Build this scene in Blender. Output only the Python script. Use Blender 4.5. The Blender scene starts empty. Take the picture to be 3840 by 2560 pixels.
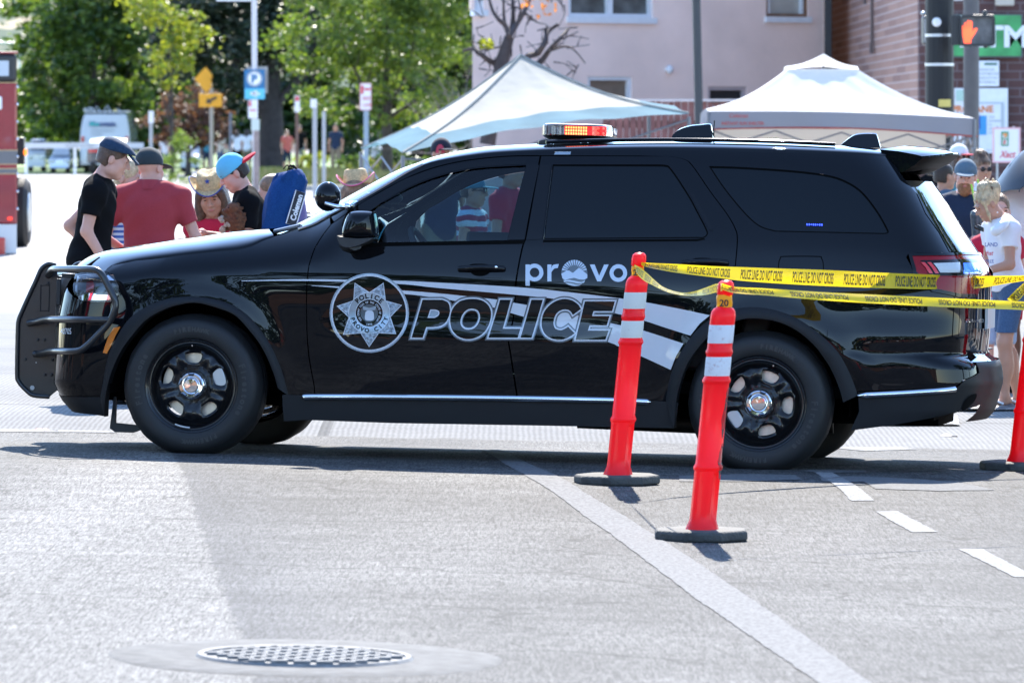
import bpy, math, random
import numpy as np
from mathutils import Vector as V, Matrix
from mathutils.geometry import delaunay_2d_cdt
R = math.radians
random.seed(7)
SC = bpy.context.scene
COL = SC.collection
# ---------------------------------------------------------------- camera
CAM_H = 1.77
cam = bpy.data.cameras.new('camera')
cam.sensor_width = 36.0; cam.lens = 200.0
cam.shift_y = -792.0 / 3840.0
cam.clip_start = 0.5; cam.clip_end = 9000.0
cam.dof.use_dof = True; cam.dof.focus_distance = 29.9; cam.dof.aperture_fstop = 8.0; cam.dof.aperture_blades = 9
cam_o = bpy.data.objects.new('camera', cam); COL.objects.link(cam_o)
cam_o.location = (0, 0, CAM_H); cam_o.rotation_euler = (R(90), 0, 0)
SC.camera = cam_o
# ---------------------------------------------------------------- sky, sun, exposure
SUN_EL, SUN_AZ = R(43.0), R(3.0)          # sun stands behind the scene (+y), a little to the right
w = bpy.data.worlds.new('World'); SC.world = w; w.use_nodes = True
nt = w.node_tree; nt.nodes.clear()
sky = nt.nodes.new('ShaderNodeTexSky'); sky.sky_type = 'NISHITA'; sky.sun_disc = False
sky.sun_elevation = SUN_EL; sky.sun_rotation = SUN_AZ; sky.altitude = 1390; sky.air_density = 1.0; sky.dust_density = 0.15; sky.ozone_density = 3.0
bg = nt.nodes.new('ShaderNodeBackground'); bg.inputs[1].default_value = 0.15
wo = nt.nodes.new('ShaderNodeOutputWorld')
nt.links.new(sky.outputs[0], bg.inputs[0]); nt.links.new(bg.outputs[0], wo.inputs[0])
sl = bpy.data.lights.new('sun', 'SUN'); sl.energy = 3.3; sl.angle = R(0.53); sl.color = (1.0, 0.94, 0.85)
so = bpy.data.objects.new('sun', sl); COL.objects.link(so)
so.rotation_euler = V((math.sin(SUN_AZ)*math.cos(SUN_EL), math.cos(SUN_AZ)*math.cos(SUN_EL), math.sin(SUN_EL))).to_track_quat('Z', 'Y').to_euler()
so.location = (6, 90, 80)
SC.view_settings.view_transform = 'Standard'; SC.view_settings.look = 'None'
SC.view_settings.exposure = 2.0; SC.view_settings.gamma = 1.0; SC.view_settings.use_curve_mapping = False
SC.cycles.use_denoising = True
SC.cycles.max_bounces = 8; SC.cycles.transparent_max_bounces = 12
SC.cycles.sample_clamp_indirect = 6.0

# ---------------------------------------------------------------- photograph pixel <-> place
FF, CX, HY = 21333.0, 1920.0, 488.0       # focal length, centre column, horizon row in the 3840-wide photograph
def at(px, py, d):                         # the point at depth d seen at (px, py)
    return V(((px-CX)/FF*d, d, CAM_H-(py-HY)/FF*d))
def sm(a, b, x):
    t = min(1.0, max(0.0, (x-a)/(b-a))); return t*t*(3-2*t)
def gz(x, y):                              # height of the ground: tilted street with a low crown and a shallow gutter
    z = (0.0105-0.0204*8*math.tanh(x/8))*(1-sm(42, 70, y))*sm(-30, 5, y)
    z += 0.035*math.exp(-((y-27.9)/1.6)**2) - 0.045*math.exp(-((y-32.6)/1.15)**2)
    return z
def gd(px, py):                            # depth where the ray of a pixel meets the ground
    d = CAM_H*FF/(py-HY)
    for _ in range(20):
        d = d + 0.7*((CAM_H-gz((px-CX)/FF*d, d))*FF/(py-HY) - d)
    return d
def gp(px, py, up=0.0):
    d = gd(px, py); x = (px-CX)/FF*d
    return V((x, d, gz(x, d)+up))
# ---------------------------------------------------------------- materials
MATS = {}
def mat(name, col, rough=0.6, metal=0.0, spec=0.5, coat=0.0, var=0.0, vscale=8.0, bump=0.0, bscale=60.0, emit=None, estr=1.0, trans=0.0, alpha=1.0, sheen=0.0, sub=0.0):
    if name in MATS: return MATS[name]
    m = bpy.data.materials.new(name); m.use_nodes = True
    nt = m.node_tree; b = nt.nodes['Principled BSDF']
    c = (col[0], col[1], col[2], 1)
    b.inputs['Base Color'].default_value = c; b.inputs['Roughness'].default_value = rough
    b.inputs['Metallic'].default_value = metal; b.inputs['Specular IOR Level'].default_value = spec
    b.inputs['Coat Weight'].default_value = coat; b.inputs['Coat Roughness'].default_value = 0.02
    b.inputs['Transmission Weight'].default_value = trans; b.inputs['Alpha'].default_value = alpha
    b.inputs['Sheen Weight'].default_value = sheen
    if sub: b.inputs['Subsurface Weight'].default_value = sub; b.inputs['Subsurface Radius'].default_value = (0.012, 0.005, 0.003)
    if emit: b.inputs['Emission Color'].default_value = (*emit, 1); b.inputs['Emission Strength'].default_value = estr
    if var or bump:
        tc = nt.nodes.new('ShaderNodeTexCoord')
    if var:
        n = nt.nodes.new('ShaderNodeTexNoise'); n.inputs['Scale'].default_value = vscale; n.inputs['Detail'].default_value = 6
        nt.links.new(tc.outputs['Object'], n.inputs['Vector'])
        r = nt.nodes.new('ShaderNodeMapRange'); r.inputs[1].default_value = 0.3; r.inputs[2].default_value = 0.7
        r.inputs[3].default_value = 1-var; r.inputs[4].default_value = 1+var
        mx = nt.nodes.new('ShaderNodeVectorMath'); mx.operation = 'SCALE'; mx.inputs[0].default_value = col[:3]
        nt.links.new(n.outputs[0], r.inputs[0]); nt.links.new(r.outputs[0], mx.inputs['Scale']); nt.links.new(mx.outputs[0], b.inputs['Base Color'])
    if bump:
        n2 = nt.nodes.new('ShaderNodeTexNoise'); n2.inputs['Scale'].default_value = bscale; n2.inputs['Detail'].default_value = 4
        nt.links.new(tc.outputs['Object'], n2.inputs['Vector'])
        bp = nt.nodes.new('ShaderNodeBump'); bp.inputs['Strength'].default_value = bump; bp.inputs['Distance'].default_value = 0.02
        nt.links.new(n2.outputs[0], bp.inputs['Height']); nt.links.new(bp.outputs[0], b.inputs['Normal'])
    MATS[name] = m
    return m
def bsdf(m): return m.node_tree.nodes['Principled BSDF']
def glassy(name, tint, alpha_t, rough=0.01):        # thin window pane: tinted see-through plus mirror reflection
    if name in MATS: return MATS[name]
    m = bpy.data.materials.new(name); m.use_nodes = True; nt = m.node_tree; nt.nodes.clear()
    o = nt.nodes.new('ShaderNodeOutputMaterial'); t = nt.nodes.new('ShaderNodeBsdfTransparent'); g = nt.nodes.new('ShaderNodeBsdfGlossy')
    t.inputs[0].default_value = (tint[0]*alpha_t, tint[1]*alpha_t, tint[2]*alpha_t, 1); g.inputs['Roughness'].default_value = rough
    f = nt.nodes.new('ShaderNodeFresnel'); f.inputs[0].default_value = 1.5
    mx = nt.nodes.new('ShaderNodeMixShader'); nt.links.new(f.outputs[0], mx.inputs[0]); nt.links.new(t.outputs[0], mx.inputs[1]); nt.links.new(g.outputs[0], mx.inputs[2])
    nt.links.new(mx.outputs[0], o.inputs[0]); MATS[name] = m
    return m
# ---------------------------------------------------------------- objects
def tag(o, label=None, cat=None, group=None, kind=None):
    if label: o['label'] = label
    if cat: o['category'] = cat
    if group: o['group'] = group
    if kind: o['kind'] = kind
    return o
def thing(name, label, cat, loc=(0,0,0), rz=0.0, group=None, M=None):
    o = bpy.data.objects.new(name, None); COL.objects.link(o); o.empty_display_size = 0.2
    o.matrix_basis = M if M is not None else Matrix.Translation(V(loc)) @ Matrix.Rotation(rz, 4, 'Z')
    return tag(o, label, cat, group)
def rootM(o):
    while o.parent: o = o.parent
    return o.matrix_basis.copy()
class MB:
    def __init__(s): s.v = []; s.f = []; s.mi = []; s.m = 0; s.n = None
    def add(s, vs, fs):
        k = len(s.v); s.v += [tuple(p) for p in vs]
        for f in fs: s.f.append(tuple(i+k for i in f)); s.mi.append(s.m)
        return s
    def box(s, x0, x1, y0, y1, z0, z1):
        vs = [(x,y,z) for z in (z0,z1) for y in (y0,y1) for x in (x0,x1)]
        return s.add(vs, [(0,2,3,1),(4,5,7,6),(0,1,5,4),(2,6,7,3),(0,4,6,2),(1,3,7,5)])
    def obox(s, c, ax, ay, az):            # oriented box from centre and half axes
        c, ax, ay, az = V(c), V(ax), V(ay), V(az)
        vs = [c+ax*i+ay*j+az*k for k in (-1,1) for j in (-1,1) for i in (-1,1)]
        return s.add(vs, [(0,2,3,1),(4,5,7,6),(0,1,5,4),(2,6,7,3),(0,4,6,2),(1,3,7,5)])
    def tube(s, pts, r, n=10, caps=True, closed=False, flat=None):
        pts = [V(p) for p in pts]; rs = r if isinstance(r, (list, tuple)) else [r]*len(pts)
        vs = []; fs = []; N = len(pts); up = None
        for i, p in enumerate(pts):
            a = pts[(i-1) % N] if (closed or i > 0) else p
            b = pts[(i+1) % N] if (closed or i < N-1) else p
            t = (b-a).normalized()
            if up is None: up = V((0,0,1)) if abs(t.z) < 0.9 else V((1,0,0))
            u = (up-t*up.dot(t)).normalized(); w_ = t.cross(u); up = u
            for k in range(n):
                an = 2*math.pi*k/n
                vs.append(p+u*math.cos(an)*rs[i]+w_*math.sin(an)*rs[i])
        M_ = N if closed else N-1
        for i in range(M_):
            j = (i+1) % N
            for k in range(n):
                l = (k+1) % n
                fs.append((i*n+k, i*n+l, j*n+l, j*n+k))
        if caps and not closed:
            fs.append(tuple(reversed(range(n)))); fs.append(tuple((N-1)*n+k for k in range(n)))
        return s.add(vs, fs)
    def lathe(s, prof, n=32, axis='Z', c=(0,0,0), capa=False, capb=False):   # prof: (radius, height)
        c = V(c); vs = []; fs = []
        for (r, h) in prof:
            for k in range(n):
                a = 2*math.pi*k/n; x, y = r*math.cos(a), r*math.sin(a)
                vs.append(c+(V((x,y,h)) if axis == 'Z' else V((x,h,y)) if axis == 'Y' else V((h,x,y))))
        m = len(prof)
        for i in range(m-1):
            for k in range(n):
                l = (k+1) % n
                fs.append((i*n+k, i*n+l, (i+1)*n+l, (i+1)*n+k))
        if capa: fs.append(tuple(range(n)))
        if capb: fs.append(tuple((m-1)*n+k for k in range(n)))
        return s.add(vs, fs)
    def ell(s, c, rx, ry, rz, n=16, m=10, rot=None, zmin=-1.0):
        vs = []; fs = []; rot = rot or Matrix.Identity(3)
        for i in range(m+1):
            t = math.pi*i/m
            for k in range(n):
                a = 2*math.pi*k/n
                vs.append(V(c)+rot @ V((rx*math.sin(t)*math.cos(a), ry*math.sin(t)*math.sin(a), rz*max(zmin, math.cos(t)))))
        for i in range(m):
            for k in range(n):
                l = (k+1) % n
                fs.append((i*n+k, (i+1)*n+k, (i+1)*n+l, i*n+l))
        return s.add(vs, fs)
    def prism(s, poly, o, ax, ay, az):      # 2D polygon in (ax, ay), swept along az from o
        o, ax, ay, az = V(o), V(ax), V(ay), V(az); n = len(poly)
        vs = [o+ax*p[0]+ay*p[1] for p in poly]+[o+ax*p[0]+ay*p[1]+az for p in poly]
        fs = [tuple(range(n))[::-1], tuple(range(n, 2*n))]+[(i, (i+1) % n, n+(i+1) % n, n+i) for i in range(n)]
        return s.add(vs, fs)
    def grid(s, fn, nu, nv):                # fn(u, v) -> point, u, v in 0..1
        vs = [fn(i/nu, j/nv) for j in range(nv+1) for i in range(nu+1)]
        fs = [(j*(nu+1)+i, j*(nu+1)+i+1, (j+1)*(nu+1)+i+1, (j+1)*(nu+1)+i) for j in range(nv) for i in range(nu)]
        return s.add(vs, fs)
    def build(s, name, mats, parent=None, smooth=True, world=False, bevel=0.0, auto=40, flip=False, recalc=True):
        me = bpy.data.meshes.new(name)
        vs = s.v
        if world and parent is not None:
            inv = rootM(parent).inverted(); vs = [inv @ V(p) for p in vs]
        me.from_pydata([tuple(p) for p in vs], [], s.f)
        for m in (mats if isinstance(mats, (list, tuple)) else [mats]): me.materials.append(m)
        if max(s.mi, default=0) > 0: me.polygons.foreach_set('material_index', s.mi)
        if recalc:
            import bmesh
            bm = bmesh.new(); bm.from_mesh(me); bmesh.ops.recalc_face_normals(bm, faces=bm.faces); bm.to_mesh(me); bm.free()
        me.polygons.foreach_set('use_smooth', [smooth]*len(me.polygons))
        if smooth and auto and s.n is None: me.set_sharp_from_angle(angle=R(auto))
        me.update()
        if s.n is not None: me.normals_split_custom_set_from_vertices([tuple(n) for n in s.n])
        o = bpy.data.objects.new(name, me); COL.objects.link(o)
        if parent is not None: o.parent = parent
        if bevel:
            b = o.modifiers.new('bevel', 'BEVEL'); b.width = bevel; b.segments = 2; b.limit_method = 'ANGLE'; b.angle_limit = R(35)
            b.harden_normals = False
        return o
def solo(o, label, cat, group=None, kind=None): return tag(o, label, cat, group, kind)
def spl(pts, n=8, closed=False):            # Catmull-Rom through 2D or 3D points
    P = [V(p) if len(p) == 3 else V((p[0], p[1], 0)) for p in pts]; d2 = len(pts[0]) == 2; out = []
    N = len(P); M_ = N if closed else N-1
    for i in range(M_):
        p1, p2 = P[i], P[(i+1) % N]
        p0 = P[i-1] if (closed or i > 0) else p1*2-p2
        p3 = P[(i+2) % N] if (closed or i < N-2) else p2*2-p1
        for k in range(n):
            t = k/n
            q = 0.5*((2*p1)+(p2-p0)*t+(2*p0-5*p1+4*p2-p3)*t*t+(3*p1-p0-3*p2+p3)*t**3)
            out.append((q.x, q.y) if d2 else q)
    if not closed: out.append(pts[-1] if d2 else P[-1])
    return out
def text_mesh(txt, size=1.0, bold=0.0, shear=0.0, sx=1.0, align='LEFT', space=1.0):
    c = bpy.data.curves.new('lettering', 'FONT'); c.body = txt; c.size = size; c.offset = bold; c.shear = shear
    c.align_x = align; c.space_character = space; c.resolution_u = 4
    o = bpy.data.objects.new('lettering', c); COL.objects.link(o)
    bpy.context.view_layer.update()
    dg = bpy.context.evaluated_depsgraph_get()
    me = bpy.data.meshes.new_from_object(o.evaluated_get(dg))
    vs = [(v.co.x*sx, v.co.y) for v in me.vertices]; fs = [tuple(p.vertices) for p in me.polygons]
    bpy.data.objects.remove(o); bpy.data.curves.remove(c); bpy.data.meshes.remove(me)
    return vs, fs
def text_on(mb, txt, o, ax, ay, size, bold=0.0, align='LEFT', sx=1.0, space=1.0, shear=0.0):
    vs, fs = text_mesh(txt, size, bold, shear, sx, align, space)
    o, ax, ay = V(o), V(ax).normalized(), V(ay).normalized()
    return mb.add([o+ax*x+ay*y for x, y in vs], fs)
def resamp(P, n):
    P = np.array(P, float); L = np.concatenate([[0], np.cumsum(np.linalg.norm(np.diff(P, axis=0), axis=1))]); t = np.linspace(0, L[-1], n)
    return np.stack([np.interp(t, L, P[:,k]) for k in range(P.shape[1])], -1)
# common materials
M_blackplastic = mat('black_plastic', (0.018,0.018,0.02), 0.45, bump=0.1, bscale=300)
M_chrome = mat('chrome', (0.78,0.8,0.83), 0.06, 1.0)
M_steel = mat('galvanised_steel', (0.42,0.45,0.47), 0.4, 0.8, var=0.15, vscale=20)
M_white = mat('white_paint', (0.8,0.8,0.8), 0.45, var=0.05)
M_black = mat('black_paint', (0.02,0.02,0.022), 0.35)
M_rubber = mat('black_rubber', (0.02,0.02,0.021), 0.7, bump=0.25, bscale=200)
M_red = mat('red_paint', (0.45,0.03,0.03), 0.4)
# ================================================================ ground, buildings, trees
def nodes(m):
    nt = m.node_tree; b = nt.nodes['Principled BSDF']; return nt, b, nt.nodes.new, nt.links.new
def road_material():
    m = bpy.data.materials.new('road_surface'); m.use_nodes = True; nt, b, N, L = nodes(m)
    tc = N('ShaderNodeTexCoord'); sp = N('ShaderNodeSeparateXYZ'); L(tc.outputs['Object'], sp.inputs[0])
    def noise(sc, det=5, rough=.6, vec=None, w=None):
        n = N('ShaderNodeTexNoise'); n.inputs['Scale'].default_value = sc; n.inputs['Detail'].default_value = det; n.inputs['Roughness'].default_value = rough
        L(vec or tc.outputs['Object'], n.inputs['Vector']); return n.outputs[0]
    def math_(op, a, b_=None, c=None):
        n = N('ShaderNodeMath'); n.operation = op
        for i, v in enumerate((a, b_, c)):
            if v is None: continue
            if isinstance(v, (int, float)): n.inputs[i].default_value = v
            else: L(v, n.inputs[i])
        return n.outputs[0]
    def mapr(x, a, b_, c, d, sm_=True):
        n = N('ShaderNodeMapRange'); n.interpolation_type = 'SMOOTHSTEP' if sm_ else 'LINEAR'
        L(x, n.inputs[0])
        for i, v in enumerate((a, b_, c, d)): n.inputs[i+1].default_value = v
        return n.outputs[0]
    def mix(f, a, b_):
        n = N('ShaderNodeMix'); n.data_type = 'RGBA'
        L(f, n.inputs[0]) if not isinstance(f, (int, float)) else None
        for k, v in ((6, a), (7, b_)):
            if isinstance(v, tuple): n.inputs[k].default_value = (*v, 1)
            else: L(v, n.inputs[k])
        return n.outputs[2]
    def scalec(c, f):
        n = N('ShaderNodeVectorMath'); n.operation = 'SCALE'; L(c, n.inputs[0]); L(f, n.inputs['Scale']); return n.outputs[0]
    X, Y = sp.outputs[0], sp.outputs[1]
    mp = N('ShaderNodeMapping'); mp.inputs['Scale'].default_value = (.25, 1.6, 1); L(tc.outputs['Object'], mp.inputs[0])
    stre = noise(3.0, 6, .7, mp.outputs[0])               # long smears across the lane
    mp2 = N('ShaderNodeMapping'); mp2.inputs['Scale'].default_value = (1, .075, 1); L(tc.outputs['Object'], mp2.inputs[0])
    aggr = noise(78, 4, .85, mp2.outputs[0]); fine = noise(300, 2, .7, mp2.outputs[0]); mid = noise(9, 6, .65); big = noise(.55, 5, .6)
    # ragged seam between the worn pale band on one side and the darker mat on the other
    seam = math_('ADD', math_('SUBTRACT', X, math_('MULTIPLY', math_('SUBTRACT', 29.6, Y), .081)), math_('MULTIPLY', math_('SUBTRACT', noise(7, 5, .75), .5), .16))
    pale = mapr(seam, -1.765, -1.735, 1, 0)
    far_l = mapr(X, -2.6, -1.9, .35, 1); pale = math_('MULTIPLY', pale, far_l)
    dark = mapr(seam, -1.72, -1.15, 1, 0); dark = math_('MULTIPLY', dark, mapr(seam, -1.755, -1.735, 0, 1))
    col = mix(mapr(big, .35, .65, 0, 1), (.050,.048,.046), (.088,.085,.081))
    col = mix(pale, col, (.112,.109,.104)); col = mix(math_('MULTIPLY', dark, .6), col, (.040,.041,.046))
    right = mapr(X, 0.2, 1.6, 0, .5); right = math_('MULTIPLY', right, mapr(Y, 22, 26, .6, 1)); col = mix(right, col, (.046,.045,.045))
    k = math_('MULTIPLY', math_('MULTIPLY', mapr(aggr, .38, .62, .40, 1.60, False), mapr(fine, .38, .62, .62, 1.38, False)), mapr(stre, .3, .7, .74, 1.26, False))
    k = math_('MULTIPLY', k, mapr(mid, .3, .7, .80, 1.20, False)); col = scalec(col, k)
    pit = mapr(noise(38, 3, .8, mp2.outputs[0]), .58, .66, 1, .45); col = scalec(col, pit)
    trk = N('ShaderNodeTexWave'); trk.bands_direction = 'X'; trk.inputs['Scale'].default_value = .17; trk.inputs['Distortion'].default_value = .6; mpt = N('ShaderNodeMapping'); mpt.inputs['Rotation'].default_value = (0,0,.10); L(tc.outputs['Object'], mpt.inputs[0]); L(mpt.outputs[0], trk.inputs['Vector']); col = scalec(col, mapr(trk.outputs[1], 0, 1, .90, 1.12))
    vor = N('ShaderNodeTexVoronoi'); vor.feature = 'DISTANCE_TO_EDGE'; vor.inputs['Scale'].default_value = .55; mpv = N('ShaderNodeVectorMath'); mpv.operation = 'ADD'; nz_ = N('ShaderNodeTexNoise'); nz_.inputs['Scale'].default_value = 2.5; nz_.inputs['Detail'].default_value = 6; L(tc.outputs['Object'], nz_.inputs['Vector']); sc_ = N('ShaderNodeVectorMath'); sc_.operation = 'SCALE'; sc_.inputs['Scale'].default_value = .55; L(nz_.outputs[1], sc_.inputs[0]); L(tc.outputs['Object'], mpv.inputs[0]); L(sc_.outputs[0], mpv.inputs[1]); L(mpv.outputs[0], vor.inputs['Vector'])
    crk = mapr(vor.outputs[0], .002, .011, .35, 1); crk = math_('MAXIMUM', crk, mapr(noise(.9, 3), .46, .54, 1, 0)); col = scalec(col, crk)
    # concrete intersection slab beyond the patch: tined, jointed, brighter
    edge = math_('ADD', Y, math_('MULTIPLY', math_('SUBTRACT', noise(2.2, 3), .5), .35))
    conc = mapr(edge, 32.95, 33.1, 0, 1)
    wv = N('ShaderNodeTexWave'); wv.wave_type = 'BANDS'; wv.bands_direction = 'X'; wv.inputs['Scale'].default_value = 9.5; wv.inputs['Distortion'].default_value = 2.2; wv.inputs['Detail'].default_value = 2; wv.inputs['Detail Scale'].default_value = .5
    L(tc.outputs['Object'], wv.inputs['Vector'])
    tin = mapr(wv.outputs[1], .1, .9, .82, 1.08, False); fade = mapr(Y, 36, 60, 1, 0); tin = math_('ADD', math_('MULTIPLY', tin, fade), math_('SUBTRACT', 1, fade))
    cc = mix(mapr(noise(.35, 4), .35, .65, 0, 1), (.195,.192,.186), (.23,.226,.218))
    jl = N('ShaderNodeTexBrick'); jl.offset = 0; jl.inputs['Scale'].default_value = 1; jl.inputs['Brick Width'].default_value = 4.6; jl.inputs['Row Height'].default_value = 4.3; jl.inputs['Mortar Size'].default_value = .035; jl.inputs['Color1'].default_value = (1,1,1,1); jl.inputs['Color2'].default_value = (.93,.93,.93,1); jl.inputs['Mortar'].default_value = (.55,.55,.55,1)
    mpb = N('ShaderNodeMapping'); mpb.inputs['Location'].default_value = (1.1,-.9,0); L(tc.outputs['Object'], mpb.inputs[0]); L(mpb.outputs[0], jl.inputs['Vector'])
    mul = N('ShaderNodeVectorMath'); mul.operation = 'MULTIPLY'; L(cc, mul.inputs[0]); L(jl.outputs[0], mul.inputs[1])
    cc = scalec(mul.outputs[0], math_('MULTIPLY', tin, mapr(mid, .3, .7, .9, 1.1, False)))
    col = mix(conc, col, cc)
    col = mix(mapr(Y, 48, 70, 0, 1), col, (.36,.34,.315))  # paler far ground, its colour raised to bounce light onto the pink wall
    behind = mapr(Y, 5, 14, 1, 0); col = mix(behind, col, (.085,.083,.08))
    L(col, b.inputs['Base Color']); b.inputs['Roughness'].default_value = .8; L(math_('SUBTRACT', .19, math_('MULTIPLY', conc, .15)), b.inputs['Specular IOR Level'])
    bp = N('ShaderNodeBump'); bp.inputs['Strength'].default_value = .45; bp.inputs['Distance'].default_value = .006; L(math_('ADD', aggr, math_('MULTIPLY', fine, .6)), bp.inputs['Height']); L(bp.outputs[0], b.inputs['Normal'])
    return m
def axis(parts):
    out = []
    for a, b_, st in parts: out += list(np.arange(a, b_, st))
    return np.array(out+[parts[-1][1]])
gx = axis([(-3000,-200,400),(-200,-30,17),(-30,-6,3),(-6,6,.3),(6,30,3),(30,200,17),(200,3000,400)]); gy = axis([(-300,-40,40),(-40,14,3),(14,24,.5),(24,38,.15),(38,72,1.0),(72,320,12),(320,4200,400)])
me = bpy.data.meshes.new('road'); nx, ny = len(gx), len(gy)
me.from_pydata([(float(x), float(y), gz(float(x), float(y))) for y in gy for x in gx], [], [(j*nx+i, j*nx+i+1, (j+1)*nx+i+1, (j+1)*nx+i) for j in range(ny-1) for i in range(nx-1)])
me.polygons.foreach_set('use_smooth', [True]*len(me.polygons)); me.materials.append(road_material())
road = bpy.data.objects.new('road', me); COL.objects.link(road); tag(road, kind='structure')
# ---- painted markings (worn)
def paint_mat(name, c, wear, sc=26):
    m = bpy.data.materials.new(name); m.use_nodes = True; nt, b, N, L = nodes(m)
    tc = N('ShaderNodeTexCoord'); mp = N('ShaderNodeMapping'); mp.inputs['Scale'].default_value = (1,.3,1); L(tc.outputs['Object'], mp.inputs[0])
    n = N('ShaderNodeTexNoise'); n.inputs['Scale'].default_value = sc*2.2; n.inputs['Detail'].default_value = 8; n.inputs['Roughness'].default_value = .75; L(mp.outputs[0], n.inputs['Vector'])
    r = N('ShaderNodeMapRange'); r.inputs[1].default_value = wear-.12; r.inputs[2].default_value = wear+.12; L(n.outputs[0], r.inputs[0])
    r.inputs[3].default_value = 0; r.inputs[4].default_value = 1
    mx = N('ShaderNodeMix'); mx.data_type = 'RGBA'; mx.inputs[6].default_value = (.082,.082,.084,1); mx.inputs[7].default_value = (*c,1); L(r.outputs[0], mx.inputs[0]); L(mx.outputs[2], b.inputs['Base Color']); b.inputs['Roughness'].default_value = .8; b.inputs['Specular IOR Level'].default_value = .12
    return m
M_paintline = paint_mat('worn_road_paint', (.165,.164,.163), .47); M_dash = paint_mat('road_dash_paint', (.24,.238,.235), .42)
def marking(name, px, m, up=.003, seg=.07):
    P = [gp(x*1.63265, y*1.63265) for x, y in px]; L = [(x+random.gauss(0,.0022), y+random.gauss(0,.006)) for x, y in dens2([(p.x, p.y) for p in P], seg)]; vs = [V(p) for p in L]; lo = np.min(np.array(L), 0); hi = np.max(np.array(L), 0)
    for a in np.arange(lo[0], hi[0], .2):
        for b_ in np.arange(lo[1], hi[1], .2): vs.append(V((float(a), float(b_))))
    r = delaunay_2d_cdt(vs, [], [list(range(len(L)))], 2, 1e-6); mb = MB(); mb.v = [(p.x, p.y, gz(p.x, p.y)+up) for p in r[0]]; mb.f = [tuple(f) for f in r[2]]; mb.mi = [0]*len(mb.f)
    return tag(mb.build(name, m), kind='structure')
def dens2(P, st):
    out = []
    for i in range(len(P)):
        a, b_ = V(P[i]), V(P[(i+1) % len(P)]); n = max(1, int((b_-a).length/st))
        for k in range(n): out.append(tuple(a+(b_-a)*k/n))
    return out
marking('road_marking', [(1106,1034),(1160,1066),(1218,1099),(1310,1160),(1400,1225),(1500,1300),(1600,1376),(1750,1480),(1890,1575)]+[(2010,1575),(1900,1497),(1780,1412),(1640,1318),(1540,1252),(1440,1188),(1340,1130),(1262,1085),(1200,1058),(1146,1033)], M_paintline)
for q in ([(1866,1082),(1905,1082),(2008,1150),(1956,1151)], [(2012,1175),(2062,1174),(2154,1222),(2096,1223)], [(2202,1261),(2256,1261),(2380,1326),(2330,1326)]): marking('road_marking', q, M_dash)
M_ghost = paint_mat('faded_road_paint', (.14,.14,.14), .49)
for q in ([(1560,1093),(1700,1089),(1826,1091),(1842,1102),(1700,1106),(1560,1106)], [(1880,1096),(1960,1094),(2060,1098),(2200,1108),(2286,1126),(2160,1128),(2010,1123),(1985,1107),(1890,1106)], [(1830,1081),(1900,1079),(1990,1082),(1990,1085),(1880,1086)]): marking('road_marking', q, M_ghost)
for q in ([(1900,1028),(2060,1026),(2110,1032),(1990,1036)], [(0,985),(270,990),(270,994),(0,992)], [(0,655),(70,655),(60,664),(0,664)], [(428,455),(470,492),(455,492),(420,458)]): marking('road_marking', q, M_dash)
# ---- manhole with its concrete collar
mc = gp(700*1.63265, 1511*1.63265)
mh = thing('manhole_cover', 'round iron manhole cover with raised bars set in a pale concrete collar', 'manhole cover', mc)
M_coll = mat('collar_concrete', (.115,.114,.111), .8, 0, .14, var=.25, vscale=14, bump=.3, bscale=120); M_iron = mat('worn_cast_iron', (.19,.19,.188), .7, .1, .15, var=.2, vscale=30)
mb = MB(); mb.lathe([(.36,.004),(.50,.006),(.64,.005),(.66,-.004)], 72); mb.v = [(x*(1+.02*math.sin(5*math.atan2(y,x))), y, z+gz(mc.x+x, mc.y+y)-mc.z) for x, y, z in mb.v]; mb.build('collar', M_coll, mh)
mb = MB(); mb.lathe([(.335,.012),(.352,.014),(.362,.004)], 72); mb.lathe([(.001,.006),(.335,.006),(.338,.012)], 72); mb.v = [(x, y, z+gz(mc.x+x, mc.y+y)-mc.z) for x, y, z in mb.v]; mb.build('rim', M_iron, mh)
mb = MB()
for j in range(-5, 6):
    for i in range(-6, 7):
        x = i*.074+(.037 if j % 2 else 0); y = j*.060
        if math.hypot(x, y) < .30: mb.box(x-.028, x+.028, y-.016, y+.016, .004+gz(mc.x+x, mc.y+y)-mc.z, .017+gz(mc.x+x, mc.y+y)-mc.z)
mb.build('raised_bars', M_iron, mh, smooth=False, bevel=.003)
# ---- verge, pavement and lawns far down the street
def slab(name, pts, z, m, kind='structure', hgt=.12):
    mb = MB(); n = len(pts); mb.v = [(x, y, 0) for x, y in pts]+[(x, y, z) for x, y in pts]; mb.f = [tuple(range(n, 2*n))]+[(i, (i+1) % n, n+(i+1) % n, n+i) for i in range(n)]; mb.mi = [0]*len(mb.f)
    return tag(mb.build(name, m, smooth=False), kind=kind)
M_walk = mat('pavement_concrete', (.32,.31,.29), .8, var=.08, vscale=2); M_kerb = mat('kerb_concrete', (.3,.29,.28), .8, var=.1, vscale=5)
M_lawn = mat('dry_lawn', (.24,.22,.09), .9, var=.5, vscale=.9); M_lawng = mat('green_lawn', (.13,.20,.04), .9, var=.4, vscale=.8)
XX = lambda u, d: (u-1176)/13066.5*d
slab('kerb', [(XX(446,166),166),(10,166),(10,228),(XX(440,228),228)], .14, M_kerb)
slab('verge', [(XX(446,167)+.3,167),(10,167),(10,200),(XX(446,200)+.3,200)], .15, M_lawn)
slab('path', [(XX(446,200)+.3,200.05),(10,200.05),(10,207),(XX(446,207)+.3,207)], .152, M_walk)
slab('lawn', [(XX(446,207)+.3,207.05),(10,207.05),(10,222),(XX(446,222)+.3,222)], .154, M_lawng)
slab('sidewalk', [(XX(446,222)+.3,222.05),(10,222.05),(10,229),(XX(440,229)+.3,229)], .156, M_walk)
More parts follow.
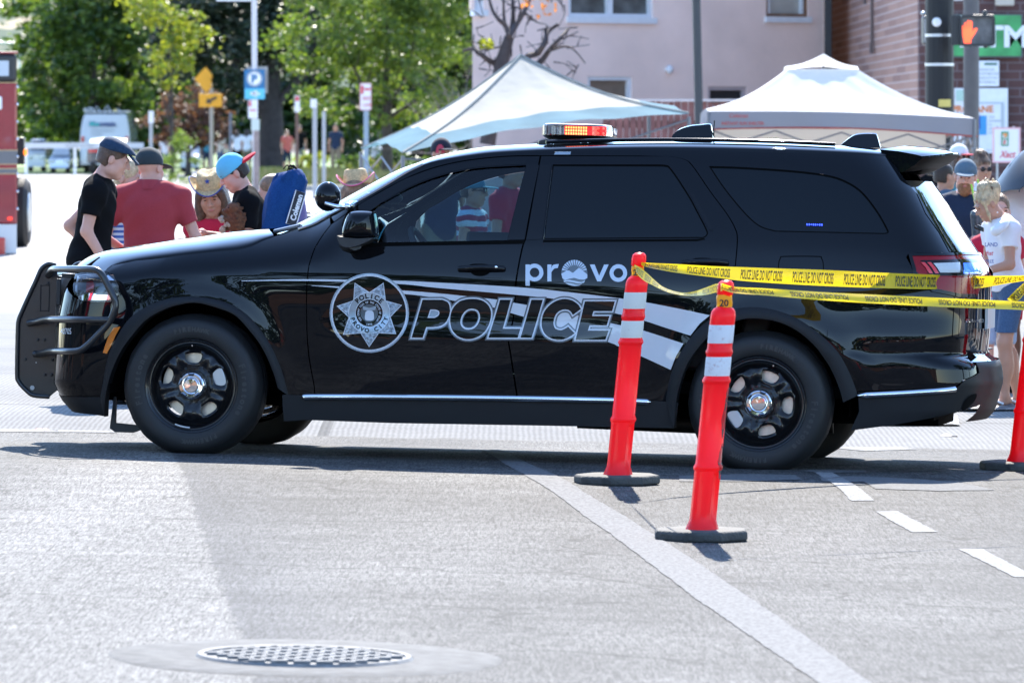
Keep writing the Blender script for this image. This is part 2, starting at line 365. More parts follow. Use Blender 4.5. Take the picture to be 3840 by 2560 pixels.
slab('ground', [(-45,229.1),(10,229.1),(10,420),(-45,420)], .02, M_lawng)
random.seed(3)
def grassy(name, x0, x1, y0, y1, n, h, cols, z=.15):
    mb = MB()
    for _ in range(n):
        x, y = random.uniform(x0, x1), random.uniform(y0, y1); a = random.uniform(0, 6.3); l = h*random.uniform(.5, 1.2); mb.m = random.randrange(len(cols)); c, s_ = math.cos(a)*.05, math.sin(a)*.05; t = V((random.uniform(-.6,.6)*l, random.uniform(-.6,.6)*l, l))
        mb.add([(x-c, y-s_, z), (x+c, y+s_, z), V((x, y, z))+t], [(0,1,2)])
    return tag(mb.build(name, cols, smooth=False, recalc=False), kind='stuff')
def leafmat(name, c, tr=.45, var=.35):
    if name in MATS: return MATS[name]
    m = bpy.data.materials.new(name); m.use_nodes = True; nt = m.node_tree; nt.nodes.clear(); N, L = nt.nodes.new, nt.links.new
    o = N('ShaderNodeOutputMaterial'); d = N('ShaderNodeBsdfPrincipled'); t = N('ShaderNodeBsdfTranslucent'); mx = N('ShaderNodeMixShader'); mx.inputs[0].default_value = tr
    d.inputs['Base Color'].default_value = (*c, 1); d.inputs['Roughness'].default_value = .42; d.inputs['Specular IOR Level'].default_value = .55
    t.inputs[0].default_value = (min(1, c[0]*2.1), min(1, c[1]*2.0), c[2]*.9, 1)
    L(d.outputs[0], mx.inputs[1]); L(t.outputs[0], mx.inputs[2]); L(mx.outputs[0], o.inputs[0]); MATS[name] = m
    return m
LG = [leafmat('leaf_mid_green', (.062,.108,.022)), leafmat('leaf_light_green', (.10,.152,.028)), leafmat('leaf_deep_green', (.030,.064,.018), .35)]
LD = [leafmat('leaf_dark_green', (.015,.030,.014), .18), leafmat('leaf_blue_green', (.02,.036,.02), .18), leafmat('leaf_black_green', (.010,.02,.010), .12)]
LY = [leafmat('leaf_yellow_green', (.15,.18,.02), .55), leafmat('leaf_lime', (.18,.20,.025), .55), LG[1]]
LR = [leafmat('leaf_plum', (.10,.045,.035), .35), leafmat('leaf_rust', (.15,.07,.04), .4), leafmat('leaf_dark_plum', (.05,.025,.022), .3)]
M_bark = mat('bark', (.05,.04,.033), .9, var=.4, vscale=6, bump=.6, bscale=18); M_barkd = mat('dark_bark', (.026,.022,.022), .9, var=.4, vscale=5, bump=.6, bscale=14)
def leaves(mb, c, rx, ry, rz, n, size, clumps, nm, flat=.5):
    cl = []
    for _ in range(clumps):
        while True:
            p = V((random.uniform(-1,1), random.uniform(-1,1), random.uniform(-1,1)))
            if p.length < 1: break
        if p.length > 0: p = p*(.45+.55*random.random()**.5)/max(p.length, .35)*min(1, p.length+.35)
        cl.append((V((p.x*rx, p.y*ry, p.z*rz))+V(c), random.uniform(.5, 1.25)*min(rx, rz)*.33))
    for k in range(n):
        o, r = cl[random.randrange(clumps)]
        p = o+V((random.gauss(0,1)*r*.62, random.gauss(0,1)*r*.62, random.gauss(0,1)*r*.42))
        s_ = size*random.uniform(.6, 1.35); a = V((random.gauss(0,1), random.gauss(0,1), random.gauss(0,1)*flat)).normalized(); b_ = a.orthogonal().normalized(); b_ = (b_+a.cross(b_)*random.uniform(-1,1)).normalized()
        t = a*s_*.62; w_ = b_*s_*.36; h = a.cross(b_)*s_*.16
        mb.m = min(nm-1, int(random.random()**1.3*nm)); mb.add([p-t, p+w_+h, p+t, p-w_+h], [(0,1,2,3)])
    mb.m = 0
def limb(mb, p0, d, r, L_, depth, bend=.25):
    pts = [V(p0)]; rs = [r]; d = V(d).normalized()
    for i in range(5):
        d = (d+V((random.gauss(0,bend), random.gauss(0,bend), random.gauss(.05,bend*.6)))*.6).normalized(); pts.append(pts[-1]+d*L_/5); rs.append(r*(1-.14*(i+1)))
    mb.tube(pts, rs, 6 if r < .05 else 9)
    if depth > 0:
        for i in (2, 3, 4, 5):
            for _ in range(1 if i < 5 else 2):
                u = (d+V((random.gauss(0,.8), random.gauss(0,.8), random.gauss(.15,.5)))).normalized(); limb(mb, pts[i], u, rs[i]*.62, L_*.62, depth-1, bend)
def tree(name, label, x, y, tr, th, crowns, mats, n, size, group=None, bark=None, base=0.0, limbs=4, lean=0.0):
    t = thing(name, label, 'tree', (x, y, base), 0, group)
    mb = MB(); top = max(c[2] for c in crowns)
    pts = [(0,0,-.1),(0,0,.25),(.02,0,th*.5),(lean*.5,0,th),(lean,0,top*.8)]; mb.tube(pts, [tr*1.5,tr*1.08,tr*.95,tr*.8,tr*.25], 14)
    for k in range(limbs):
        c = crowns[k % len(crowns)]; p0 = V((lean*.4,0,th*random.uniform(.75,1.1))); limb(mb, p0, V((c[0],c[1],c[2]))-p0+V((random.gauss(0,.6),random.gauss(0,.6),0)), tr*.42, (V((c[0],c[1],c[2]))-p0).length*.9, 1, .18)
    mb.build('trunk', bark or M_bark, t, auto=60)
    mb = MB(); tot = sum(c[3]*c[4]*c[5] for c in crowns)
    for c in crowns: leaves(mb, c[:3], c[3], c[4], c[5], int(n*c[3]*c[4]*c[5]/tot), size, max(10, int(26*c[3]*c[4]*c[5]/tot*len(crowns))), len(mats))
    mb.build('crown', mats, t, smooth=False, recalc=False)
    return t
ZV = lambda v, d: CAM_H-(v-299)/13066.5*d
# hill beyond the town
mb = MB()
def hillf(u, v):
    x = -700+900*u; y = 2300+1500*v; hgt = 330*sm(0, 1, v)*(1-.55*sm(.25, 1, u))+18*math.sin(u*17+v*9)*v+9*math.sin(u*41+v*23)*v
    return V((x, y, max(0, hgt)-2))
mb.grid(hillf, 60, 40)
mh_ = bpy.data.materials.new('dry_hillside'); mh_.use_nodes = True; nt, b, N, L = nodes(mh_)
tc = N('ShaderNodeTexCoord'); n1 = N('ShaderNodeTexNoise'); n1.inputs['Scale'].default_value = .035; n1.inputs['Detail'].default_value = 8; n1.inputs['Roughness'].default_value = .6; L(tc.outputs['Object'], n1.inputs['Vector'])
r1 = N('ShaderNodeMapRange'); r1.inputs[1].default_value = .46; r1.inputs[2].default_value = .54; L(n1.outputs[0], r1.inputs[0]); mx = N('ShaderNodeMix'); mx.data_type = 'RGBA'; mx.inputs[6].default_value = (.42,.34,.22,1); mx.inputs[7].default_value = (.07,.10,.06,1); L(r1.outputs[0], mx.inputs[0]); L(mx.outputs[2], b.inputs['Base Color']); b.inputs['Roughness'].default_value = 1
tag(mb.build('hill', mh_), kind='structure')
random.seed(11)
D = 238
tree('leafy_tree', 'tall mid-green tree over the far street behind the white van', XX(215,D), D, .24, 2.6, [(-1.4,0,3.6,1.7,2.2,1.9),(.6,0,4.4,1.9,2.2,2.2),(-.6,.3,7.4,2.3,2.4,2.4),(1.5,-.4,7.6,2.0,2.2,2.2),(-.4,0,2.4,1.2,1.5,.9)], LG, 17000, .25)
D = 226
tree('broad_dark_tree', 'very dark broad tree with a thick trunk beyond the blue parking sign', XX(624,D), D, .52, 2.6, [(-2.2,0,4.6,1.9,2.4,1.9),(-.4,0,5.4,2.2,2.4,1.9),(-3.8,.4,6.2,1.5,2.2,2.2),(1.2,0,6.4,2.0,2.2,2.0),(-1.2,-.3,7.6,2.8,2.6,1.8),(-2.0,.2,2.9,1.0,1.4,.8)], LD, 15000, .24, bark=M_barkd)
D = 186
tree('maple_tree', 'bright green maple with a slim grey trunk behind the white and blue canopy', XX(888,D), D, .19, 2.0, [(-1.5,0,3.1,1.7,1.9,1.15),(1.0,0,3.3,1.7,1.9,1.25),(-2.2,.2,4.9,1.7,1.9,1.4),(.1,-.2,5.0,2.0,2.0,1.5),(2.0,.2,5.0,1.5,1.8,1.3),(-.6,0,6.8,2.6,2.2,1.4),(1.6,.2,6.8,1.9,2.0,1.4),(.2,0,2.3,1.0,1.2,.55)], LG[:2]+[leafmat('leaf_maple', (.115,.16,.024), .5)], 15000, .15)
D = 205
tree('young_tree', 'small yellow-green tree catching the sun above the plum tree', XX(395,D), D, .09, 1.6, [(0,0,4.2,.95,1.0,.9),(.4,0,5.3,1.1,1.1,.9),(-.7,0,6.3,1.2,1.1,1.1)], LY, 2100, .17)
D = 216
tree('plum_tree', 'low rust and purple leaved tree behind the yellow arrow sign', XX(432,D), D, .11, 1.0, [(-.7,0,1.9,1.1,1.1,.75),(.7,0,2.0,1.1,1.1,.75),(0,.1,2.7,1.25,1.1,.75),(.1,0,1.5,1.2,1.0,.45)], LR, 3600, .14)
D = 305
tree('pale_tree', 'pale hazy green tree far off beside the fire engine', XX(62,D), D, .2, 1.5, [(0,0,2.6,1.6,1.8,1.5),(.6,0,4.0,1.2,1.6,1.3)], [leafmat('leaf_pale_green', (.14,.19,.06), .5), LG[1]], 2400, .24)
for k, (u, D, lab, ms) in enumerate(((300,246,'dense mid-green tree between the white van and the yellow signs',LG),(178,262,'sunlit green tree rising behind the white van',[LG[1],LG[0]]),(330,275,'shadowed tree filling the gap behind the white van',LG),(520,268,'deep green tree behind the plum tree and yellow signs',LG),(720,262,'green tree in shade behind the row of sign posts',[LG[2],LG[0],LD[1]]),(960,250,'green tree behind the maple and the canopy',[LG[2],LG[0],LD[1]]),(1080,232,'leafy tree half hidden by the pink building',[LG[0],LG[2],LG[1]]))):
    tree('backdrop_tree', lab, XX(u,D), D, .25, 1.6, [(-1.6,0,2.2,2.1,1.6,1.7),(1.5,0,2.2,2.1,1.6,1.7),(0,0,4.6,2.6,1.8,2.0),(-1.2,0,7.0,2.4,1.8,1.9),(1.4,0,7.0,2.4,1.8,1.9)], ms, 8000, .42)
# pruned bare tree before the pink house
D = 92
t = thing('bare_tree', 'nearly leafless pruned tree with dark limbs before the pink building', 'tree', (XX(1178,D), D, 0)); mb = MB(); P = lambda fx, fy, dy=0: at(fx, fy, D+dy)-V((XX(1178,D), D, 0))
z3 = lambda x, y, dy=0: P(x/2.178+1800, y/2.178, dy)
mb.tube([z3(60,1180),z3(120,800),z3(180,500),z3(215,380),z3(240,300)], [.13,.12,.11,.09,.08], 10)
for q, r in (([(240,300),(205,210),(150,160),(100,80),(60,-60)],.05),([(240,300),(265,200),(270,90),(262,-60)],.055),([(240,300),(300,200),(360,100),(420,-40),(450,-160)],.05),([(205,210),(195,120),(190,-60)],.035),([(180,500),(100,510),(0,440),(-60,400),(-140,420)],.06),([(0,440),(-30,420),(-60,350)],.05),([(140,700),(300,560),(400,460),(470,440),(510,380),(560,260),(640,200)],.07),([(470,440),(540,330),(530,240)],.055),([(300,600),(480,520),(560,420),(640,330),(720,240)],.06),([(560,420),(700,380),(780,420),(860,520)],.022),([(640,330),(720,300),(800,260)],.018),([(360,100),(460,180),(540,200)],.02),([(300,200),(330,80),(300,-40)],.025)):
    n = len(q); mb.tube(spl([z3(x, y, random.uniform(-.3,.3)) for x, y in q], 3), [r*(1-.6*i/((n-1)*3)) for i in range((n-1)*3+1)], 7)
random.seed(5)
for k in range(70):
    x, y = random.uniform(-60, 820), random.uniform(-100, 620); a = random.uniform(0, 6.3); l = random.uniform(60, 200); mb.tube(spl([z3(x, y), z3(x+math.cos(a)*l*.5+random.gauss(0,14), y+math.sin(a)*l*.5), z3(x+math.cos(a)*l, y+math.sin(a)*l+random.gauss(0,20))], 3), [.011]*3+[.006]*4, 4)
mb.build('trunk', mat('bare_bark', (.055,.042,.042), .85, var=.3, vscale=8), t, auto=60)
mb = MB()
for k in range(60):
    x, y = (random.uniform(330, 640), random.uniform(-20, 150)) if k < 22 else (random.uniform(-10, 110), random.uniform(320, 410)); p = z3(x, y, random.uniform(-.3,.3)); mb.m = 0 if k < 22 else 1; a = V((random.gauss(0,1), random.gauss(0,1), random.gauss(0,1))).normalized()*.055; b_ = a.orthogonal().normalized()*.035; mb.add([p-a, p+b_, p+a, p-b_], [(0,1,2,3)])
mb.build('crown', [leafmat('leaf_orange', (.45,.16,.05), .4), LY[1]], t, smooth=False, recalc=False)
# thin twiggy shrub beside it
D = 120; t = thing('twiggy_shrub', 'grey leafless shrub between the maple and the white canopy', 'shrub', (XX(1070,D), D, 0)); mb = MB()
for k in range(46):
    p0 = V((random.uniform(-.5,.5), random.uniform(-.5,.5), random.uniform(.1,2.0))); limb(mb, p0, V((random.gauss(0,1), random.gauss(0,.6), random.uniform(.1,1.2))), .014, random.uniform(.7,1.5), 1, .3)
mb.build('stems', mat('grey_twigs', (.20,.18,.17), .9), t)
def bush(name, label, x, y, z, rx, rz, mats, n, size, group=None):
    mb = MB(); leaves(mb, (0,0,rz*.75), rx, rx, rz, n, size, 16, len(mats)); o = mb.build(name, mats, None, smooth=False, recalc=False); o.location = (x, y, z); return tag(o, label, 'shrub', group)
bush('wispy_shrub', 'pale green wispy shrub on the dry verge behind the grey cap', XX(418,185), 185, .15, .75, .95, [LY[2], LG[1]], 900, .10)
for u, v, D, r, c, lab in ((800,384,205,.55,LG,'round clipped green shrub left of the bike lane sign post'),(835,380,206,.5,LY,'lime green shrub beside the bike lane sign post'),(905,385,204,.7,[LG[2],LG[0]],'dark shrub under the blue corner of the canopy'),(715,372,214,.6,LY,'sunlit yellow-green shrub by the sign posts'),(960,392,190,.6,LG,'green shrub behind the car windscreen')):
    bush('shrub', lab, XX(u,D), D, .15, r, r*.75, c, 700, .12, 'shrubs on the far verge')
grassy('dry_grass', XX(446,170)+.4, -3, 168, 200, 5200, .34, [mat('straw', (.30,.25,.11), .9), mat('straw_green', (.16,.19,.05), .9)])
grassy('lawn_grass', XX(446,210)+.4, -3, 207, 222, 3000, .22, [mat('grass_blade', (.13,.2,.04), .9), mat('grass_lime', (.2,.25,.05), .9)])
grassy('flower_bed', XX(800,212), XX(930,212), 209, 214, 900, .5, [mat('straw', (.3,.25,.11)), mat('orange_bloom', (.5,.28,.08), .8), LY[0]], .16)
# trees and houses across the street on the camera's side, mirrored in the paintwork; side ones added unseen to darken reflections
random.seed(21)
src = None
for k, (x, y) in enumerate(((-22,-38),(-9,-44),(3,-40),(16,-46),(29,-39),(-36,-46),(-15,-41),(9,-43),(22,-42),(-29,-42),(-3,-47),(37,-45),(-14,14),(-17,24),(-12,3),(-21,33),(12,41),(16,50),(19,36),(13,30))):
    if src is None: src = tree('street_tree', 'broad green street tree out of view, for reflections in the paintwork', x, y, .3, 2.4, [(-2,0,4.2,2.4,2.4,1.7),(2,0,4.4,2.4,2.4,1.7),(0,0,6.2,3.0,3.0,1.9)], LG, 2600, .45, 'street trees behind the photographer')
    else:
        r = src.copy(); COL.objects.link(r); r.location = (x, y, 0); r.rotation_euler = (0, 0, k*1.3); r.scale = (1.25, 1.25, 1.15) if k < 12 else (1, 1, 1)
        for ch in src.children: c = ch.copy(); COL.objects.link(c); c.parent = r
b0 = thing('brick_house', 'long low brick building behind the photographer', 'building', (0,-62,0)); mb = MB(); mb.box(-45,45,-6,0,0,4.2); mb.build('wall', mat('brown_brick', (.16,.09,.06), .85, var=.2, vscale=1), b0, smooth=False)
mb = MB(); mb.box(-46,46,-7,.6,4.25,4.7); mb.build('roof', mat('brown_roof', (.07,.06,.055), .8), b0, smooth=False)
b1 = thing('house', 'unseen low cream house added beyond the left side of the crossing', 'building', (-48,30,0)); mb = MB(); mb.box(-8,0,-26,22,0,4.6); mb.build('wall', mat('cream_siding', (.30,.26,.20), .8, var=.1, vscale=1), b1, smooth=False)  # added out of view to darken the reflection in the front bumper
mb = MB(); mb.prism([(-9,4.62),(.8,4.62),(-4,7.4)], (0,-27,0), (1,0,0), (0,0,1), (0,50,0)); mb.build('roof', MATS['brown_roof'], b1, smooth=False)
lt = [o for o in bpy.data.objects if o.name == 'leafy_tree'][0]   # side_trees: the row goes on to the left
for k, x in enumerate((-27,-36,-46,-58)):
    r = lt.copy(); COL.objects.link(r); r.location = (x, 244+3*(k % 2), 0); r.rotation_euler = (0,0,1.7*k+1); r['label'] = 'street tree of the row beyond the left picture edge'; r['group'] = 'trees beyond the left edge'
    for ch in lt.children: c = ch.copy(); COL.objects.link(c); c.parent = r
# ================================================================ buildings
def dpt(u, v, d): return at(u*1.63265, v*1.63265, d)
M_pink = mat('pink_painted_masonry', (.90,.69,.60), .85, var=.10, vscale=.9, bump=.35, bscale=9)
def wallpt(u, v, A, B):                       # pixel of the 2352-wide view -> point on the vertical wall through A and B (plan)
    dx, dy = B[0]-A[0], B[1]-A[1]; k = (u-1176)/13066.5; t = (k*A[1]-A[0])/(dx-k*dy); y = A[1]+dy*t
    return V((A[0]+dx*t, y, CAM_H-(v-299)/13066.5*y)), t
WA, WB_ = (XX(1085,104),104.0), (XX(1892,108.5),108.5)
wd = V((WB_[0]-WA[0], WB_[1]-WA[1], 0)).normalized(); wn = V((-wd.y, wd.x, 0))      # wn points away from the camera
pink = thing('pink_building', 'pale pink painted masonry building with white framed windows', 'building', (WA[0], WA[1], 0))
wins = [((1306,-70),(1500,42)),((1350,176),(1452,250)),((1626,199),(1716,250)),((1760,-70),(1856,40)),((1070,-70),(1112,24))]
Wl = (V(WB_+(0,))-V(WA+(0,))).length
def wl(u, v): p, t = wallpt(u, v, WA, WB_); return (t*Wl, p.z)
out = [(0,-.2),(Wl,-.2),(Wl,7.4),(0,7.4)]; holes = []
for (a, b_) in wins:
    x0, z1 = wl(*a); x1, z0 = wl(*b_); holes.append([(max(x0,.05), z0), (x1, z0), (x1, min(z1, 6.9)), (max(x0,.05), min(z1, 6.9))])
vs = [V(p) for L_ in [out]+holes for p in L_]; fl = []; k = 0
for L_ in [out]+holes: fl.append(list(range(k, k+len(L_)))); k += len(L_)
r = delaunay_2d_cdt(vs, [], fl, 2, 1e-6); mb = MB(); o3 = V(WA+(0,)); pt = lambda x, z, dp=0: o3+wd*x+V((0,0,z))+wn*dp
mb.v = [pt(p.x, p.y) for p in r[0]]; mb.f = [tuple(f) for f in r[2]]; mb.mi = [0]*len(mb.f)
for h in holes:
    q = [pt(*p) for p in h]; q2 = [pt(p[0], p[1], .18) for p in h]; mb.add(q+q2, [(i, (i+1) % 4, 4+(i+1) % 4, 4+i) for i in range(4)])
bk = V((.3,9,0)); mb.add([pt(0,-.2), pt(0,7.4), pt(0,7.4)+bk, pt(0,-.2)+bk], [(0,1,2,3)]); mb.add([pt(Wl,-.2), pt(Wl,7.4), pt(Wl,7.4)+bk, pt(Wl,-.2)+bk], [(3,2,1,0)])
mb.add([pt(0,7.4), pt(Wl,7.4), pt(Wl,7.4)+bk, pt(0,7.4)+bk], [(0,1,2,3)])
mb.build('wall', M_pink, pink, smooth=False, world=True, recalc=False)
M_wframe = mat('white_window_frame', (.72,.74,.76), .5, var=.05); M_oldwood = mat('brown_window_frame', (.22,.12,.07), .6, var=.3, vscale=8)
M_pane = mat('window_pane', (.10,.11,.105), .05, 0, .6, .3, var=.6, vscale=2.5); M_board = mat('boarded_window', (.20,.15,.11), .7, var=.25, vscale=3); M_blind = mat('pale_blind', (.45,.43,.38), .5, var=.1, vscale=3)
M_void = mat('dark_opening', (.03,.032,.035), .4)
for i, h in enumerate(holes):
    (x0, z0), (x1, _), (_, z1) = h[0], h[1], h[2]
    fr = MB(); t_ = .07 if i != 3 else .06
    def bar(a, b_, c, d_, dp0=.03, dp1=.14): fr.prism([(a,c),(b_,c),(b_,d_),(a,d_)], o3+wn*dp0, wd, V((0,0,1)), wn*(dp1-dp0))
    bar(x0, x0+t_, z0, z1); bar(x1-t_, x1, z0, z1); bar(x0+t_, x1-t_, z0, z0+t_); bar(x0+t_, x1-t_, z1-t_, z1)
    if i in (0, 4): bar((x0+x1)/2-.06, (x0+x1)/2+.06, z0+t_, z1-t_)
    if i == 3:
        fo = fr.build('window', M_oldwood, pink, smooth=False, world=True); fr = MB(); x0 += .075; x1 -= .075; bar(x0, x0+.05, z0+.01, z1, .05, .15); bar(x1-.05, x1, z0+.01, z1, .05, .15); bar(x0+.05, x1-.05, z0+.01, z0+.06, .05, .15); f2 = fr.build('sash', M_wframe, fo, smooth=False, world=True)
    else: fo = fr.build('window', M_wframe if i != 2 else mat('pink_trim', (.5,.42,.42), .7), pink, smooth=False, world=True)
    g = MB(); g.add([pt(x0+.04, z0+.04, .12), pt(x1-.04, z0+.04, .12), pt(x1-.04, z1-.04, .12), pt(x0+.04, z1-.04, .12)], [(0,1,2,3)]); g.build('pane', [M_pane, M_board, M_void, M_blind, M_pane][i], fo, smooth=False, world=True)
    if i in (0, 3, 4): s_ = MB(); s_.prism([(x0-.05-(.07 if i == 3 else 0), z0-.11),(x1+.05+(.07 if i == 3 else 0), z0-.11),(x1+.05+(.07 if i == 3 else 0), z0-.002),(x0-.05-(.07 if i == 3 else 0), z0-.002)], o3-wn*.07, wd, V((0,0,1)), wn*.14); s_.build('sill', M_wframe, fo, smooth=False, world=True)
p, _ = wallpt(1531, 160, WA, WB_); mb = MB(); mb.ell(p-wn*.10, .07,.07,.08); mb.tube([p, p-wn*.1], .04, 8); mb.build('wall_lamp', M_wframe, pink, world=True)
p, _ = wallpt(1896, 10, WA, WB_); pd = V(WB_+(0,))-wn*.12
mb = MB(); mb.obox((pd.x+.01, pd.y, 3.6), (.068,0,0), (0,.06,0), (0,0,3.7)); o = mb.build('downpipe', mat('dark_downpipe', (.022,.024,.027), .5), None, smooth=False, bevel=.01); solo(o, 'black square downpipe between the pink and brick buildings', 'downpipe')
# ---- brick store
def brick_mat(name, c1, c2, mortar, bw=.30, rh=.10, ms=.010):
    m = bpy.data.materials.new(name); m.use_nodes = True; nt, b, N, L = nodes(m); tc = N('ShaderNodeTexCoord'); sp = N('ShaderNodeSeparateXYZ'); L(tc.outputs['Object'], sp.inputs[0]); ad = N('ShaderNodeMath'); L(sp.outputs[0], ad.inputs[0]); L(sp.outputs[1], ad.inputs[1]); cb = N('ShaderNodeCombineXYZ'); L(ad.outputs[0], cb.inputs[0]); L(sp.outputs[2], cb.inputs[1])
    br = N('ShaderNodeTexBrick'); br.inputs['Scale'].default_value = 1; br.inputs['Brick Width'].default_value = bw; br.inputs['Row Height'].default_value = rh; br.inputs['Mortar Size'].default_value = ms; br.inputs['Color1'].default_value = (*c1,1); br.inputs['Color2'].default_value = (*c2,1); br.inputs['Mortar'].default_value = (*mortar,1); br.inputs['Bias'].default_value = -.3; L(cb.outputs[0], br.inputs['Vector']); L(br.outputs[0], b.inputs['Base Color']); b.inputs['Roughness'].default_value = .85
    bp = N('ShaderNodeBump'); bp.inputs['Strength'].default_value = .4; bp.inputs['Distance'].default_value = .01; bp.invert = True; L(br.outputs[1], bp.inputs['Height']); L(bp.outputs[0], b.inputs['Normal'])
    return m
BX, BY = XX(2111,90), 90.0
store = thing('brick_store', 'brown and dark red brick store wall carrying a green sign', 'building', (BX, BY, 0))
mb = MB(); mb.box(0, 9, 0, .3, -.2, 6.8); mb.build('front_wall', brick_mat('shaded_dark_red_brick', (.115,.052,.046), (.085,.040,.038), (.16,.12,.12), .40, .135, .012), store, smooth=False)  # dark red brick, with the front wall's shade put into its colour
mb = MB(); mb.box(0, .3, .3, 40, -.2, 6.8); mb.build('side_wall', brick_mat('sunlit_brown_brick', (.36,.21,.16), (.20,.11,.09), (.46,.36,.33), 2.1, .135, .013), store, smooth=False)  # brown brick, lightened in colour because this side looks lit
mb = MB(); mb.box(0, 9, 0, 40, 6.81, 7.0); mb.build('roof', M_board, store, smooth=False)
mb = MB()
for u, v0, v1, dd in ((1986,-40,118,101),(1974,-20,10,103)): mb.tube([(BX-.05-BX, dd-BY, ZV(v0,dd)), (-.05, dd-BY, ZV(v1,dd))], .03, 6)
mb.obox((-.06, 101-BY, ZV(112,101)), (.03,0,0), (0,.12,0), (0,0,.09)); mb.build('conduit', mat('brick_conduit', (.12,.09,.085), .7), store)
def plate(mb, u0, v0, u1, v1, d, th=.03): a, b_ = dpt(u0, v1, d), dpt(u1, v0, d); mb.box(a.x, b_.x, d, d+th, a.z, b_.z); return a, b_
def ptext(name, txt, u, v, d, hpx, m, parent, bold=.0, sx=1.0, align='LEFT', shear=0.0):   # lettering with cap height hpx and baseline v
    mb = MB(); s_ = hpx/13066.5*d/.70; text_on(mb, txt, dpt(u, v, d), (1,0,0), (0,0,1), s_, bold*s_, align, sx, shear=shear); return mb.build(name, m, parent, smooth=False, world=True, recalc=False)
# the store's signs
d = 89.8; a = dpt(2268,82,d); sg = thing('atm_sign', 'green cash machine sign with white letters on brick wall', 'sign', a)
mb = MB(); plate(mb, 2191, 36, 2345, 129, d, .08); mb.build('sign_panel', mat('green_sign', (.05,.30,.09), .5, var=.5, vscale=2.2), sg, smooth=False, world=True)
mb = MB(); plate(mb, 2187, 33, 2349, 133, d+.03, .06); mb.build('sign_frame', mat('sign_edge_grey', (.10,.11,.11), .5), sg, smooth=False, world=True)
M_wl = mat('white_lettering', (.78,.78,.76), .5); ptext('lettering', 'ATM', 2208, 107, d-.006, 47, M_wl, sg, .035, 1.12)
mb = MB(); plate(mb, 2286, -22, 2330, 14, d, .05); o = mb.build('wall_light', mat('wall_light_cream', (.5,.44,.36), .5), None, smooth=False, bevel=.02); solo(o, 'cream lamp fitting above the green sign on brick wall', 'wall lamp')
mb = MB(); plate(mb, 2150, -40, 2212, 2, d, .04); o = mb.build('banner', mat('banner_white', (.65,.6,.6), .6), None, smooth=False); solo(o, 'white banner edge at the top behind the grey pole', 'banner')
sg = thing('notice_sign', 'small white rules notice with green bar on brick wall', 'sign', dpt(2290,170,d))
mb = MB(); plate(mb, 2240, 140, 2295, 199, d, .02); mb.build('panel', M_white, sg, smooth=False, world=True, bevel=.02)
M_g = mat('dark_green_ink', (.03,.14,.09), .6); M_gl = mat('grey_ink', (.28,.29,.30), .6); mb = MB(); plate(mb, 2261, 145, 2290, 150, d-.005, .003); mb.build('bar', M_g, sg, smooth=False, world=True)
for i, t_ in enumerate(('PARKING FOR', 'CUSTOMERS ONLY', 'WHILE IN STORE', 'NO LOITERING')): ptext('lettering', t_, 2247, 163+i*9.5, d-.006, 5.2, M_gl, sg, 0, .78)
sg = thing('poster_board', 'big white poster with orange word and blue square behind grey pole', 'sign', dpt(2260,270,d))
mb = MB(); plate(mb, 2192, 203, 2315, 352, d, .03); mb.build('panel', M_white, sg, smooth=False, world=True)
mb = MB(); plate(mb, 2228, 235, 2306, 346, d-.012, .004); mb.build('notice', mat('notice_grey', (.5,.53,.54), .6), sg, smooth=False, world=True)
mb = MB(); plate(mb, 2200, 239, 2299, 345, d-.018, .004); mb.build('sheet', M_white, sg, smooth=False, world=True)
M_or = mat('orange_ink', (.75,.20,.03), .5); ptext('lettering', 'PROPANE', 2186, 258, d-.025, 15, M_or, sg, .03, 1.02); 
mb = MB(); plate(mb, 2240, 266, 2266, 310, d-.025, .004); mb.build('picture', mat('sky_blue_print', (.05,.32,.62), .5), sg, smooth=False, world=True); mb = MB(); plate(mb, 2238, 266, 2252, 296, d-.03, .003); mb.build('picture', mat('deep_blue_print', (.02,.09,.42), .5), sg, smooth=False, world=True)
for i in range(5): ptext('lettering', ('TANK', 'EXCHANGE', 'FILL', 'SAFE', 'EASY')[i], 2271, 271+i*9, d-.025, 4.5, M_gl, sg, 0, .8)
mb = MB(); plate(mb, 2196, 207, 2226, 232, d-.02, .003); mb.build('print', mat('pale_green_print', (.45,.62,.52), .6), sg, smooth=False, world=True); ptext('lettering', 'Z', 2214, 252, d-.025, 13, M_or, sg, .03, 1.0)
# road-side store sign on two posts
d = 74; sg = thing('store_sign', 'white store sign with green framed red seven on two posts', 'sign', (XX(2318,d), d, 0)); 
mb = MB(); plate(mb, 2282, 295, 2342, 372, d, .03); mb.build('panel', mat('sign_white', (.72,.74,.74), .5), sg, smooth=False, world=True, bevel=.02)
mb = MB(); 
for (a0, b0, a1, b1) in ((2280,293,2344,296.5),(2280,370.5,2344,374),(2280,296.5,2283,370.5),(2341,296.5,2344,370.5)): plate(mb, a0, b0, a1, b1, d-.006, .042)
mb.build('sign_border', mat('pink_border', (.72,.42,.45), .5), sg, smooth=False, world=True)
mb = MB(); 
for u in (2291, 2329): plate(mb, u-2, 290, u+2, 560, d+.035, .05)
mb.build('post', M_steel, sg, smooth=False, world=True)
M_gr = mat('logo_green', (.02,.28,.14), .5); M_rd = mat('logo_red', (.65,.05,.03), .5); M_og = mat('logo_orange', (.8,.28,.04), .5)
mb = MB()
for (a0, b0, a1, b1) in ((2300,303,2316.5,305.5),(2300,333,2316.5,335.5),(2300,305.5,2302.4,333),(2314,305.5,2316.5,333)): plate(mb, a0, b0, a1, b1, d-.012, .004)
mb.build('logo_frame', M_gr, sg, smooth=False, world=True); ptext('lettering', 'ELEVEn', 2302.8, 321.5, d-.020, 4.2, M_gr, sg, .03, .62)
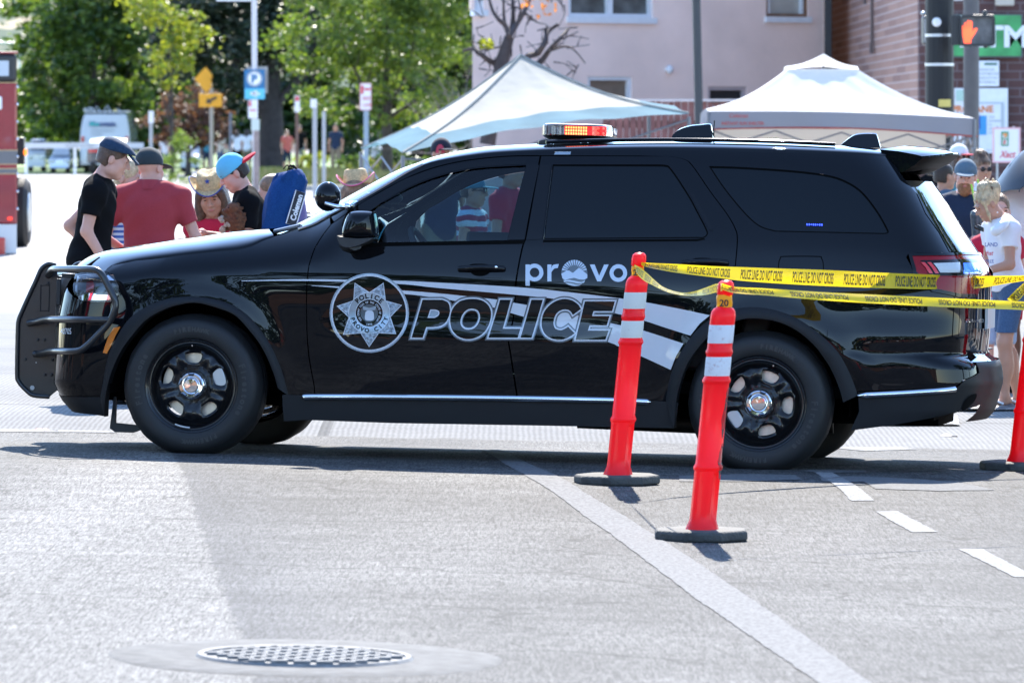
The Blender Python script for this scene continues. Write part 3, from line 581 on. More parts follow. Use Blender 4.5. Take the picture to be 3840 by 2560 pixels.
mb = MB(); mb.prism([(dpt(u,v,d).x, dpt(u,v,d).z) for u, v in [(2303.5,307),(2313,307),(2313,310.5),(2309.5,316),(2306,316),(2309,310.5),(2303.5,310.5)]], (0,d-.014,0), (1,0,0), (0,0,1), (0,.003,0)); mb.build('logo_seven', M_og, sg, smooth=False, world=True)
mb = MB(); mb.prism([(dpt(u,v,d).x, dpt(u,v,d).z) for u, v in [(2306,322.5),(2309.5,322.5),(2308.5,331.5),(2305,331.5)]], (0,d-.014,0), (1,0,0), (0,0,1), (0,.003,0)); mb.build('logo_seven', M_rd, sg, smooth=False, world=True)
ptext('lettering', 'Xact', 2296, 362, d-.010, 15, mat('script_red', (.6,.06,.10), .5), sg, .015, .85, shear=.35)
# ---- wooden fence
d = 88; fn = thing('wooden_fence', 'tall reddish brown board fence with pale cap rail', 'fence', (XX(1500,d), d, 0)); mb = MB(); random.seed(9)
x = XX(1385,d)
while x < XX(1745,d):
    w_ = random.uniform(.07,.10); mb.box(x, x+w_, d+random.uniform(0,.02), d+.05, .05, ZV(234,d)+random.uniform(-.01,.01)); x += w_+.014
mb.build('boards', mat('fence_boards', (.20,.085,.075), .85, var=.35, vscale=5), fn, smooth=False, world=True)
mb = MB(); mb.box(XX(1385,d), XX(1745,d), d-.05, d+.10, ZV(233.5,d), ZV(228,d)); mb.build('cap_rail', mat('fence_cap', (.58,.50,.48), .7), fn, smooth=False, world=True)
mb = MB(); mb.box(XX(1385,d), XX(1745,d), d+.06, d+.10, .3, .42); mb.box(XX(1385,d), XX(1745,d), d+.06, d+.10, 1.8, 1.92); mb.build('back_rail', M_board, fn, smooth=False, world=True)
mb = MB(); a = dpt(1640, 520, 66); 
# ---- poles
def pole(name, label, cat, u, wpx, d, v0, m, z0=0.0, lean=0.0, n=14, group=None):
    x = XX(u, d); r_ = wpx/13066.5*d/2; o = MB(); o.tube([(0,0,z0-.05),(lean*.5,0,(ZV(v0,d)+z0)/2),(lean,0,ZV(v0,d))], r_, n); b_ = thing(name, label, cat, (x, d, 0), 0, group); o.build('pole', m, b_); return b_
lp = pole('lamp_post', 'slim dark lamp post standing before the pink building', 'lamp post', 1612, 19, 84, -60, mat('post_dark_grey', (.035,.038,.043), .5), lean=-.09)
mb = MB(); mb.lathe([(.11,0),(.11,.5),(.07,.58)], 16); mb.build('base', MATS['post_dark_grey'], lp)
sp_ = thing('signal_pole', 'thick fluted black signal pole with two steel bands', 'signal pole', (XX(2158,77), 77, 0)); r0 = 32.5/13066.5*77
mb = MB(); n = 64; prof2 = [(r0*(1-.022*(k % 4 in (0,))), 2*math.pi*k/n) for k in range(n)]; mb.v = [(r_*math.cos(a), r_*math.sin(a), z) for z in (0, ZV(-60,77)) for r_, a in prof2]; mb.f = [(k, (k+1) % n, n+(k+1) % n, n+k) for k in range(n)]; mb.mi = [0]*n; mb.build('pole', mat('pole_black', (.012,.013,.015), .5, 0, .3, 0), sp_, auto=20)
mb = MB()
for v in (82, 149): z = ZV(v, 77); mb.lathe([(r0+.001,z-.018),(r0+.006,z-.018),(r0+.006,z+.018),(r0+.001,z+.018)], 48)
mb.build('steel_band', mat('band_steel', (.55,.55,.56), .35, .7), sp_); mb = MB(); p = dpt(2149, 52, 77); mb.lathe([(.001,-.012),(.05,-.010),(.062,0)], 14, 'Y', c=(p.x-XX(2158,77), -r0, p.z)); mb.build('cap_plug', M_white, sp_)
mb = MB(); mb.add([(r0*1.02*math.cos(a), r0*1.02*math.sin(a), z) for z in (ZV(246,77), ZV(229,77)) for a in (R(-98),R(-80),R(-62),R(-44))], [(i, i+1, 5+i, 4+i) for i in range(3)]); mb.build('sticker', mat('yellow_sticker', (.55,.45,.12), .6), sp_, recalc=False)
gp_ = pole('sign_pole', 'plain grey pole behind the pedestrian signal', 'pole', 2231, 36, 80, -60, mat('pole_grey', (.085,.08,.082), .55, var=.1), n=20)
# pedestrian signal
d = 76.4; ps = thing('pedestrian_signal', 'pedestrian signal box showing a lit orange raised hand', 'traffic signal', dpt(2244,71,d))
def rrect(u0, v0, u1, v1, r_, d): 
    a, b_ = dpt(u0, v1, d), dpt(u1, v0, d); rr = r_/13066.5*d; pts = []
    for cx, cz, a0 in ((b_.x-rr,b_.z-rr,0),(a.x+rr,b_.z-rr,90),(a.x+rr,a.z+rr,180),(b_.x-rr,a.z+rr,270)):
        for k in range(5): t_ = R(a0+22.5*k); pts.append((cx+rr*math.cos(t_), cz+rr*math.sin(t_)))
    return pts
mb = MB(); P1 = rrect(2204,35,2285,107,9,d); P2 = rrect(2209,41,2279,101,4,d)
vs = [V(p) for p in P1+P2]; r = delaunay_2d_cdt(vs, [], [list(range(20)), list(range(20,40))], 2, 1e-6)
mb.v = [(p.x, d-.07, p.y) for p in r[0]]; mb.f = [tuple(f) for f in r[2]]; mb.mi = [0]*len(mb.f); mb.add([(x, y, z) for y in (d-.07, d+.12) for x, z in P1], [(k, (k+1) % 20, 20+(k+1) % 20, 20+k) for k in range(20)]+[tuple(range(20,40))]); mb.add([(x, y, z) for y in (d-.07, d-.03) for x, z in P2], [(k, (k+1) % 20, 20+(k+1) % 20, 20+k) for k in range(20)])
mb.build('housing', M_black, ps, world=True, auto=40); mb = MB(); mb.v = [(x, d-.03, z) for x, z in P2]; mb.f = [tuple(range(20))]; mb.mi = [0]; mb.build('lens', mat('signal_lens', (.10,.10,.105), .2, var=.35, vscale=9), ps, smooth=False, world=True)
hz = [(648,492),(643,450),(632,400),(630,300),(636,290),(646,292),(650,330),(655,330),(655,262),(662,255),(672,258),(678,320),(684,320),(686,240),(694,232),(706,236),(708,318),(714,318),(716,240),(726,236),(740,246),(742,330),(748,360),(770,325),(785,320),(800,326),(790,350),(765,395),(740,430),(728,450),(728,492)]
hv = [dpt((3400+x/3.016)/1.63265, (y/3.016)/1.63265, d-.034) for x, y in hz]; vs = [V((p.x, p.z)) for p in hv]; r = delaunay_2d_cdt(vs, [], [list(range(len(vs)))], 1, 1e-6); mb = MB(); mb.v = [(p.x, d-.034, p.y) for p in r[0]]; mb.f = [tuple(f) for f in r[2]]; mb.mi = [0]*len(mb.f); mb.build('hand_symbol', mat('lit_orange_hand', (.8,.15,.03), .5, emit=(1.0,.075,.03), estr=.6), ps, smooth=False, world=True)
mb = MB(); a = dpt(2196,70,d); mb.obox((a.x, d+.08, a.z), (.06,0,0), (0,.06,0), (0,0,.20)); mb.tube([dpt(2262,35,d+.02), dpt(2262,30,d+.02)], .03, 8); mb.ell(dpt(2262,29,d+.02), .03,.03,.03); mb.tube([dpt(2235,36,d+.02), dpt(2282,36,d+.02)], .012, 6); mb.tube([dpt(2264,107,d+.02), dpt(2264,111,d+.02)], .03, 8); mb.build('bracket', M_black, ps, world=True)
d = 77.6; p2 = thing('pedestrian_signal', 'edge-on signal box half hidden behind the thick black pole', 'traffic signal', dpt(2120,71,d)); mb = MB(); a = dpt(2118,104,d); b_ = dpt(2150,37,d); mb.box(a.x, b_.x, d-.2, d+.2, a.z, b_.z); mb.build('housing', M_black, p2, smooth=False, world=True, bevel=.03); mb = MB(); a2 = dpt(2123,98,d-.205); b2 = dpt(2135,44,d-.205); mb.box(a2.x, b2.x, d-.206, d-.2, a2.z, b2.z); mb.build('lens', mat('lens_pale', (.5,.5,.52), .3), p2, smooth=False, world=True); mb = MB(); mb.ell(dpt(2120,31,d), .035,.03,.03); mb.ell(dpt(2128,32,d), .03,.03,.025); mb.build('fitting', M_steel, p2, world=True)
# ---- signs along the far street
def signpost(name, label, u, wpx, d, vtop, m, plates, cat='sign', group=None):
    t = pole(name, label, cat, u, wpx, d, vtop, m, group=group); return t
M_sw = mat('sign_face_white', (.72,.70,.72), .5); M_sr = mat('sign_red', (.55,.05,.07), .5)
d = 150; s3 = pole('bike_lane_sign', 'white and red bike lane sign on a blue grey post', 'sign', 841, 11, d, 196, mat('post_blue_grey', (.22,.29,.36), .5)); mb = MB(); plate(mb, 827, 192, 852.5, 253, d-.09, .02); mb.build('panel', M_sw, s3, smooth=False, world=True, bevel=.02)
mb = MB(); plate(mb, 829, 197, 835, 216, d-.10, .006); mb.build('symbol', M_sr, s3, smooth=False, world=True); mb = MB(); plate(mb, 837, 203, 851, 208, d-.10, .006); mb.build('bar', M_sr, s3, smooth=False, world=True); M_sp = mat('sign_pink_ink', (.62,.25,.28), .5)
ptext('lettering', 'BIKE', 833, 230, d-.10, 7.5, M_sp, s3, .03, .85); ptext('lettering', 'LANE', 833, 245, d-.10, 7.5, M_sp, s3, .03, .78)
mb = MB()
for (a0,b0,a1,b1) in ((827,191,852.5,192.6),(827,252,852.5,253.6),(826.4,191,828,253.6),(851.5,191,853,253.6)): plate(mb, a0,b0,a1,b1, d-.098, .01)
mb.build('sign_border', M_sp, s3, smooth=False, world=True)
d = 162; s2 = pole('parking_sign', 'tall pale pole with blue parking sign and cyan arrow plate', 'sign', 586, 12, d, -40, mat('post_pale', (.52,.50,.55), .45, .2), lean=-.03)
mb = MB(); plate(mb, 561, 160, 608, 204, d-.12, .03); mb.build('panel', mat('parking_blue', (.01,.13,.30), .5), s2, smooth=False, world=True); mb = MB(); plate(mb, 562, 204, 608, 228, d-.12, .03); mb.build('arrow_plate', mat('parking_cyan', (.10,.45,.62), .5), s2, smooth=False, world=True)
mb = MB(); c = dpt(584.5,181,d-.13); mb.lathe([(.185,0),(.225,-.004)], 32, 'Y', c=c); mb.build('symbol_ring', mat('ring_grey', (.35,.38,.42), .5), s2, recalc=False, world=True); mb = MB(); mb.lathe([(.001,0),(.175,0)], 32, 'Y', c=c)
mb.build('symbol_disc', M_wl, s2, recalc=False, world=True)
ptext('lettering', 'P', 577, 190, d-.14, 18, MATS['parking_blue'], s2, .05, 1.0); ptext('lettering', '<', 576, 222, d-.13, 13, M_wl, s2, .1, 1.2); mb = MB(); plate(mb, 580, 213.5, 597, 217.5, d-.13, .004); mb.build('arrow', M_wl, s2, smooth=False, world=True)
mb = MB(); plate(mb, 567, 153, 615, 215, d+.06, .02); mb.build('backing_sign', mat('sign_back_tan', (.34,.31,.28), .6), s2, smooth=False, world=True)
mb = MB(); plate(mb, 570, 230, 592, 272, d-.1, .02); mb.build('small_panel', M_sw, s2, smooth=False, world=True); mb = MB(); plate(mb, 571.5, 232, 577, 245, d-.11, .004); plate(mb, 573,252,588,255,d-.11,.004); mb.build('symbol', M_sr, s2, smooth=False, world=True)
mb = MB(); plate(mb, 577, 274, 596, 300, d-.1, .02); mb.build('small_panel', mat('pale_green_panel', (.5,.56,.52), .6), s2, smooth=False, world=True)
mb = MB(); plate(mb, 497, -30, 580, 3, d-.02, .03); mb.build('street_name_panel', M_sw, s2, smooth=False, world=True); mb = MB(); a = dpt(588, 330, d); mb.tube([(a.x, d, 0), (a.x, d, ZV(300,d))], .095, 12); mb.build('sleeve', mat('rusty_sleeve', (.26,.20,.19), .7, var=.2), s2, world=True)
d = 192; s1 = pole('arrow_sign', 'yellow diamond and yellow arrow plates on a weathered timber post', 'sign', 486, 9, d, 180, mat('weathered_timber', (.34,.30,.26), .85), z0=.15)
M_yel = mat('warning_yellow', (.75,.33,.005), .5); M_blk = mat('sign_black', (.02,.02,.02), .5)
mb = MB(); q = [(447,181),(472,154),(499,184),(474,214)]; pts = [dpt(u, v, d-.07) for u, v in q]; mb.prism([(p.x, p.z) for p in pts], (0,d-.08,0), (1,0,0), (0,0,1), (0,.02,0)); mb.build('diamond_panel', M_yel, s1, smooth=False, world=True)
mb = MB(); plate(mb, 457, 215, 510, 246, d-.08, .02); mb.build('arrow_panel', M_yel, s1, smooth=False, world=True, bevel=.03)
mb = MB(); pts = [dpt(u, v, d-.09) for u, v in [(473,238),(476,225),(480,229),(496,221),(499,226),(484,234),(488,238)]]; mb.prism([(p.x, p.z) for p in pts], (0,d-.09,0), (1,0,0), (0,0,1), (0,.006,0)); mb.build('arrow', M_blk, s1, smooth=False, world=True)
random.seed(2); mb = MB()
for k in range(95): p = dpt(random.uniform(490,512), random.uniform(165,205), d-.5); a = V((random.gauss(0,1), random.gauss(0,1), random.gauss(0,1))).normalized()*.13; b_ = a.orthogonal().normalized()*.08; mb.add([p-a, p+b_, p+a, p-b_], [(0,1,2,3)])
o = mb.build('hanging_branch', LD, None, smooth=False, recalc=False); solo(o, 'dark leafy branch tip hanging over the yellow diamond sign', 'branch')
for nm, lab, u, wpx, d, vt, m, pl in (('parking_notice', 'small red and white notice on a rusty post left of the grey posts', 682, 7, 170, 222, mat('rusty_post', (.16,.09,.075), .8), (677,220,688.5,258)), ('parking_notice', 'grey post with a tiny tilted white notice at its top', 723, 10, 148, 228, mat('grey_post', (.36,.36,.38), .5), (713,228,727,248)), ('plain_post', 'short pale grey post right of the tiny white notice', 744, 8, 165, 256, MATS['grey_post'], None), ('plain_post', 'thin grey post with a square white plate left of the plum tree', 347, 8, 190, 262, MATS['grey_post'], (341,255,353,283)), ('plain_post', 'thin dark post between the plum tree and parking sign', 529, 6, 205, 258, mat('dark_post', (.12,.13,.16), .6), None)):
    t = pole(nm, lab, 'sign' if pl else 'post', u, wpx, d, vt, m, group='small posts along the far verge')
    if pl:
        mb = MB(); plate(mb, *pl, d-.06, .02); mb.build('panel', M_sw, t, smooth=False, world=True)
        if u == 682: mb = MB(); plate(mb, 678, 222, 687, 232, d-.07, .004); mb.build('symbol', M_sr, t, smooth=False, world=True)
# distant green traffic light
d = 290; t = thing('traffic_light', 'tiny distant traffic light glowing green beside the fire engine', 'traffic light', (XX(45,d), d, 0)); mb = MB(); plate(mb, 41, 160, 50, 188, d, .2); mb.build('housing', M_black, t, smooth=False, world=True); mb = MB(); mb.ell(dpt(46.5,173,d-.05), .11,.05,.11); mb.build('green_lamp', mat('lit_green', (.05,.6,.35), .5, emit=(.05,.9,.5), estr=.35), t, world=True); mb = MB(); mb.tube([dpt(44,165,d+.1), dpt(44,100,d+.1), dpt(-60,96,d+.1)], .08, 6); mb.tube([dpt(-60,96,d+.1), (XX(-60,d), d+.1, 0)], .12, 6); mb.build('pole', M_steel, t, world=True)
# barricade
d = 222; t = thing('barricade', 'long white barrier board across the far end of the street', 'barricade', (XX(190,d), d, 0)); mb = MB(); plate(mb, 55, 328, 330, 341, d, .04); mb.build('board', mat('barricade_white', (.6,.59,.6), .6), t, smooth=False, world=True); mb = MB()
for u in (60, 172, 282): plate(mb, u-3, 341, u+3, 403, d+.05, .05)
mb.build('leg', M_white, t, smooth=False, world=True)
mb = MB(); 
ptext('lettering', 'ROAD CLOSED', 150, 338, d-.01, 7, M_gl, t, .0, 1.0)
# ================================================================ barrier posts and tape
M_post = mat('fluorescent_red_plastic', (.85,.012,.022), .38, 0, .4, .15, var=.08, vscale=6)
def translucent(m, c, f):
    nt = m.node_tree; b = bsdf(m); t = nt.nodes.new('ShaderNodeBsdfTranslucent'); t.inputs[0].default_value = (*c,1); mx = nt.nodes.new('ShaderNodeMixShader'); mx.inputs[0].default_value = f; o = nt.nodes['Material Output']; nt.links.new(b.outputs[0], mx.inputs[1]); nt.links.new(t.outputs[0], mx.inputs[2]); nt.links.new(mx.outputs[0], o.inputs[0])
def band_mat(name, c, wear):
    m = paint_mat(name, c, wear, 18); nt = m.node_tree
    for n in nt.nodes:
        if n.type == 'MIX': n.inputs[6].default_value = (.42,.20,.19,1)
    return m
M_band = band_mat('reflective_band', (.66,.66,.61), .27); M_bandw = band_mat('worn_reflective_band', (.70,.70,.72), .34)
M_base = mat('black_rubber_base', (.055,.055,.052), .8, var=.35, vscale=12, bump=.4, bscale=60)
def delineator(label, base, H, lean, rz, bm, scuffs=0, foot='octagon'):
    t = thing('delineator_post', label, 'traffic post', base, 0, 'red delineator posts with tape')
    R0 = .0545; k = H/1.13
    prof = [(.074,.04),(.068,.058),(.0585,.085),(.0575,.12),(.0575,.28),(.058,.30),(.0625,.305),(.064,.315),(.062,.322),(.0565,.332),(.0555,.56),(.0555,.672),(.057,.680),(.0615,.686),(.062,.695),(.0575,.703),(.0545,.712),(.0545,.716),(.0545,.793),(.0545,.800),(.057,.808),(.0595,.814),(.058,.822),(.0545,.832),(.0545,.858),(.0545,.932),(.0545,.938),(.0555,.960),(.0560,.975),(.052,.993),(.044,1.005),(.033,1.012),(.026,1.02),(.024,1.045),(.024,1.062),(.034,1.066),(.036,1.075),(.036,1.10),(.033,1.117),(.022,1.127),(.001,1.130)]
    sh_ = lambda x, y, z: (x+lean*(z*k), y, z*k)
    n = 40
    def lathe_sel(z0, z1, grow=0.0):
        mb = MB(); pf = [(r+grow, z) for r, z in prof if z0-1e-6 <= z <= z1+1e-6]; mb.lathe(pf, n); mb.v = [sh_(*p) for p in mb.v]; return mb
    mb = lathe_sel(0, 2); out = []
    for (x, y, z) in mb.v:                    # flat gripping recess low on one side, drilled cap
        zz = z/k; xc = x-lean*z; a = math.atan2(y, xc); r = math.hypot(xc, y)
        if .10 < zz < .285:
            d_ = (a-R(-32)+math.pi) % (2*math.pi)-math.pi
            if abs(d_) < .55: f = sm(.55, .42, abs(d_)) if False else (1-sm(.34, .50, abs(d_))); r *= 1-.30*f
        if zz > .94 and zz < 1.01:
            d_ = (a*1.5) % math.pi; r *= 1-.05*math.exp(-((d_-math.pi/2)/.3)**2)
        out.append((r*math.cos(a)+lean*z, r*math.sin(a), z))
    mb.v = out; mb.build('tube', M_post, t, auto=35)
    for z0, z1 in ((.716,.793),(.858,.932)): mb = MB(); mb.lathe([(.0549,z0-.003),(.0556,z0),(.0556,z1),(.0549,z1+.003)], n); mb.v = [sh_(*p) for p in mb.v]; mb.build('reflective_band', bm, t)
    if scuffs:
        mb = MB(); 
        for (z0, z1, a0, wdt) in ((.44,.60,-30,.05),(.26,.42,-26,.055),(.56,.66,-24,.03)):
            pts = [(z0+(z1-z0)*i/8, R(a0)+random.uniform(-.05,.05), wdt*math.sin(math.pi*(i+.3)/8.6)*random.uniform(.7,1.2)) for i in range(9)]
            vs = []; 
            for z, a, w_ in pts: rr = np.interp(z, [p[1] for p in prof], [p[0] for p in prof])+.0008; vs += [sh_(rr*math.cos(a-w_*6), rr*math.sin(a-w_*6), z), sh_(rr*math.cos(a+w_*6), rr*math.sin(a+w_*6), z)]
            mb.add(vs, [(2*i, 2*i+1, 2*i+3, 2*i+2) for i in range(8)])
        mb.build('scuff', mat('scuff_black', (.05,.04,.045), .6), t)
    mb = MB()
    RB = .205; pts = []
    for i in range(8): a = R(22.5+45*i)+rz; pts.append((RB*1.05*math.cos(a), RB*1.05*math.sin(a)))
    ring = []; 
    for z, kk in ((.0,.97),(.008,1.0),(.034,1.0),(.043,.965),(.045,.93)): ring.append([(x*kk, y*kk, z) for x, y in pts])
    mb.v = [p for r_ in ring for p in r_]; mb.f = [tuple(range(8))]+[(i*8+j, i*8+(j+1) % 8, (i+1)*8+(j+1) % 8, (i+1)*8+j) for i in range(4) for j in range(8)]+[tuple(range(32,40))]; mb.mi = [0]*len(mb.f)
    mb.build('base', M_base, t, auto=30, bevel=.004)
    return t
B1 = gp(1417*1.63265, 1110*1.63265); B2 = gp(1610*1.63265, 1238*1.63265); d3 = gd(2340*1.63265, 1078*1.63265); B3 = gp(2340*1.63265, 1078*1.63265)
delineator('clean leaning red post with two greyish bands in front of the rear door', B1, 1.135, .098, R(12), M_band)
delineator('scuffed leaning red post with peeling white bands, standing before the rear wheel', B2, 1.125, .098, R(0), M_bandw, 1)
delineator('red post cut off by the right picture edge, on a thick black base', B3, 1.13, .115, R(5), M_bandw, 1)
M_tape = mat('yellow_tape', (.80,.56,.01), .35, 0, .5); bb = bsdf(M_tape); bb.inputs['Transmission Weight'].default_value = 0
nt = M_tape.node_tree; tr = nt.nodes.new('ShaderNodeBsdfTranslucent'); tr.inputs[0].default_value = (1.0,.72,.02,1); mxs = nt.nodes.new('ShaderNodeMixShader'); mxs.inputs[0].default_value = .38; o_ = nt.nodes['Material Output']; nt.links.new(bb.outputs[0], mxs.inputs[1]); nt.links.new(tr.outputs[0], mxs.inputs[2]); nt.links.new(mxs.outputs[0], o_.inputs[0])
M_ink = mat('tape_black_ink', (.012,.012,.010), .5)
def ribbon(name, label, top, bot, words=None, group='strands of yellow police tape', flipped=False, see=(0.0, 1.0), n=90, hpart=1.0):
    T = resamp([tuple(p) for p in spl(top, 10)], n); Bt = resamp([tuple(p) for p in spl(bot, 10)], n); K = 6; mb = MB()
    def P(s, h):                               # s 0..1 along, h 0..1 from the lower to the upper edge
        f = s*(n-1); i = min(int(f), n-2); f -= i; a = T[i]*(1-f)+T[i+1]*f; b_ = Bt[i]*(1-f)+Bt[i+1]*f
        p = b_+(a-b_)*h; p[1] += .012*math.sin(math.pi*h)*math.sin(s*9+1)+.006*math.sin(s*31)*h; return V(p)
    mb.grid(lambda u, v: P(u, v), n*2, K); o = mb.build(name, M_tape, None); tag(o, label, 'tape', group)
    if words:
        L_ = float(np.sum(np.linalg.norm(np.diff((T+Bt)/2, axis=0), axis=1))); mbt = MB(); pos = words[0]
        vs, fs = text_mesh('POLICE LINE: DO NOT CROSS', .058, .0012, 0, .44); W_ = max(x for x, y in vs)
        while pos < L_-.05:
            pts = []; ok = True
            for x, y in vs:
                s_ = (pos+x)/L_; h = (.16+y/.058*.95)
                if flipped: s_ = (pos+W_-x)/L_; h = .98-h*.82-.0+words[2]
                pts.append((s_, h))
            keep = [f for f in fs if all(0 <= pts[i][0] <= 1 and 0.02 <= pts[i][1] <= .985 for i in f)]
            q = []
            for s_, h in pts: p = P(min(1, max(0, s_)), min(1, max(0, h))); q.append(p+V((0,-.0025,.0)))
            mbt.add(q, keep); pos += W_+words[1]
        if mbt.f: mbt.build('tape_lettering', M_ink, o, smooth=False, recalc=False)
    return o
FP = lambda x, y, d: at(x, y, d)
dB1, dB2, dB3 = B1.y, B2.y, B3.y
zA = lambda x, y: (2000+x/2.613, 900+y/2.613); z8 = lambda x, y: (2400+x/1.4521, 900+y/1.4521)
ds = lambda x: dB1+(dB3-dB1)*(x-2400)/(1440)
up_t = [(z8(8,121), dB1-.06),(z8(60,125),dB1-.02),(z8(200,131),ds(2540)),(z8(400,142),ds(2680)),(z8(600,149),ds(2810)),(z8(1000,163),ds(3090)),(z8(1400,181),ds(3360)),(z8(1700,192),ds(3570)),(z8(1850,196),ds(3680)),(z8(1980,194),ds(3760)),(z8(2095,192),ds(3840)),((3905,1026),ds(3905)+.05)]
up_b = [(z8(8,138), dB1-.06),(z8(60,152),dB1-.04),(z8(200,178),ds(2540)-.01),(z8(400,203),ds(2680)-.01),(z8(600,226),ds(2810)),(z8(1000,250),ds(3090)),(z8(1400,264),ds(3360)),(z8(1700,268),ds(3570)),(z8(1850,262),ds(3680)+.02),(z8(1980,240),ds(3760)+.03),(z8(2095,222),ds(3840)+.03),((3905,1046),ds(3905)+.05)]
ribbon('police_tape', 'upper strand of yellow police tape running from the farther post past the tail lamp', [FP(*p, d) for p, d in up_t], [FP(*p, d) for p, d in up_b], (.02,.085,0))
dl = lambda x: dB2-.0+(x-2730)/1110*1.1
lo_t = [(z8(448,236),dB2-.08),(z8(490,250),dB2-.06),(z8(540,257),dl(2772)),(z8(700,264),dl(2882)),(z8(1000,284),dl(3088)),(z8(1400,303),dl(3364)),(z8(1700,318),dl(3570)),(z8(2091,335),dl(3840)),((3960,1138),dl(3960))]
lo_b = [(z8(440,268),dB2-.08),(z8(490,284),dB2-.06),(z8(540,291),dl(2772)-.03),(z8(700,303),dl(2882)-.035),(z8(1000,328),dl(3088)-.035),(z8(1400,352),dl(3364)-.03),(z8(1700,366),dl(3570)-.03),(z8(2091,381),dl(3840)-.03),((3960,1170),dl(3960)-.03)]
ribbon('police_tape', 'lower strand of yellow police tape with upside-down lettering from the scuffed post', [FP(*p, d) for p, d in lo_t], [FP(*p, d) for p, d in lo_b], (.0,.10,-.06), flipped=True)
dm = lambda t: dB1+(dB2-dB1)*t
mt = [(zA(990,238),0),(zA(1030,262),.03),(zA(1100,310),.15),(zA(1180,385),.3),(zA(1260,452),.45),(zA(1350,492),.58),(zA(1450,515),.7),(zA(1560,508),.8),(zA(1680,470),.88),(zA(1780,432),.95),(zA(1850,420),1)]
mo = [(zA(992,262),0),(zA(1020,335),.03),(zA(1080,395),.15),(zA(1160,438),.3),(zA(1240,478),.45),(zA(1330,514),.58),(zA(1440,538),.7),(zA(1560,546),.8),(zA(1680,538),.88),(zA(1790,512),.95),(zA(1850,500),1)]
ribbon('police_tape', 'twisted sagging strand of yellow police tape slung between the two leaning posts', [FP(*p, dm(t)-.055) for p, t in mt], [FP(*p, dm(t)-.075) for p, t in mo], (.05,.12,0))
def wrap(nm, lab, B, z0, z1, lean, r=.031):
    mb = MB(); vs = []
    mb.grid(lambda u, v: V((B.x+lean*(z0+(z1-z0)*v)+r*(1+.25*math.sin(u*19+v*5)*.3)*math.cos(2*math.pi*u), B.y+r*math.sin(2*math.pi*u), B.z+z0+(z1-z0)*v+.006*math.sin(u*12))), 28, 5)
    o = mb.build(nm, M_tape, None); tag(o, lab, 'tape', 'strands of yellow police tape'); mt_ = MB(); text_on(mt_, '20', (B.x+lean*z0-.02, B.y-r-.008, B.z+z0+.008), (1,0,0), (0,0,1), .04, .001); mt_.build('tape_lettering', M_ink, o, smooth=False, recalc=False)
wrap('tape_knot', 'yellow tape knotted round the neck of the farther leaning post', B1, 1.015, 1.065, .098); wrap('tape_knot', 'yellow tape wound round the neck of the scuffed post', B2, 1.005, 1.058, .098, .034)
ribbon('police_tape', 'loose crumpled end of yellow tape by the right picture edge', [FP(3777,1122,30.2), FP(3800,1096,30.2), FP(3840,1060,30.3), FP(3880,1030,30.4)], [FP(3800,1134,30.2), FP(3825,1122,30.2), FP(3850,1090,30.3), FP(3890,1056,30.4)], (.02,.3,0), n=30)
translucent(M_post, (1.0,.02,.035), .42)
# ================================================================ canopies
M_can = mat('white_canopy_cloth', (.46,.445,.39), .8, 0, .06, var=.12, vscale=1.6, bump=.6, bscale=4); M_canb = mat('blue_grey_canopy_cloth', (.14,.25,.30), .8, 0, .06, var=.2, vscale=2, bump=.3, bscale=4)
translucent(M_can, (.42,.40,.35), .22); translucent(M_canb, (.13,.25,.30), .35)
can = thing('canopy', 'tilted white canopy with blue grey lower edge and sagging corners', 'canopy', (XX(1200,63), 63, 0))
FL, FR, BL, BR, PK = dpt(925,352,60.6), dpt(1582,262,62.2), dpt(829,343,63.4), dpt(1490,262,65.4), dpt(1195,129,63.2)
def quad_tent(A, B, C, ncols=26, nrows=18, sag=.10):
    def f(u, v):                               # v 0 at the eave, 1 at the peak
        e = A+(B-A)*u; p = e+(C-e)*v; s_ = math.sin(math.pi*u)*sag*(1-v)*(.35+.65*(1-v)); q = p-V((0,0,1))*(math.sin(math.pi*v)*.10*(1-.2*math.sin(math.pi*u)))+V((0,0,s_*.9)); q.z += .014*math.sin(u*23+v*7)*math.sin(math.pi*u)*(1-v)
        return q
    return f
for A, B in ((FL,FR),(BL,FL),(FR,BR),(BR,BL)):
    mb = MB(); f = quad_tent(A, B, PK); K = 20
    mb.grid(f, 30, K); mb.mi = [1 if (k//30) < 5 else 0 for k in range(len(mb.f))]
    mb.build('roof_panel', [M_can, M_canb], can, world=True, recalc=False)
mb = MB()
for c in (FL, FR, BL, BR): mb.tube([c+(PK-c)*t-V((0,0,.1*math.sin(math.pi*t)-.012)) for t in np.linspace(0,1,9)], .012, 5)
mb.build('seam', mat('canopy_seam', (.30,.30,.27), .8), can, world=True)
mb = MB()
for c in (FL, FR, BL, BR): mb.tube([c-V((0,0,.03)), (c.x+.02, c.y, .02)], .022, 6)
for A, B in ((FL,FR),(BL,FL)):
    for i in range(2): a, b_ = A+(B-A)*(i/2)-V((0,0,.06)), A+(B-A)*((i+1)/2)-V((0,0,.06)); mb.tube([a-V((0,0,.3)), b_], .012, 5); mb.tube([a, b_-V((0,0,.3))], .012, 5)
mb.build('frame', mat('canopy_frame_grey', (.2,.2,.21), .5, .5), can, world=True)
M_wh2 = mat('bright_canopy_cloth', (.74,.73,.71), .8, 0, .06, bump=.2, bscale=2.5); translucent(M_wh2, (.8,.8,.78), .30)
M_val = mat('grey_valance', (.26,.26,.285), .8, 0, .08, var=.06, vscale=1.5, bump=.2, bscale=3); translucent(M_val, (.4,.4,.42), .2)
can2 = thing('canopy', 'white peaked canopy with grey valance and orange red hem', 'canopy', (XX(1930,66), 66, 0))
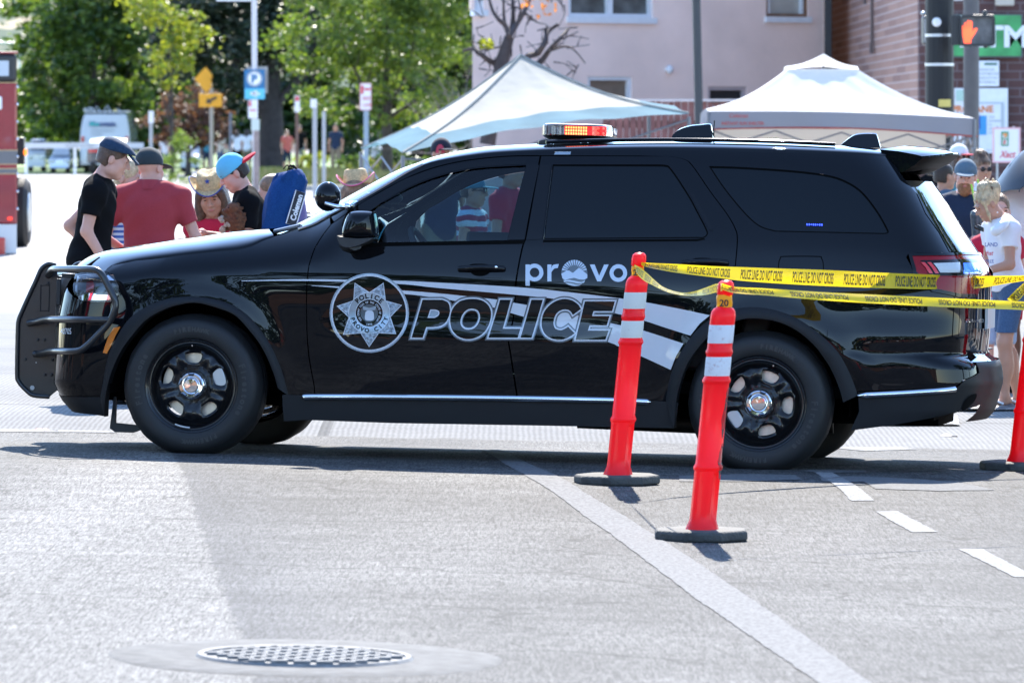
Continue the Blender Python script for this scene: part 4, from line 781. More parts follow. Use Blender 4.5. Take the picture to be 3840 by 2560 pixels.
d0, d1 = 64.4, 67.4; c0, c1, c2, c3 = dpt(1628,256,d0), dpt(2238,272,d0), dpt(2222,271,d1), dpt(1640,262,d1)
x0_, x1_ = c0.x, c1.x; c2 = V((x1_-.02, d1, c1.z)); c3 = V((x0_+.02, d1, c0.z)); pk = V(((x0_+x1_)/2-.12, (d0+d1)/2, ZV(128,65.9)))
rg = [V((pk.x+dx, pk.y+dy, ZV(160,65.9))) for dx, dy in ((-.42,-.42),(.36,-.42),(.36,.42),(-.42,.42))]
cs_ = [c0, c1, c2, c3]
for i in range(4):
    A, B, Cc, D_ = cs_[i], cs_[(i+1) % 4], rg[(i+1) % 4], rg[i]
    def f(u, v):
        e = A+(B-A)*u; t = D_+(Cc-D_)*u; p = e+(t-e)*v; p = p-V((0,0,.085*math.sin(math.pi*v)))+V((0,0,.03*math.sin(math.pi*u)*(1-v))); p.z += .010*math.sin(u*31+v*4)*v*(1-v)*4; return p
    mb = MB(); mb.grid(f, 26, 16); mb.build('roof_panel', M_wh2, can2, world=True, recalc=False)
    mb = MB(); cap0 = [rg[i]+V((0,0,-.005))+(rg[i]-pk)*.06, rg[(i+1) % 4]+V((0,0,-.005))+(rg[(i+1) % 4]-pk)*.06]; mb.grid(lambda u, v: (lambda e: e+(pk+V((0,0,.02))-e)*v-V((0,0,.03*math.sin(math.pi*v)))+V((0,0,.05*math.sin(math.pi*u)*(1-v))))(cap0[0]+(cap0[1]-cap0[0])*u), 12, 6); mb.build('vent_cap', M_wh2, can2, world=True, recalc=False)
    mb = MB(); hgt = .205; nrm = V((B.y-A.y, A.x-B.x, 0)).normalized()
    mb.grid(lambda u, v: (lambda e: e+V((0,0,.03*math.sin(math.pi*u)))-V((0,0,hgt*v*(1-.12*math.sin(math.pi*u))))+nrm*(.02*v+.014*math.sin(u*17)*v+.012*math.sin(u*41+2)*v))(A+(B-A)*u), 40, 5); vo = mb.build('valance', M_val, can2, world=True, recalc=False)
    mb = MB(); mb.tube([(lambda e: e+V((0,0,.03*math.sin(math.pi*u)))-V((0,0,hgt*(1-.12*math.sin(math.pi*u))))+nrm*(.024+.014*math.sin(u*17)+.012*math.sin(u*41+2)))(A+(B-A)*u) for u in np.linspace(0,1,41)], .009, 5); mb.build('hem', mat('orange_red_hem', (.42,.07,.05), .7), can2, world=True)
M_vr = mat('valance_red_print', (.48,.09,.08), .7); d = d0-.055
ptext('valance_lettering', 'Coleman', 1674, 270, d, 8.5, M_vr, can2, .02, 1.0, shear=.2); ptext('valance_lettering', 'INSTANT SUN SHELTER', 1657, 287, d, 7.0, M_vr, can2, .03, .93)
mb = MB()
for c in cs_: mb.tube([c-V((0,0,.01)), (c.x, c.y, 0)], .02, 6)
for A, B in ((c0,c1),(c3,c2),(c1,c2),(c0,c3)):
    for i in range(4):
        a, b_ = A+(B-A)*(i/4), A+(B-A)*((i+1)/4); mb.tube([a-V((0,0,.46)), b_-V((0,0,.20))], .011, 5); mb.tube([a-V((0,0,.20)), b_-V((0,0,.46))], .011, 5)
mb.tube([pk, pk-V((0,0,.35))], .02, 6)
mb.build('frame', MATS['canopy_frame_grey'], can2, world=True)
# back wall cloth hanging from the far side
mb = MB(); mb.grid(lambda u, v: V((x0_+.1+(x1_-x0_-.2)*u, d1-.05, c0.z-.2-.36*v+.02*math.sin(u*9)*v)), 20, 3); mb.build('back_cloth', mat('pale_back_cloth', (.55,.52,.48), .8), can2, world=True, recalc=False)
# blanket, flotsam
def cloth(name, label, cat, px, m, hump=.03, nx=24, ny=10):
    P = [gp(x*1.63265, y*1.63265) for x, y in px]; mb = MB()
    mb.grid(lambda u, v: (lambda p: V((p.x, p.y, gz(p.x, p.y)+.012+hump*max(0, math.sin(u*6.1+v*2)*math.sin(v*3.1+u))+.012*math.sin(u*23)*math.sin(v*9))))((P[0]*(1-u)+P[1]*u)*(1-v)+(P[3]*(1-u)+P[2]*u)*v), nx, ny)
    o = mb.build(name, m, None); return tag(o, label, cat)
def gingham():
    m = bpy.data.materials.new('checked_blanket'); m.use_nodes = True; nt, b, N, L = nodes(m); tc = N('ShaderNodeTexCoord'); out = []
    for ax in (0, 1):
        w_ = N('ShaderNodeTexWave'); w_.bands_direction = 'XY'[ax]; w_.inputs['Scale'].default_value = 2.1; L(tc.outputs['Object'], w_.inputs['Vector']); g = N('ShaderNodeMath'); g.operation = 'GREATER_THAN'; g.inputs[1].default_value = .5; L(w_.outputs[1], g.inputs[0]); out.append(g.outputs[0])
    a = N('ShaderNodeMath'); L(out[0], a.inputs[0]); L(out[1], a.inputs[1]); r = N('ShaderNodeMapRange'); r.inputs[2].default_value = 2; r.inputs[3].default_value = .02; r.inputs[4].default_value = .6; L(a.outputs[0], r.inputs[0]); c = N('ShaderNodeCombineColor')
    for i in range(3): L(r.outputs[0], c.inputs[i])
    L(c.outputs[0], b.inputs['Base Color']); b.inputs['Roughness'].default_value = .9; return m
cloth('picnic_blanket', 'black and white checked blanket lying on the road under the car tail', 'blanket', [(2020,979),(2205,979),(2190,955),(2050,955)], gingham(), .05)
cloth('dark_mat', 'crumpled dark grey mat beneath the flip-flops', 'mat', [(2180,946),(2345,944),(2335,932),(2200,934)], mat('dark_mat', (.045,.047,.05), .6, var=.4, vscale=9), .03)
for k, (u, v, c) in enumerate(((95,989,(.35,.04,.02)),(116,989,(.45,.08,.04))))  :
    p = gp(u*1.63265, v*1.63265); mb = MB(); mb.grid(lambda a, b_: V((-.045+.09*a, -.02+.04*b_, .004+.012*math.sin(a*5+k)*b_)), 8, 3); o = mb.build('litter', mat('red_litter%s' % ('' if k else '_dark'), c, .6), None); o.location = p; tag(o, ('dark red' if not k else 'brighter orange red')+' scrap of litter on the road before the push bumper', 'litter')
p = gp(2180*1.63265, 1002*1.63265); mb = MB(); mb.grid(lambda a, b_: V((-.05+.10*a, -.02+.04*b_, .004+.014*math.sin(a*5)*b_)), 8, 3); o = mb.build('litter', mat('pale_litter', (.6,.42,.38), .7), None); o.location = p; tag(o, 'pale pink scrap of paper on the road near the blanket', 'litter')
# ================================================================ far vehicles
M_fire = mat('fire_engine_red', (.26,.018,.026), .25, 0, .5, .7, var=.10, vscale=3); M_gold = mat('gold_line', (.55,.38,.18), .4); M_sgrey = mat('stripe_grey', (.16,.15,.15), .5); M_glassd = mat('dark_vehicle_glass', (.02,.022,.025), .05, 0, .6, .5); M_lampr = mat('tail_red', (.5,.02,.02), .2, 0, .5, 1)
d = 81; fe = thing('fire_engine', 'red fire engine with black upper windows and gold edged stripes', 'fire engine', (XX(39.5,d), d, 0))
XR = XX(39.5,d); ZT = lambda v: ZV(v, d)
def slabb(nm, v0, v1, m, x1=XR, y0=d, y1=d+8, x0=XR-2.45, bev=.0, out=0.0): mb = MB(); mb.box(x0-out, x1+out, y0-out, y1, ZT(v1), ZT(v0)); return mb.build(nm, m, fe, smooth=False, world=True, bevel=bev)
slabb('body', 190, 515, M_fire, bev=.03); slabb('cab_top', 124, 189, M_black, bev=.05, out=-.004); slabb('roof', 119, 124, M_fire, out=.015, bev=.02); slabb('lower_body', 515.5, 582, mat('engine_white', (.6,.6,.6), .4), out=-.006)
slabb('stripe', 346, 376, M_sgrey, out=.004); slabb('stripe', 388, 398, M_sgrey, out=.004)
for v in (189.5, 344.5, 376.5, 386.5, 398.5): slabb('gold_line', v, v+2, M_gold, out=.007)
mb = MB(); a, b_ = dpt(-8,175,d-.02), dpt(20,140,d-.02); mb.box(a.x, b_.x, d-.025, d-.008, a.z, b_.z); mb.build('rear_window', mat('bright_window', (.5,.55,.6), .1), fe, smooth=False, world=True)
for (u0,v0,u1,v1,m) in ((-9,222,4,252,M_white),(-10,545,11,600,M_lampr),(16,498,28,506,mat('lit_red_marker', (.7,.05,.03), .3, emit=(1,.05,.03), estr=.4))): mb = MB(); a, b_ = dpt(u0,v1,d-.05), dpt(u1,v0,d-.05); mb.box(a.x, b_.x, d-.05, d+.01, a.z, b_.z); mb.build('rear_lamp', m, fe, smooth=False, world=True, bevel=.02)
mb = MB(); mb.box(XR-2.4, XR-.02, d-.12, d+.3, ZT(612), ZT(585)); mb.build('rear_step', M_steel, fe, smooth=False, world=True, bevel=.02)
for dx in (-.28, -2.1):
    mb = MB(); mb.lathe([(.28,-.14),(.48,-.15),(.52,-.08),(.52,.10),(.46,.16),(.2,.14)], 32, 'X', c=(XR+dx, d+1.4, .50), capa=True, capb=True); mb.build('wheel', M_rubber, fe, world=True, auto=40)
mb = MB(); mb.box(XR-.62, XR-.07, d+.9, d+1.0, .12, ZT(600)); mb.build('mud_flap', M_rubber, fe, smooth=False, world=True)
fe.matrix_basis = Matrix.Translation((XX(39.5,d), d, 0)) @ Matrix.Rotation(R(6.0), 4, 'Z')
mb = MB(); a, b_ = dpt(38,378,d+6), dpt(57,316,d+6); mb.obox(((a.x+b_.x)/2, d+6, (a.z+b_.z)/2), ((b_.x-a.x)/2,0,0), (0,.10,0), (0,0,(b_.z-a.z)/2)); mb.tube([dpt(36,322,d+6), dpt(47,320,d+6)], .03, 6); mb.build('side_mirror', M_black, fe, world=True, bevel=.03)
mb = MB(); mb.ell(dpt(58.5,350,d+5.9), .03,.04,.055); mb.build('marker_lamp', mat('lit_orange_marker', (.8,.25,.03), .3, emit=(1,.25,.04), estr=.5), fe, world=True)
mb = MB(); mb.lathe([(.30,-.14),(.50,-.15),(.53,-.08),(.53,.10),(.46,.16),(.2,.14)], 32, 'X', c=(XX(44,d+5.5), d+5.5, .52), capa=True, capb=True); mb.build('wheel', M_rubber, fe, world=True, auto=40)
mb = MB(); mb.lathe([(.05,.165),(.28,.17),(.30,.15)], 24, 'X', c=(XX(44,d+5.5), d+5.5, .52), capa=True); mb.build('hub', M_steel, fe, world=True)
mb = MB()
for v in (200,240,280,320,360,400,440,480): mb.ell(dpt(40,v,d-.01), .02,.02,.02, 8, 6)
mb.build('edge_trim', M_chrome, fe, world=True)
def sedan(name, label, u0, u1, vb, vt, d, col, cat='car', cabin=.55, hood=.55, face=M_glassd):
    x0, x1 = XX(u0,d), XX(u1,d); z0, z1 = .22, ZV(vt,d); t = thing(name, label, cat, ((x0+x1)/2, d, 0)); zb = z0+(z1-z0)*cabin; w_ = (x1-x0)/2; mb = MB()
    ringz = [(z0,.94,0),(z0+.12,1,.02),(zb-.08,1,.03),(zb,.95,.10)]
    pts = lambda k, ins, L_: [(-w_*k,ins),(w_*k,ins),(w_*k,L_-ins),(-w_*k,L_-ins)]
    def stack(mb, R_, L_): 
        k0 = len(mb.v)
        for z, k, ins in R_:
            for x, y in pts(k, ins, L_): mb.v.append((x, y, z))
        for i in range(len(R_)-1):
            for j in range(4): mb.f.append((k0+i*4+j, k0+i*4+(j+1) % 4, k0+(i+1)*4+(j+1) % 4, k0+(i+1)*4+j)); mb.mi.append(0)
        mb.f.append(tuple(k0+(len(R_)-1)*4+j for j in range(4))); mb.mi.append(0)
    stack(mb, ringz, 4.5); mb.build('body', col, t, bevel=.05, auto=30)
    mb = MB(); stack(mb, [(zb+.002,.90,.75),(z1-.04,.74,1.35),(z1,.66,1.5)], 4.3); mb.build('cabin', col, t, bevel=.04, auto=30)
    mb = MB(); n0 = V((0,.75,zb)); n1 = V((0,1.35,z1-.05)); dn = V((0,-.015,.008)); mb.add([n0+dn+V((-w_*.80,0.05,.04)), n0+dn+V((w_*.80,.05,.04)), n1+dn+V((w_*.66,-.03,0)), n1+dn+V((-w_*.66,-.03,0))], [(0,1,2,3)]); mb.build('windscreen', face, t, smooth=False, recalc=False)
    for sx in (-1, 1):
        mb = MB(); mb.lathe([(.1,-.1),(.29,-.1),(.31,-.06),(.31,.08),(.1,.1)], 20, 'X', c=(sx*(w_-.13), .85, .31), capa=True, capb=True); mb.build('wheel', M_rubber, t, auto=40)
        mb = MB(); mb.ell((sx*w_*.72, .0, z0+(zb-z0)*.62), .16, .06, .08); mb.build('headlight', M_wl, t)
    return t
M_cw = mat('white_paint_and_glare', (.5,.5,.52), .15, 0, .5, 1); M_cs = mat('silver_car_paint', (.36,.38,.42), .2, .5, .5, 1); M_cd = mat('dark_blue_car_paint', (.02,.03,.05), .2, 0, .5, 1)
sedan('parked_car', 'pale car with sun glare painted on its windscreen beyond the barrier board', 112, 160, 375, 338, 232, M_cs, face=M_cw); sedan('parked_car', 'white car beside the fire engine beyond the barrier board', 60, 104, 375, 320, 240, M_cw); sedan('parked_car', 'bright white car glimpsed beneath the plum tree', 412, 458, 372, 332, 236, M_cw, face=M_cw)  # white paint on two windscreens stands in for sun glare
d = 234; vn = thing('work_van', 'white work van with blue lettering and a loaded roof rack', 'van', (XX(240,d), d, 0)); x0, x1 = XX(183,d), XX(298,d)
mb = MB(); cx = (x0+x1)/2; w_ = (x1-x0)/2
lev = [(.35,1.0),(ZV(330,d),1.0),(ZV(300,d),.97),(ZV(275,d),.90),(ZV(262,d),.82)]
mb.v = [(cx+sx*w_*k, d+yy+(.12*(z-1) if yy == 0 and z > 1 else 0), z) for z, k in lev for sx, yy in ((-1,0),(1,0),(1,5.2),(-1,5.2))]; mb.f = [(i*4+j, i*4+(j+1) % 4, (i+1)*4+(j+1) % 4, (i+1)*4+j) for i in range(4) for j in range(4)]+[(16,17,18,19)]; mb.mi = [0]*len(mb.f); mb.build('body', M_cw, vn, world=True, bevel=.05, auto=30)
ptext('lettering', 'Mountain', 205, 290, d-.03, 11, mat('van_dark_blue', (.03,.06,.2), .5), vn, .04, 1.02); 
for i, (v, t_) in enumerate(((302,'HEATING COOLING'),(310,'PLUMBING'))): ptext('lettering', t_, 208, v, d-.03, 4.2, M_gl, vn, 0, .95)
mb = MB(); pts = [dpt(u, v, d-.02) for u, v in [(203,288),(212,278),(219,285),(224,281),(230,290)]]; mb.prism([(p.x, p.z) for p in pts], (0,d-.035,0), (1,0,0), (0,0,1), (0,.01,0)); mb.build('logo', mat('van_teal', (.05,.4,.4), .5), vn, smooth=False, world=True)
for u in (190, 291): mb = MB(); p = dpt(u, 320, d-.02); mb.obox(p, (.07,0,0), (0,.03,0), (0,0,.12)); mb.build('tail_lamp', M_lampr, vn, smooth=False, world=True, bevel=.02)
mb = MB(); zr = ZV(256,d)
for u in (196,215,240,262,284): mb.tube([(XX(u,d), d+.4, zr), (XX(u,d), d+4.6, zr)], .03, 6)
for yy in (.5, 2.2, 3.8): mb.tube([(XX(192,d), d+yy, zr-.02), (XX(290,d), d+yy, zr-.02)], .03, 6)
for u, v1 in ((206,247),(246,243),(270,250),(222,245)): mb.tube([dpt(u-8,257,d+1), dpt(u,v1,d+1), dpt(u+9,257,d+1)], .022, 5)
mb.tube([dpt(194,252,d+.8), dpt(212,249,d+1.5)], .05, 6); mb.build('roof_rack', mat('rack_white', (.6,.6,.6), .4, .3), vn, world=True)
mb = MB(); mb.ell(dpt(265,254,d+.5), .08,.08,.06); mb.build('beacon', mat('beacon_amber', (.8,.6,.15), .3), vn, world=True)
for sx in (-.8,.8): mb = MB(); mb.lathe([(.1,-.1),(.33,-.1),(.36,-.05),(.36,.08),(.1,.1)], 20, 'X', c=(cx+sx, d+.9, .36), capa=True, capb=True); mb.build('wheel', M_rubber, vn, world=True, auto=40)
d = 226; pk_ = thing('dark_suv', 'dark blue SUV built like a pickup, its window glare a pale sheet, in front of the white van', 'pickup', (XX(245,d), d, 0)); x0, x1 = XX(199,d), XX(288,d)
mb = MB(); mb.box(x0, x1, d, d+5, .45, ZV(342,d)); mb.build('body', M_cd, pk_, smooth=False, world=True, bevel=.06)
mb = MB(); mb.grid(lambda u, v: V((x0+.05+(x1-x0-.1)*u, d+.05+1.5*v, ZV(341,d)+.36*v+.06*math.sin(math.pi*u))), 12, 5); mb.build('window_glare', mat('glare_white', (.66,.66,.64), .35), pk_, world=True)  # pale sheet stands in for glare on the rear window
mb = MB(); mb.box(x0+.12, x1-.12, d+1.6, d+3.2, ZV(342,d), ZV(321,d)); mb.build('cab', M_cd, pk_, smooth=False, world=True, bevel=.1)
for u in (208, 222, 280): mb = MB(); p = dpt(u, 347, d-.02); mb.obox(p, (.09 if u != 222 else .16,0,0), (0,.03,0), (0,0,.06)); mb.build('tail_lamp', M_lampr, pk_, smooth=False, world=True, bevel=.01)
for sx in (x0+.2, x1-.2): mb = MB(); mb.lathe([(.1,-.1),(.33,-.1),(.36,-.05),(.36,.08),(.1,.1)], 20, 'X', c=(sx, d+1.0, .36), capa=True, capb=True); mb.build('wheel', M_rubber, pk_, world=True, auto=40)
# ================================================================ the police car
Pf = V((-1.7083, 30.33, 0.4098)); Pr_ = V((1.2953, 29.85, 0.3377))      # hub faces of the two near wheels
ex = (Pr_-Pf).normalized(); ey = V((0.158, 0.987, -0.02)); ey = (ey-ex*ey.dot(ex)).normalized(); ez = ex.cross(ey)
CR = Matrix((ex, ey, ez)).transposed()
RW = 0.367; WB = 3.0426
CO = Pf - CR @ V((0, -0.955, RW))
CM = Matrix.Translation(CO) @ CR.to_4x4(); CMi = CM.inverted()
CC = np.array(CMi @ V((0,0,CAM_H))); Rn = np.array(CR); On = np.array(CO)
def lerp_tab(T, x): return np.interp(x, [t[0] for t in T], [t[1] for t in T])
ZG = np.arange(0.10, 1.95, 0.004)
def prof(T, sig=4):
    a = np.interp(ZG, [t[0] for t in T], [t[1] for t in T])
    k = np.exp(-0.5*(np.arange(-12,13)/sig)**2); k /= k.sum()
    a = np.convolve(np.pad(a, 12, mode='edge'), k, mode='valid')
    wv = -np.cumsum(np.tan(np.radians(a)))*0.004
    return wv - np.interp(0.90, ZG, wv) + 0.950
UP = [(.985,7),(1.03,10),(1.10,11),(1.155,12),(1.19,16),(1.25,19),(1.40,21),(1.58,24),(1.66,30),(1.75,45)]
W_door = prof([(.20,-7),(.30,-5),(.40,-4),(.55,-3),(.655,-3.2),(.668,0),(.68,6),(.74,7.5),(.765,5),(.785,1),(.81,-1.2),(.88,-.8),(.93,.6),(.955,2.2),(.97,4)]+UP, 2.0)
W_plain = prof([(.20,-7),(.30,-5),(.40,-4),(.55,-3),(.7,-2),(.80,-1),(.86,.3),(.92,1.5),(.955,3.5)]+UP, 5)
W_rear = prof([(.20,-8),(.30,-6),(.45,-3),(.60,-1.5),(.71,-.8),(.735,3),(.76,8),(.84,9),(.87,3),(.90,1.0),(.93,2),(.96,6)]+UP, 3)
def sstep(a, b, x):
    t = np.clip((x-a)/(b-a), 0, 1); return t*t*(3-2*t)
# plan curve (seen from above): heading angle along arc length
SG = np.arange(-2.6, 6.4, 0.01)
PH = np.interp(SG, [-2.6,-1.02,-.95,-.84,-.64,-.52,-.3,.35, 2.6,3.2,3.6,3.78,4.08,4.2,4.85,6.4],
                   [-90,-84,-74,-55,-16,-10,-4.5,0,  0,2.2,4.5,9,68,80,90,90])
_k = np.exp(-0.5*(np.arange(-10,11)/4.0)**2); _k /= _k.sum(); PH = np.convolve(np.pad(PH,10,mode='edge'), _k, mode='valid')
i0 = int(round((1.5+2.6)/0.01))
XS = np.cumsum(np.cos(np.radians(PH)))*0.01; XS = XS-XS[i0]+1.5
NS = np.cumsum(np.sin(np.radians(PH)))*0.01; NS = NS-NS[i0]          # grows both ways from the middle
S_REAR = float(SG[i0:][np.argmax(NS[i0:] >= 0.95)]); S_FRONT = float(SG[:i0][np.max(np.nonzero(NS[:i0] >= 0.95))])
X_TAIL = float(np.interp(S_REAR, SG, XS)); X_NOSE = float(np.interp(S_FRONT, SG, XS))
DR = [(.15,-.10),(.25,-.05),(.34,.03),(.5,.07),(.60,.055),(.64,-.01),(.75,.0),(1.0,0),(1.08,-.0),(1.14,-.04),(1.30,-.15),(1.5,-.28),(1.62,-.37),(1.75,-.47),(1.9,-.6)]
DF = [(.15,.16),(.25,.06),(.35,.0),(.7,.02),(.85,.05),(.95,.10),(1.05,.22),(1.2,.3)]
HC = [(393,1016),(423,995),(510,977),(663,960),(816,944),(888,939),(944,924),(985,903),(1026,888)]   # bonnet shut line
HZ = [(-.75,.93),(-.6,.985),(-.3,1.03),(0,1.055),(.3,1.085),(.55,1.12),(.8,1.16)]
def surf(s, z):                             # near body side: (s along the plan curve, z) -> x, y
    s = np.asarray(s, float); z = np.asarray(z, float)
    X = np.interp(s, SG, XS); N = np.interp(s, SG, NS)
    x = X + np.interp(z, *zip(*DR))*sstep(2.95, 3.75, s) + np.interp(z, *zip(*DF))*(1-sstep(-.62, .05, s)) + (4.17-X_TAIL)*sstep(2.95,3.75,s) + (-.90-X_NOSE)*(1-sstep(-.62,.05,s))
    md = sstep(.62, .95, X)*(1-sstep(2.0, 2.55, X)); mr = sstep(3.25, 3.6, X)
    wz = np.interp(z, ZG, W_plain)*(1-md-mr)+np.interp(z, ZG, W_door)*md+np.interp(z, ZG, W_rear)*mr
    hz = np.interp(X, *zip(*HZ)); fm = 1-sstep(.55, .85, X)
    wz = wz - fm*3.6*np.maximum(0, z-(hz-.11))**2
    for cx in (0.0, WB):                    # swell round the wheel arches
        r = np.sqrt((X-cx)**2+(z-RW)**2); up = sstep(-.05, .25, z-RW)
        wz = wz + .016*np.exp(-((r-.45)/.085)**2)*up
    y = -wz*(1-N/.95)
    return x, y
def sxyz(s, z):
    x, y = surf(s, z); return np.stack([x, y, np.asarray(z, float)*np.ones_like(x)], -1)
def snor(s, z):
    e = .004; a = sxyz(np.asarray(s)+e, z)-sxyz(np.asarray(s)-e, z); b = sxyz(s, np.asarray(z)+e)-sxyz(s, np.asarray(z)-e)
    n = np.cross(a, b); return n/np.linalg.norm(n, axis=-1, keepdims=True)
def pix(P):
    W_ = P @ Rn.T + On; return np.stack([CX+FF*W_[...,0]/W_[...,1], HY-FF*(W_[...,2]-CAM_H)/W_[...,1]], -1)
def proj(pts):                              # photograph pixels -> (s, z) on the near body side
    p = np.array([(a[0], a[1]) for a in pts], float)
    d = 30.1; x = (p[:,0]-CX)/FF*d; z = CAM_H-(p[:,1]-HY)/FF*d
    Wd = np.stack([x, np.full_like(x, d), z], -1); L = (Wd-On) @ Rn
    s = np.clip(L[:,0], -1.3, 4.5); z = np.clip(L[:,2], .12, 1.8)
    for it in range(40):
        e = 1e-3; r = pix(sxyz(s, z))-p; js = (pix(sxyz(s+e, z))-pix(sxyz(s-e, z)))/(2*e); jz = (pix(sxyz(s, z+e))-pix(sxyz(s, z-e)))/(2*e)
        a = js[:,0]**2+js[:,1]**2+60; b = js[:,0]*jz[:,0]+js[:,1]*jz[:,1]; c = jz[:,0]**2+jz[:,1]**2+60
        g1 = js[:,0]*r[:,0]+js[:,1]*r[:,1]; g2 = jz[:,0]*r[:,0]+jz[:,1]*r[:,1]; D = a*c-b*b
        s = np.clip(s-np.clip((c*g1-b*g2)/D, -.15, .15), S_FRONT, S_REAR); z = np.clip(z-np.clip((a*g2-b*g1)/D, -.1, .1), .11, 1.9)
    return np.stack([s, z], -1)
def on_plane(px, py, y):                    # car-local point of a pixel on the plane y = const
    dv = np.array([(px-CX)/FF, 1.0, -(py-HY)/FF]) @ Rn
    t = (y-CC[1])/dv[1]; return V(CC+dv*t)
suv = thing('police_suv', 'glossy black police SUV with push bumper and lit red roof light bar', 'car', M=CM)
def cpaint():
    m = mat('gloss_black_car_paint', (.004,.0045,.006), 0.12, 0.0, 0.5, 1.0); bsdf(m).inputs['Coat Roughness'].default_value = .012; bsdf(m).inputs['Coat IOR'].default_value = 1.35
    return m
M_paint = cpaint()
M_trim = mat('gloss_black_trim', (.005,.005,.006), .07, 0, .30, .0)
M_clad = mat('matte_black_cladding', (.011,.0115,.013), .6, 0, .3, bump=.06, bscale=500)
M_tint = mat('dark_privacy_glass', (.003,.0045,.006), .015, 0, .32, 0)
M_gap = mat('shadow_gap_rubber', (.002,.002,.002), .9, 0, .1)
M_glass = glassy('side_window_glass', (.58,.86,.97), .62)
M_wind = glassy('windscreen_glass', (.85,.97,.93), .75)
def cdt_mesh(loops, res, extra=True):       # loops in (s, z): outline first, then holes
    vs = []; fs = []
    for L in loops:
        k = len(vs); vs += [V((float(a), float(b))) for a, b in L]; fs.append(list(range(k, len(vs))))
    if extra:
        A = np.array([tuple(v) for v in vs]); lo = A.min(0); hi = A.max(0)
        nx = int((hi[0]-lo[0])/res)+1; ny = int((hi[1]-lo[1])/res)+1
        gx, gy = np.meshgrid(np.linspace(lo[0], hi[0], nx+2)[1:-1], np.linspace(lo[1], hi[1], ny+2)[1:-1])
        g = np.stack([gx.ravel(), gy.ravel()], -1)
        for q in g:
            if np.min((A[:,0]-q[0])**2+(A[:,1]-q[1])**2) > (res*.3)**2: vs.append(V((float(q[0]), float(q[1]))))
    r = delaunay_2d_cdt(vs, [], fs, 2, 1e-7)
    fs_ = [tuple(f) for f in r[2]]; par = list(range(len(r[0])))
    def fd(i):
        while par[i] != i: par[i] = par[par[i]]; i = par[i]
        return i
    for f in fs_:
        for j in f[1:]: par[fd(f[0])] = fd(j)
    cnt = {}
    for f in fs_: cnt[fd(f[0])] = cnt.get(fd(f[0]), 0)+1
    top = max(cnt, key=cnt.get)                # keep the one connected sheet, drop stray slivers
    fs_ = [f for f in fs_ if fd(f[0]) == top]; use = sorted({i for f in fs_ for i in f}); mp = {a: b for b, a in enumerate(use)}
    return np.array([tuple(r[0][i]) for i in use]), [tuple(mp[i] for i in f) for f in fs_]
def to_sz(pts):
    px = [i for i, p in enumerate(pts) if len(p) == 2]; out = np.zeros((len(pts), 2))
    if px: out[px] = proj([pts[i] for i in px])
    for i, p in enumerate(pts):
        if len(p) == 3: out[i] = (p[1], p[2])
    return out
def dens(sz, step=.02):
    out = []
    for i in range(len(sz)):
        a, b = sz[i], sz[(i+1) % len(sz)]; n = max(1, int(np.hypot(*(b-a))/step))
        for k in range(n): out.append(a+(b-a)*k/n)
    return np.array(out)
def lift(name, sz, fs, m, parent, off=0.0, mirror=False, offf=None):
    P = sxyz(sz[:,0], sz[:,1]); N = snor(sz[:,0], sz[:,1]); o_ = off if offf is None else off+offf(sz)[:,None]
    P = P+N*o_
    mb = MB(); mb.v = [tuple(p) for p in P]; A = sz
    for f in fs:
        a, b, c = A[f[0]], A[f[1]], A[f[2]]
        if (b[0]-a[0])*(c[1]-a[1])-(b[1]-a[1])*(c[0]-a[0]) < 0: f = tuple(reversed(f))
        mb.f.append(f)
    mb.mi = [0]*len(mb.f); mb.n = [tuple(n) for n in N]
    if offf is not None: mb.n = None
    o = mb.build(name, m, parent, recalc=False)
    if mirror:
        mb2 = MB(); mb2.v = [(x,-y,z) for x,y,z in mb.v]; mb2.f = [tuple(reversed(f)) for f in mb.f]; mb2.mi = mb.mi
        if mb.n is not None: mb2.n = [(x,-y,z) for x,y,z in mb.n]
        o2 = mb2.build(name, m, parent, recalc=False); return o, o2
    return o
def panel(name, pts, m, parent=None, off=0.0, res=.035, holes=(), mirror=False, step=.02, offf=None):
    loops = [dens(to_sz(pts), step)]+[dens(to_sz(h), step) for h in holes]
    sz, fs = cdt_mesh(loops, res)
    return lift(name, sz, fs, m, parent or suv, off, mirror, offf)
c8 = lambda p, n=6: spl(p, n)
archF_o = c8([(376,1485),(402,1348),(436,1267),(476,1204),(516,1170),(574,1138),(643,1117),(729,1112),(803,1121),(878,1147),(941,1193),(999,1267),(1033,1330),(1062,1405),(1082,1482)], 4)
archF_i = c8([(398,1556),(402,1474),(425,1388),(459,1313),(499,1256),(551,1198),(620,1158),(689,1138),(746,1135),(815,1152),(884,1181),(941,1239),(987,1302),(1021,1376),(1044,1451),(1062,1575)], 4)
archR_o = c8([(2496,1503),(2510,1423),(2538,1348),(2579,1279),(2627,1224),(2689,1182),(2758,1158),(2827,1151),(2896,1160),(2965,1182),(3027,1217),(3089,1265),(3137,1313),(3171,1368),(3199,1430),(3217,1482)], 4)
archR_i = c8([(2529,1602),(2538,1499),(2555,1423),(2582,1354),(2627,1292),(2675,1244),(2731,1213),(2786,1196),(2841,1193),(2910,1203),(2972,1227),(3027,1265),(3075,1313),(3116,1375),(3144,1437),(3164,1506),(3180,1610)], 4)
def after(path, x, rev=False):
    return [p for p in path if (p[0] > x) != rev]
frontcut = c8([(1243,842),(1216,877),(1191,916),(1174,953),(1157,1019),(1151,1138),(1154,1257),(1162,1346),(1179,1440),(1182,1479)])
midcut_lo = c8([(1972,893),(1957,936),(1936,1049),(1930,1138),(1922,1210),(1905,1257),(1915,1329),(1932,1440),(1939,1482)])
midcut_hi = [(2027,586),(2002,720),(1972,893)]
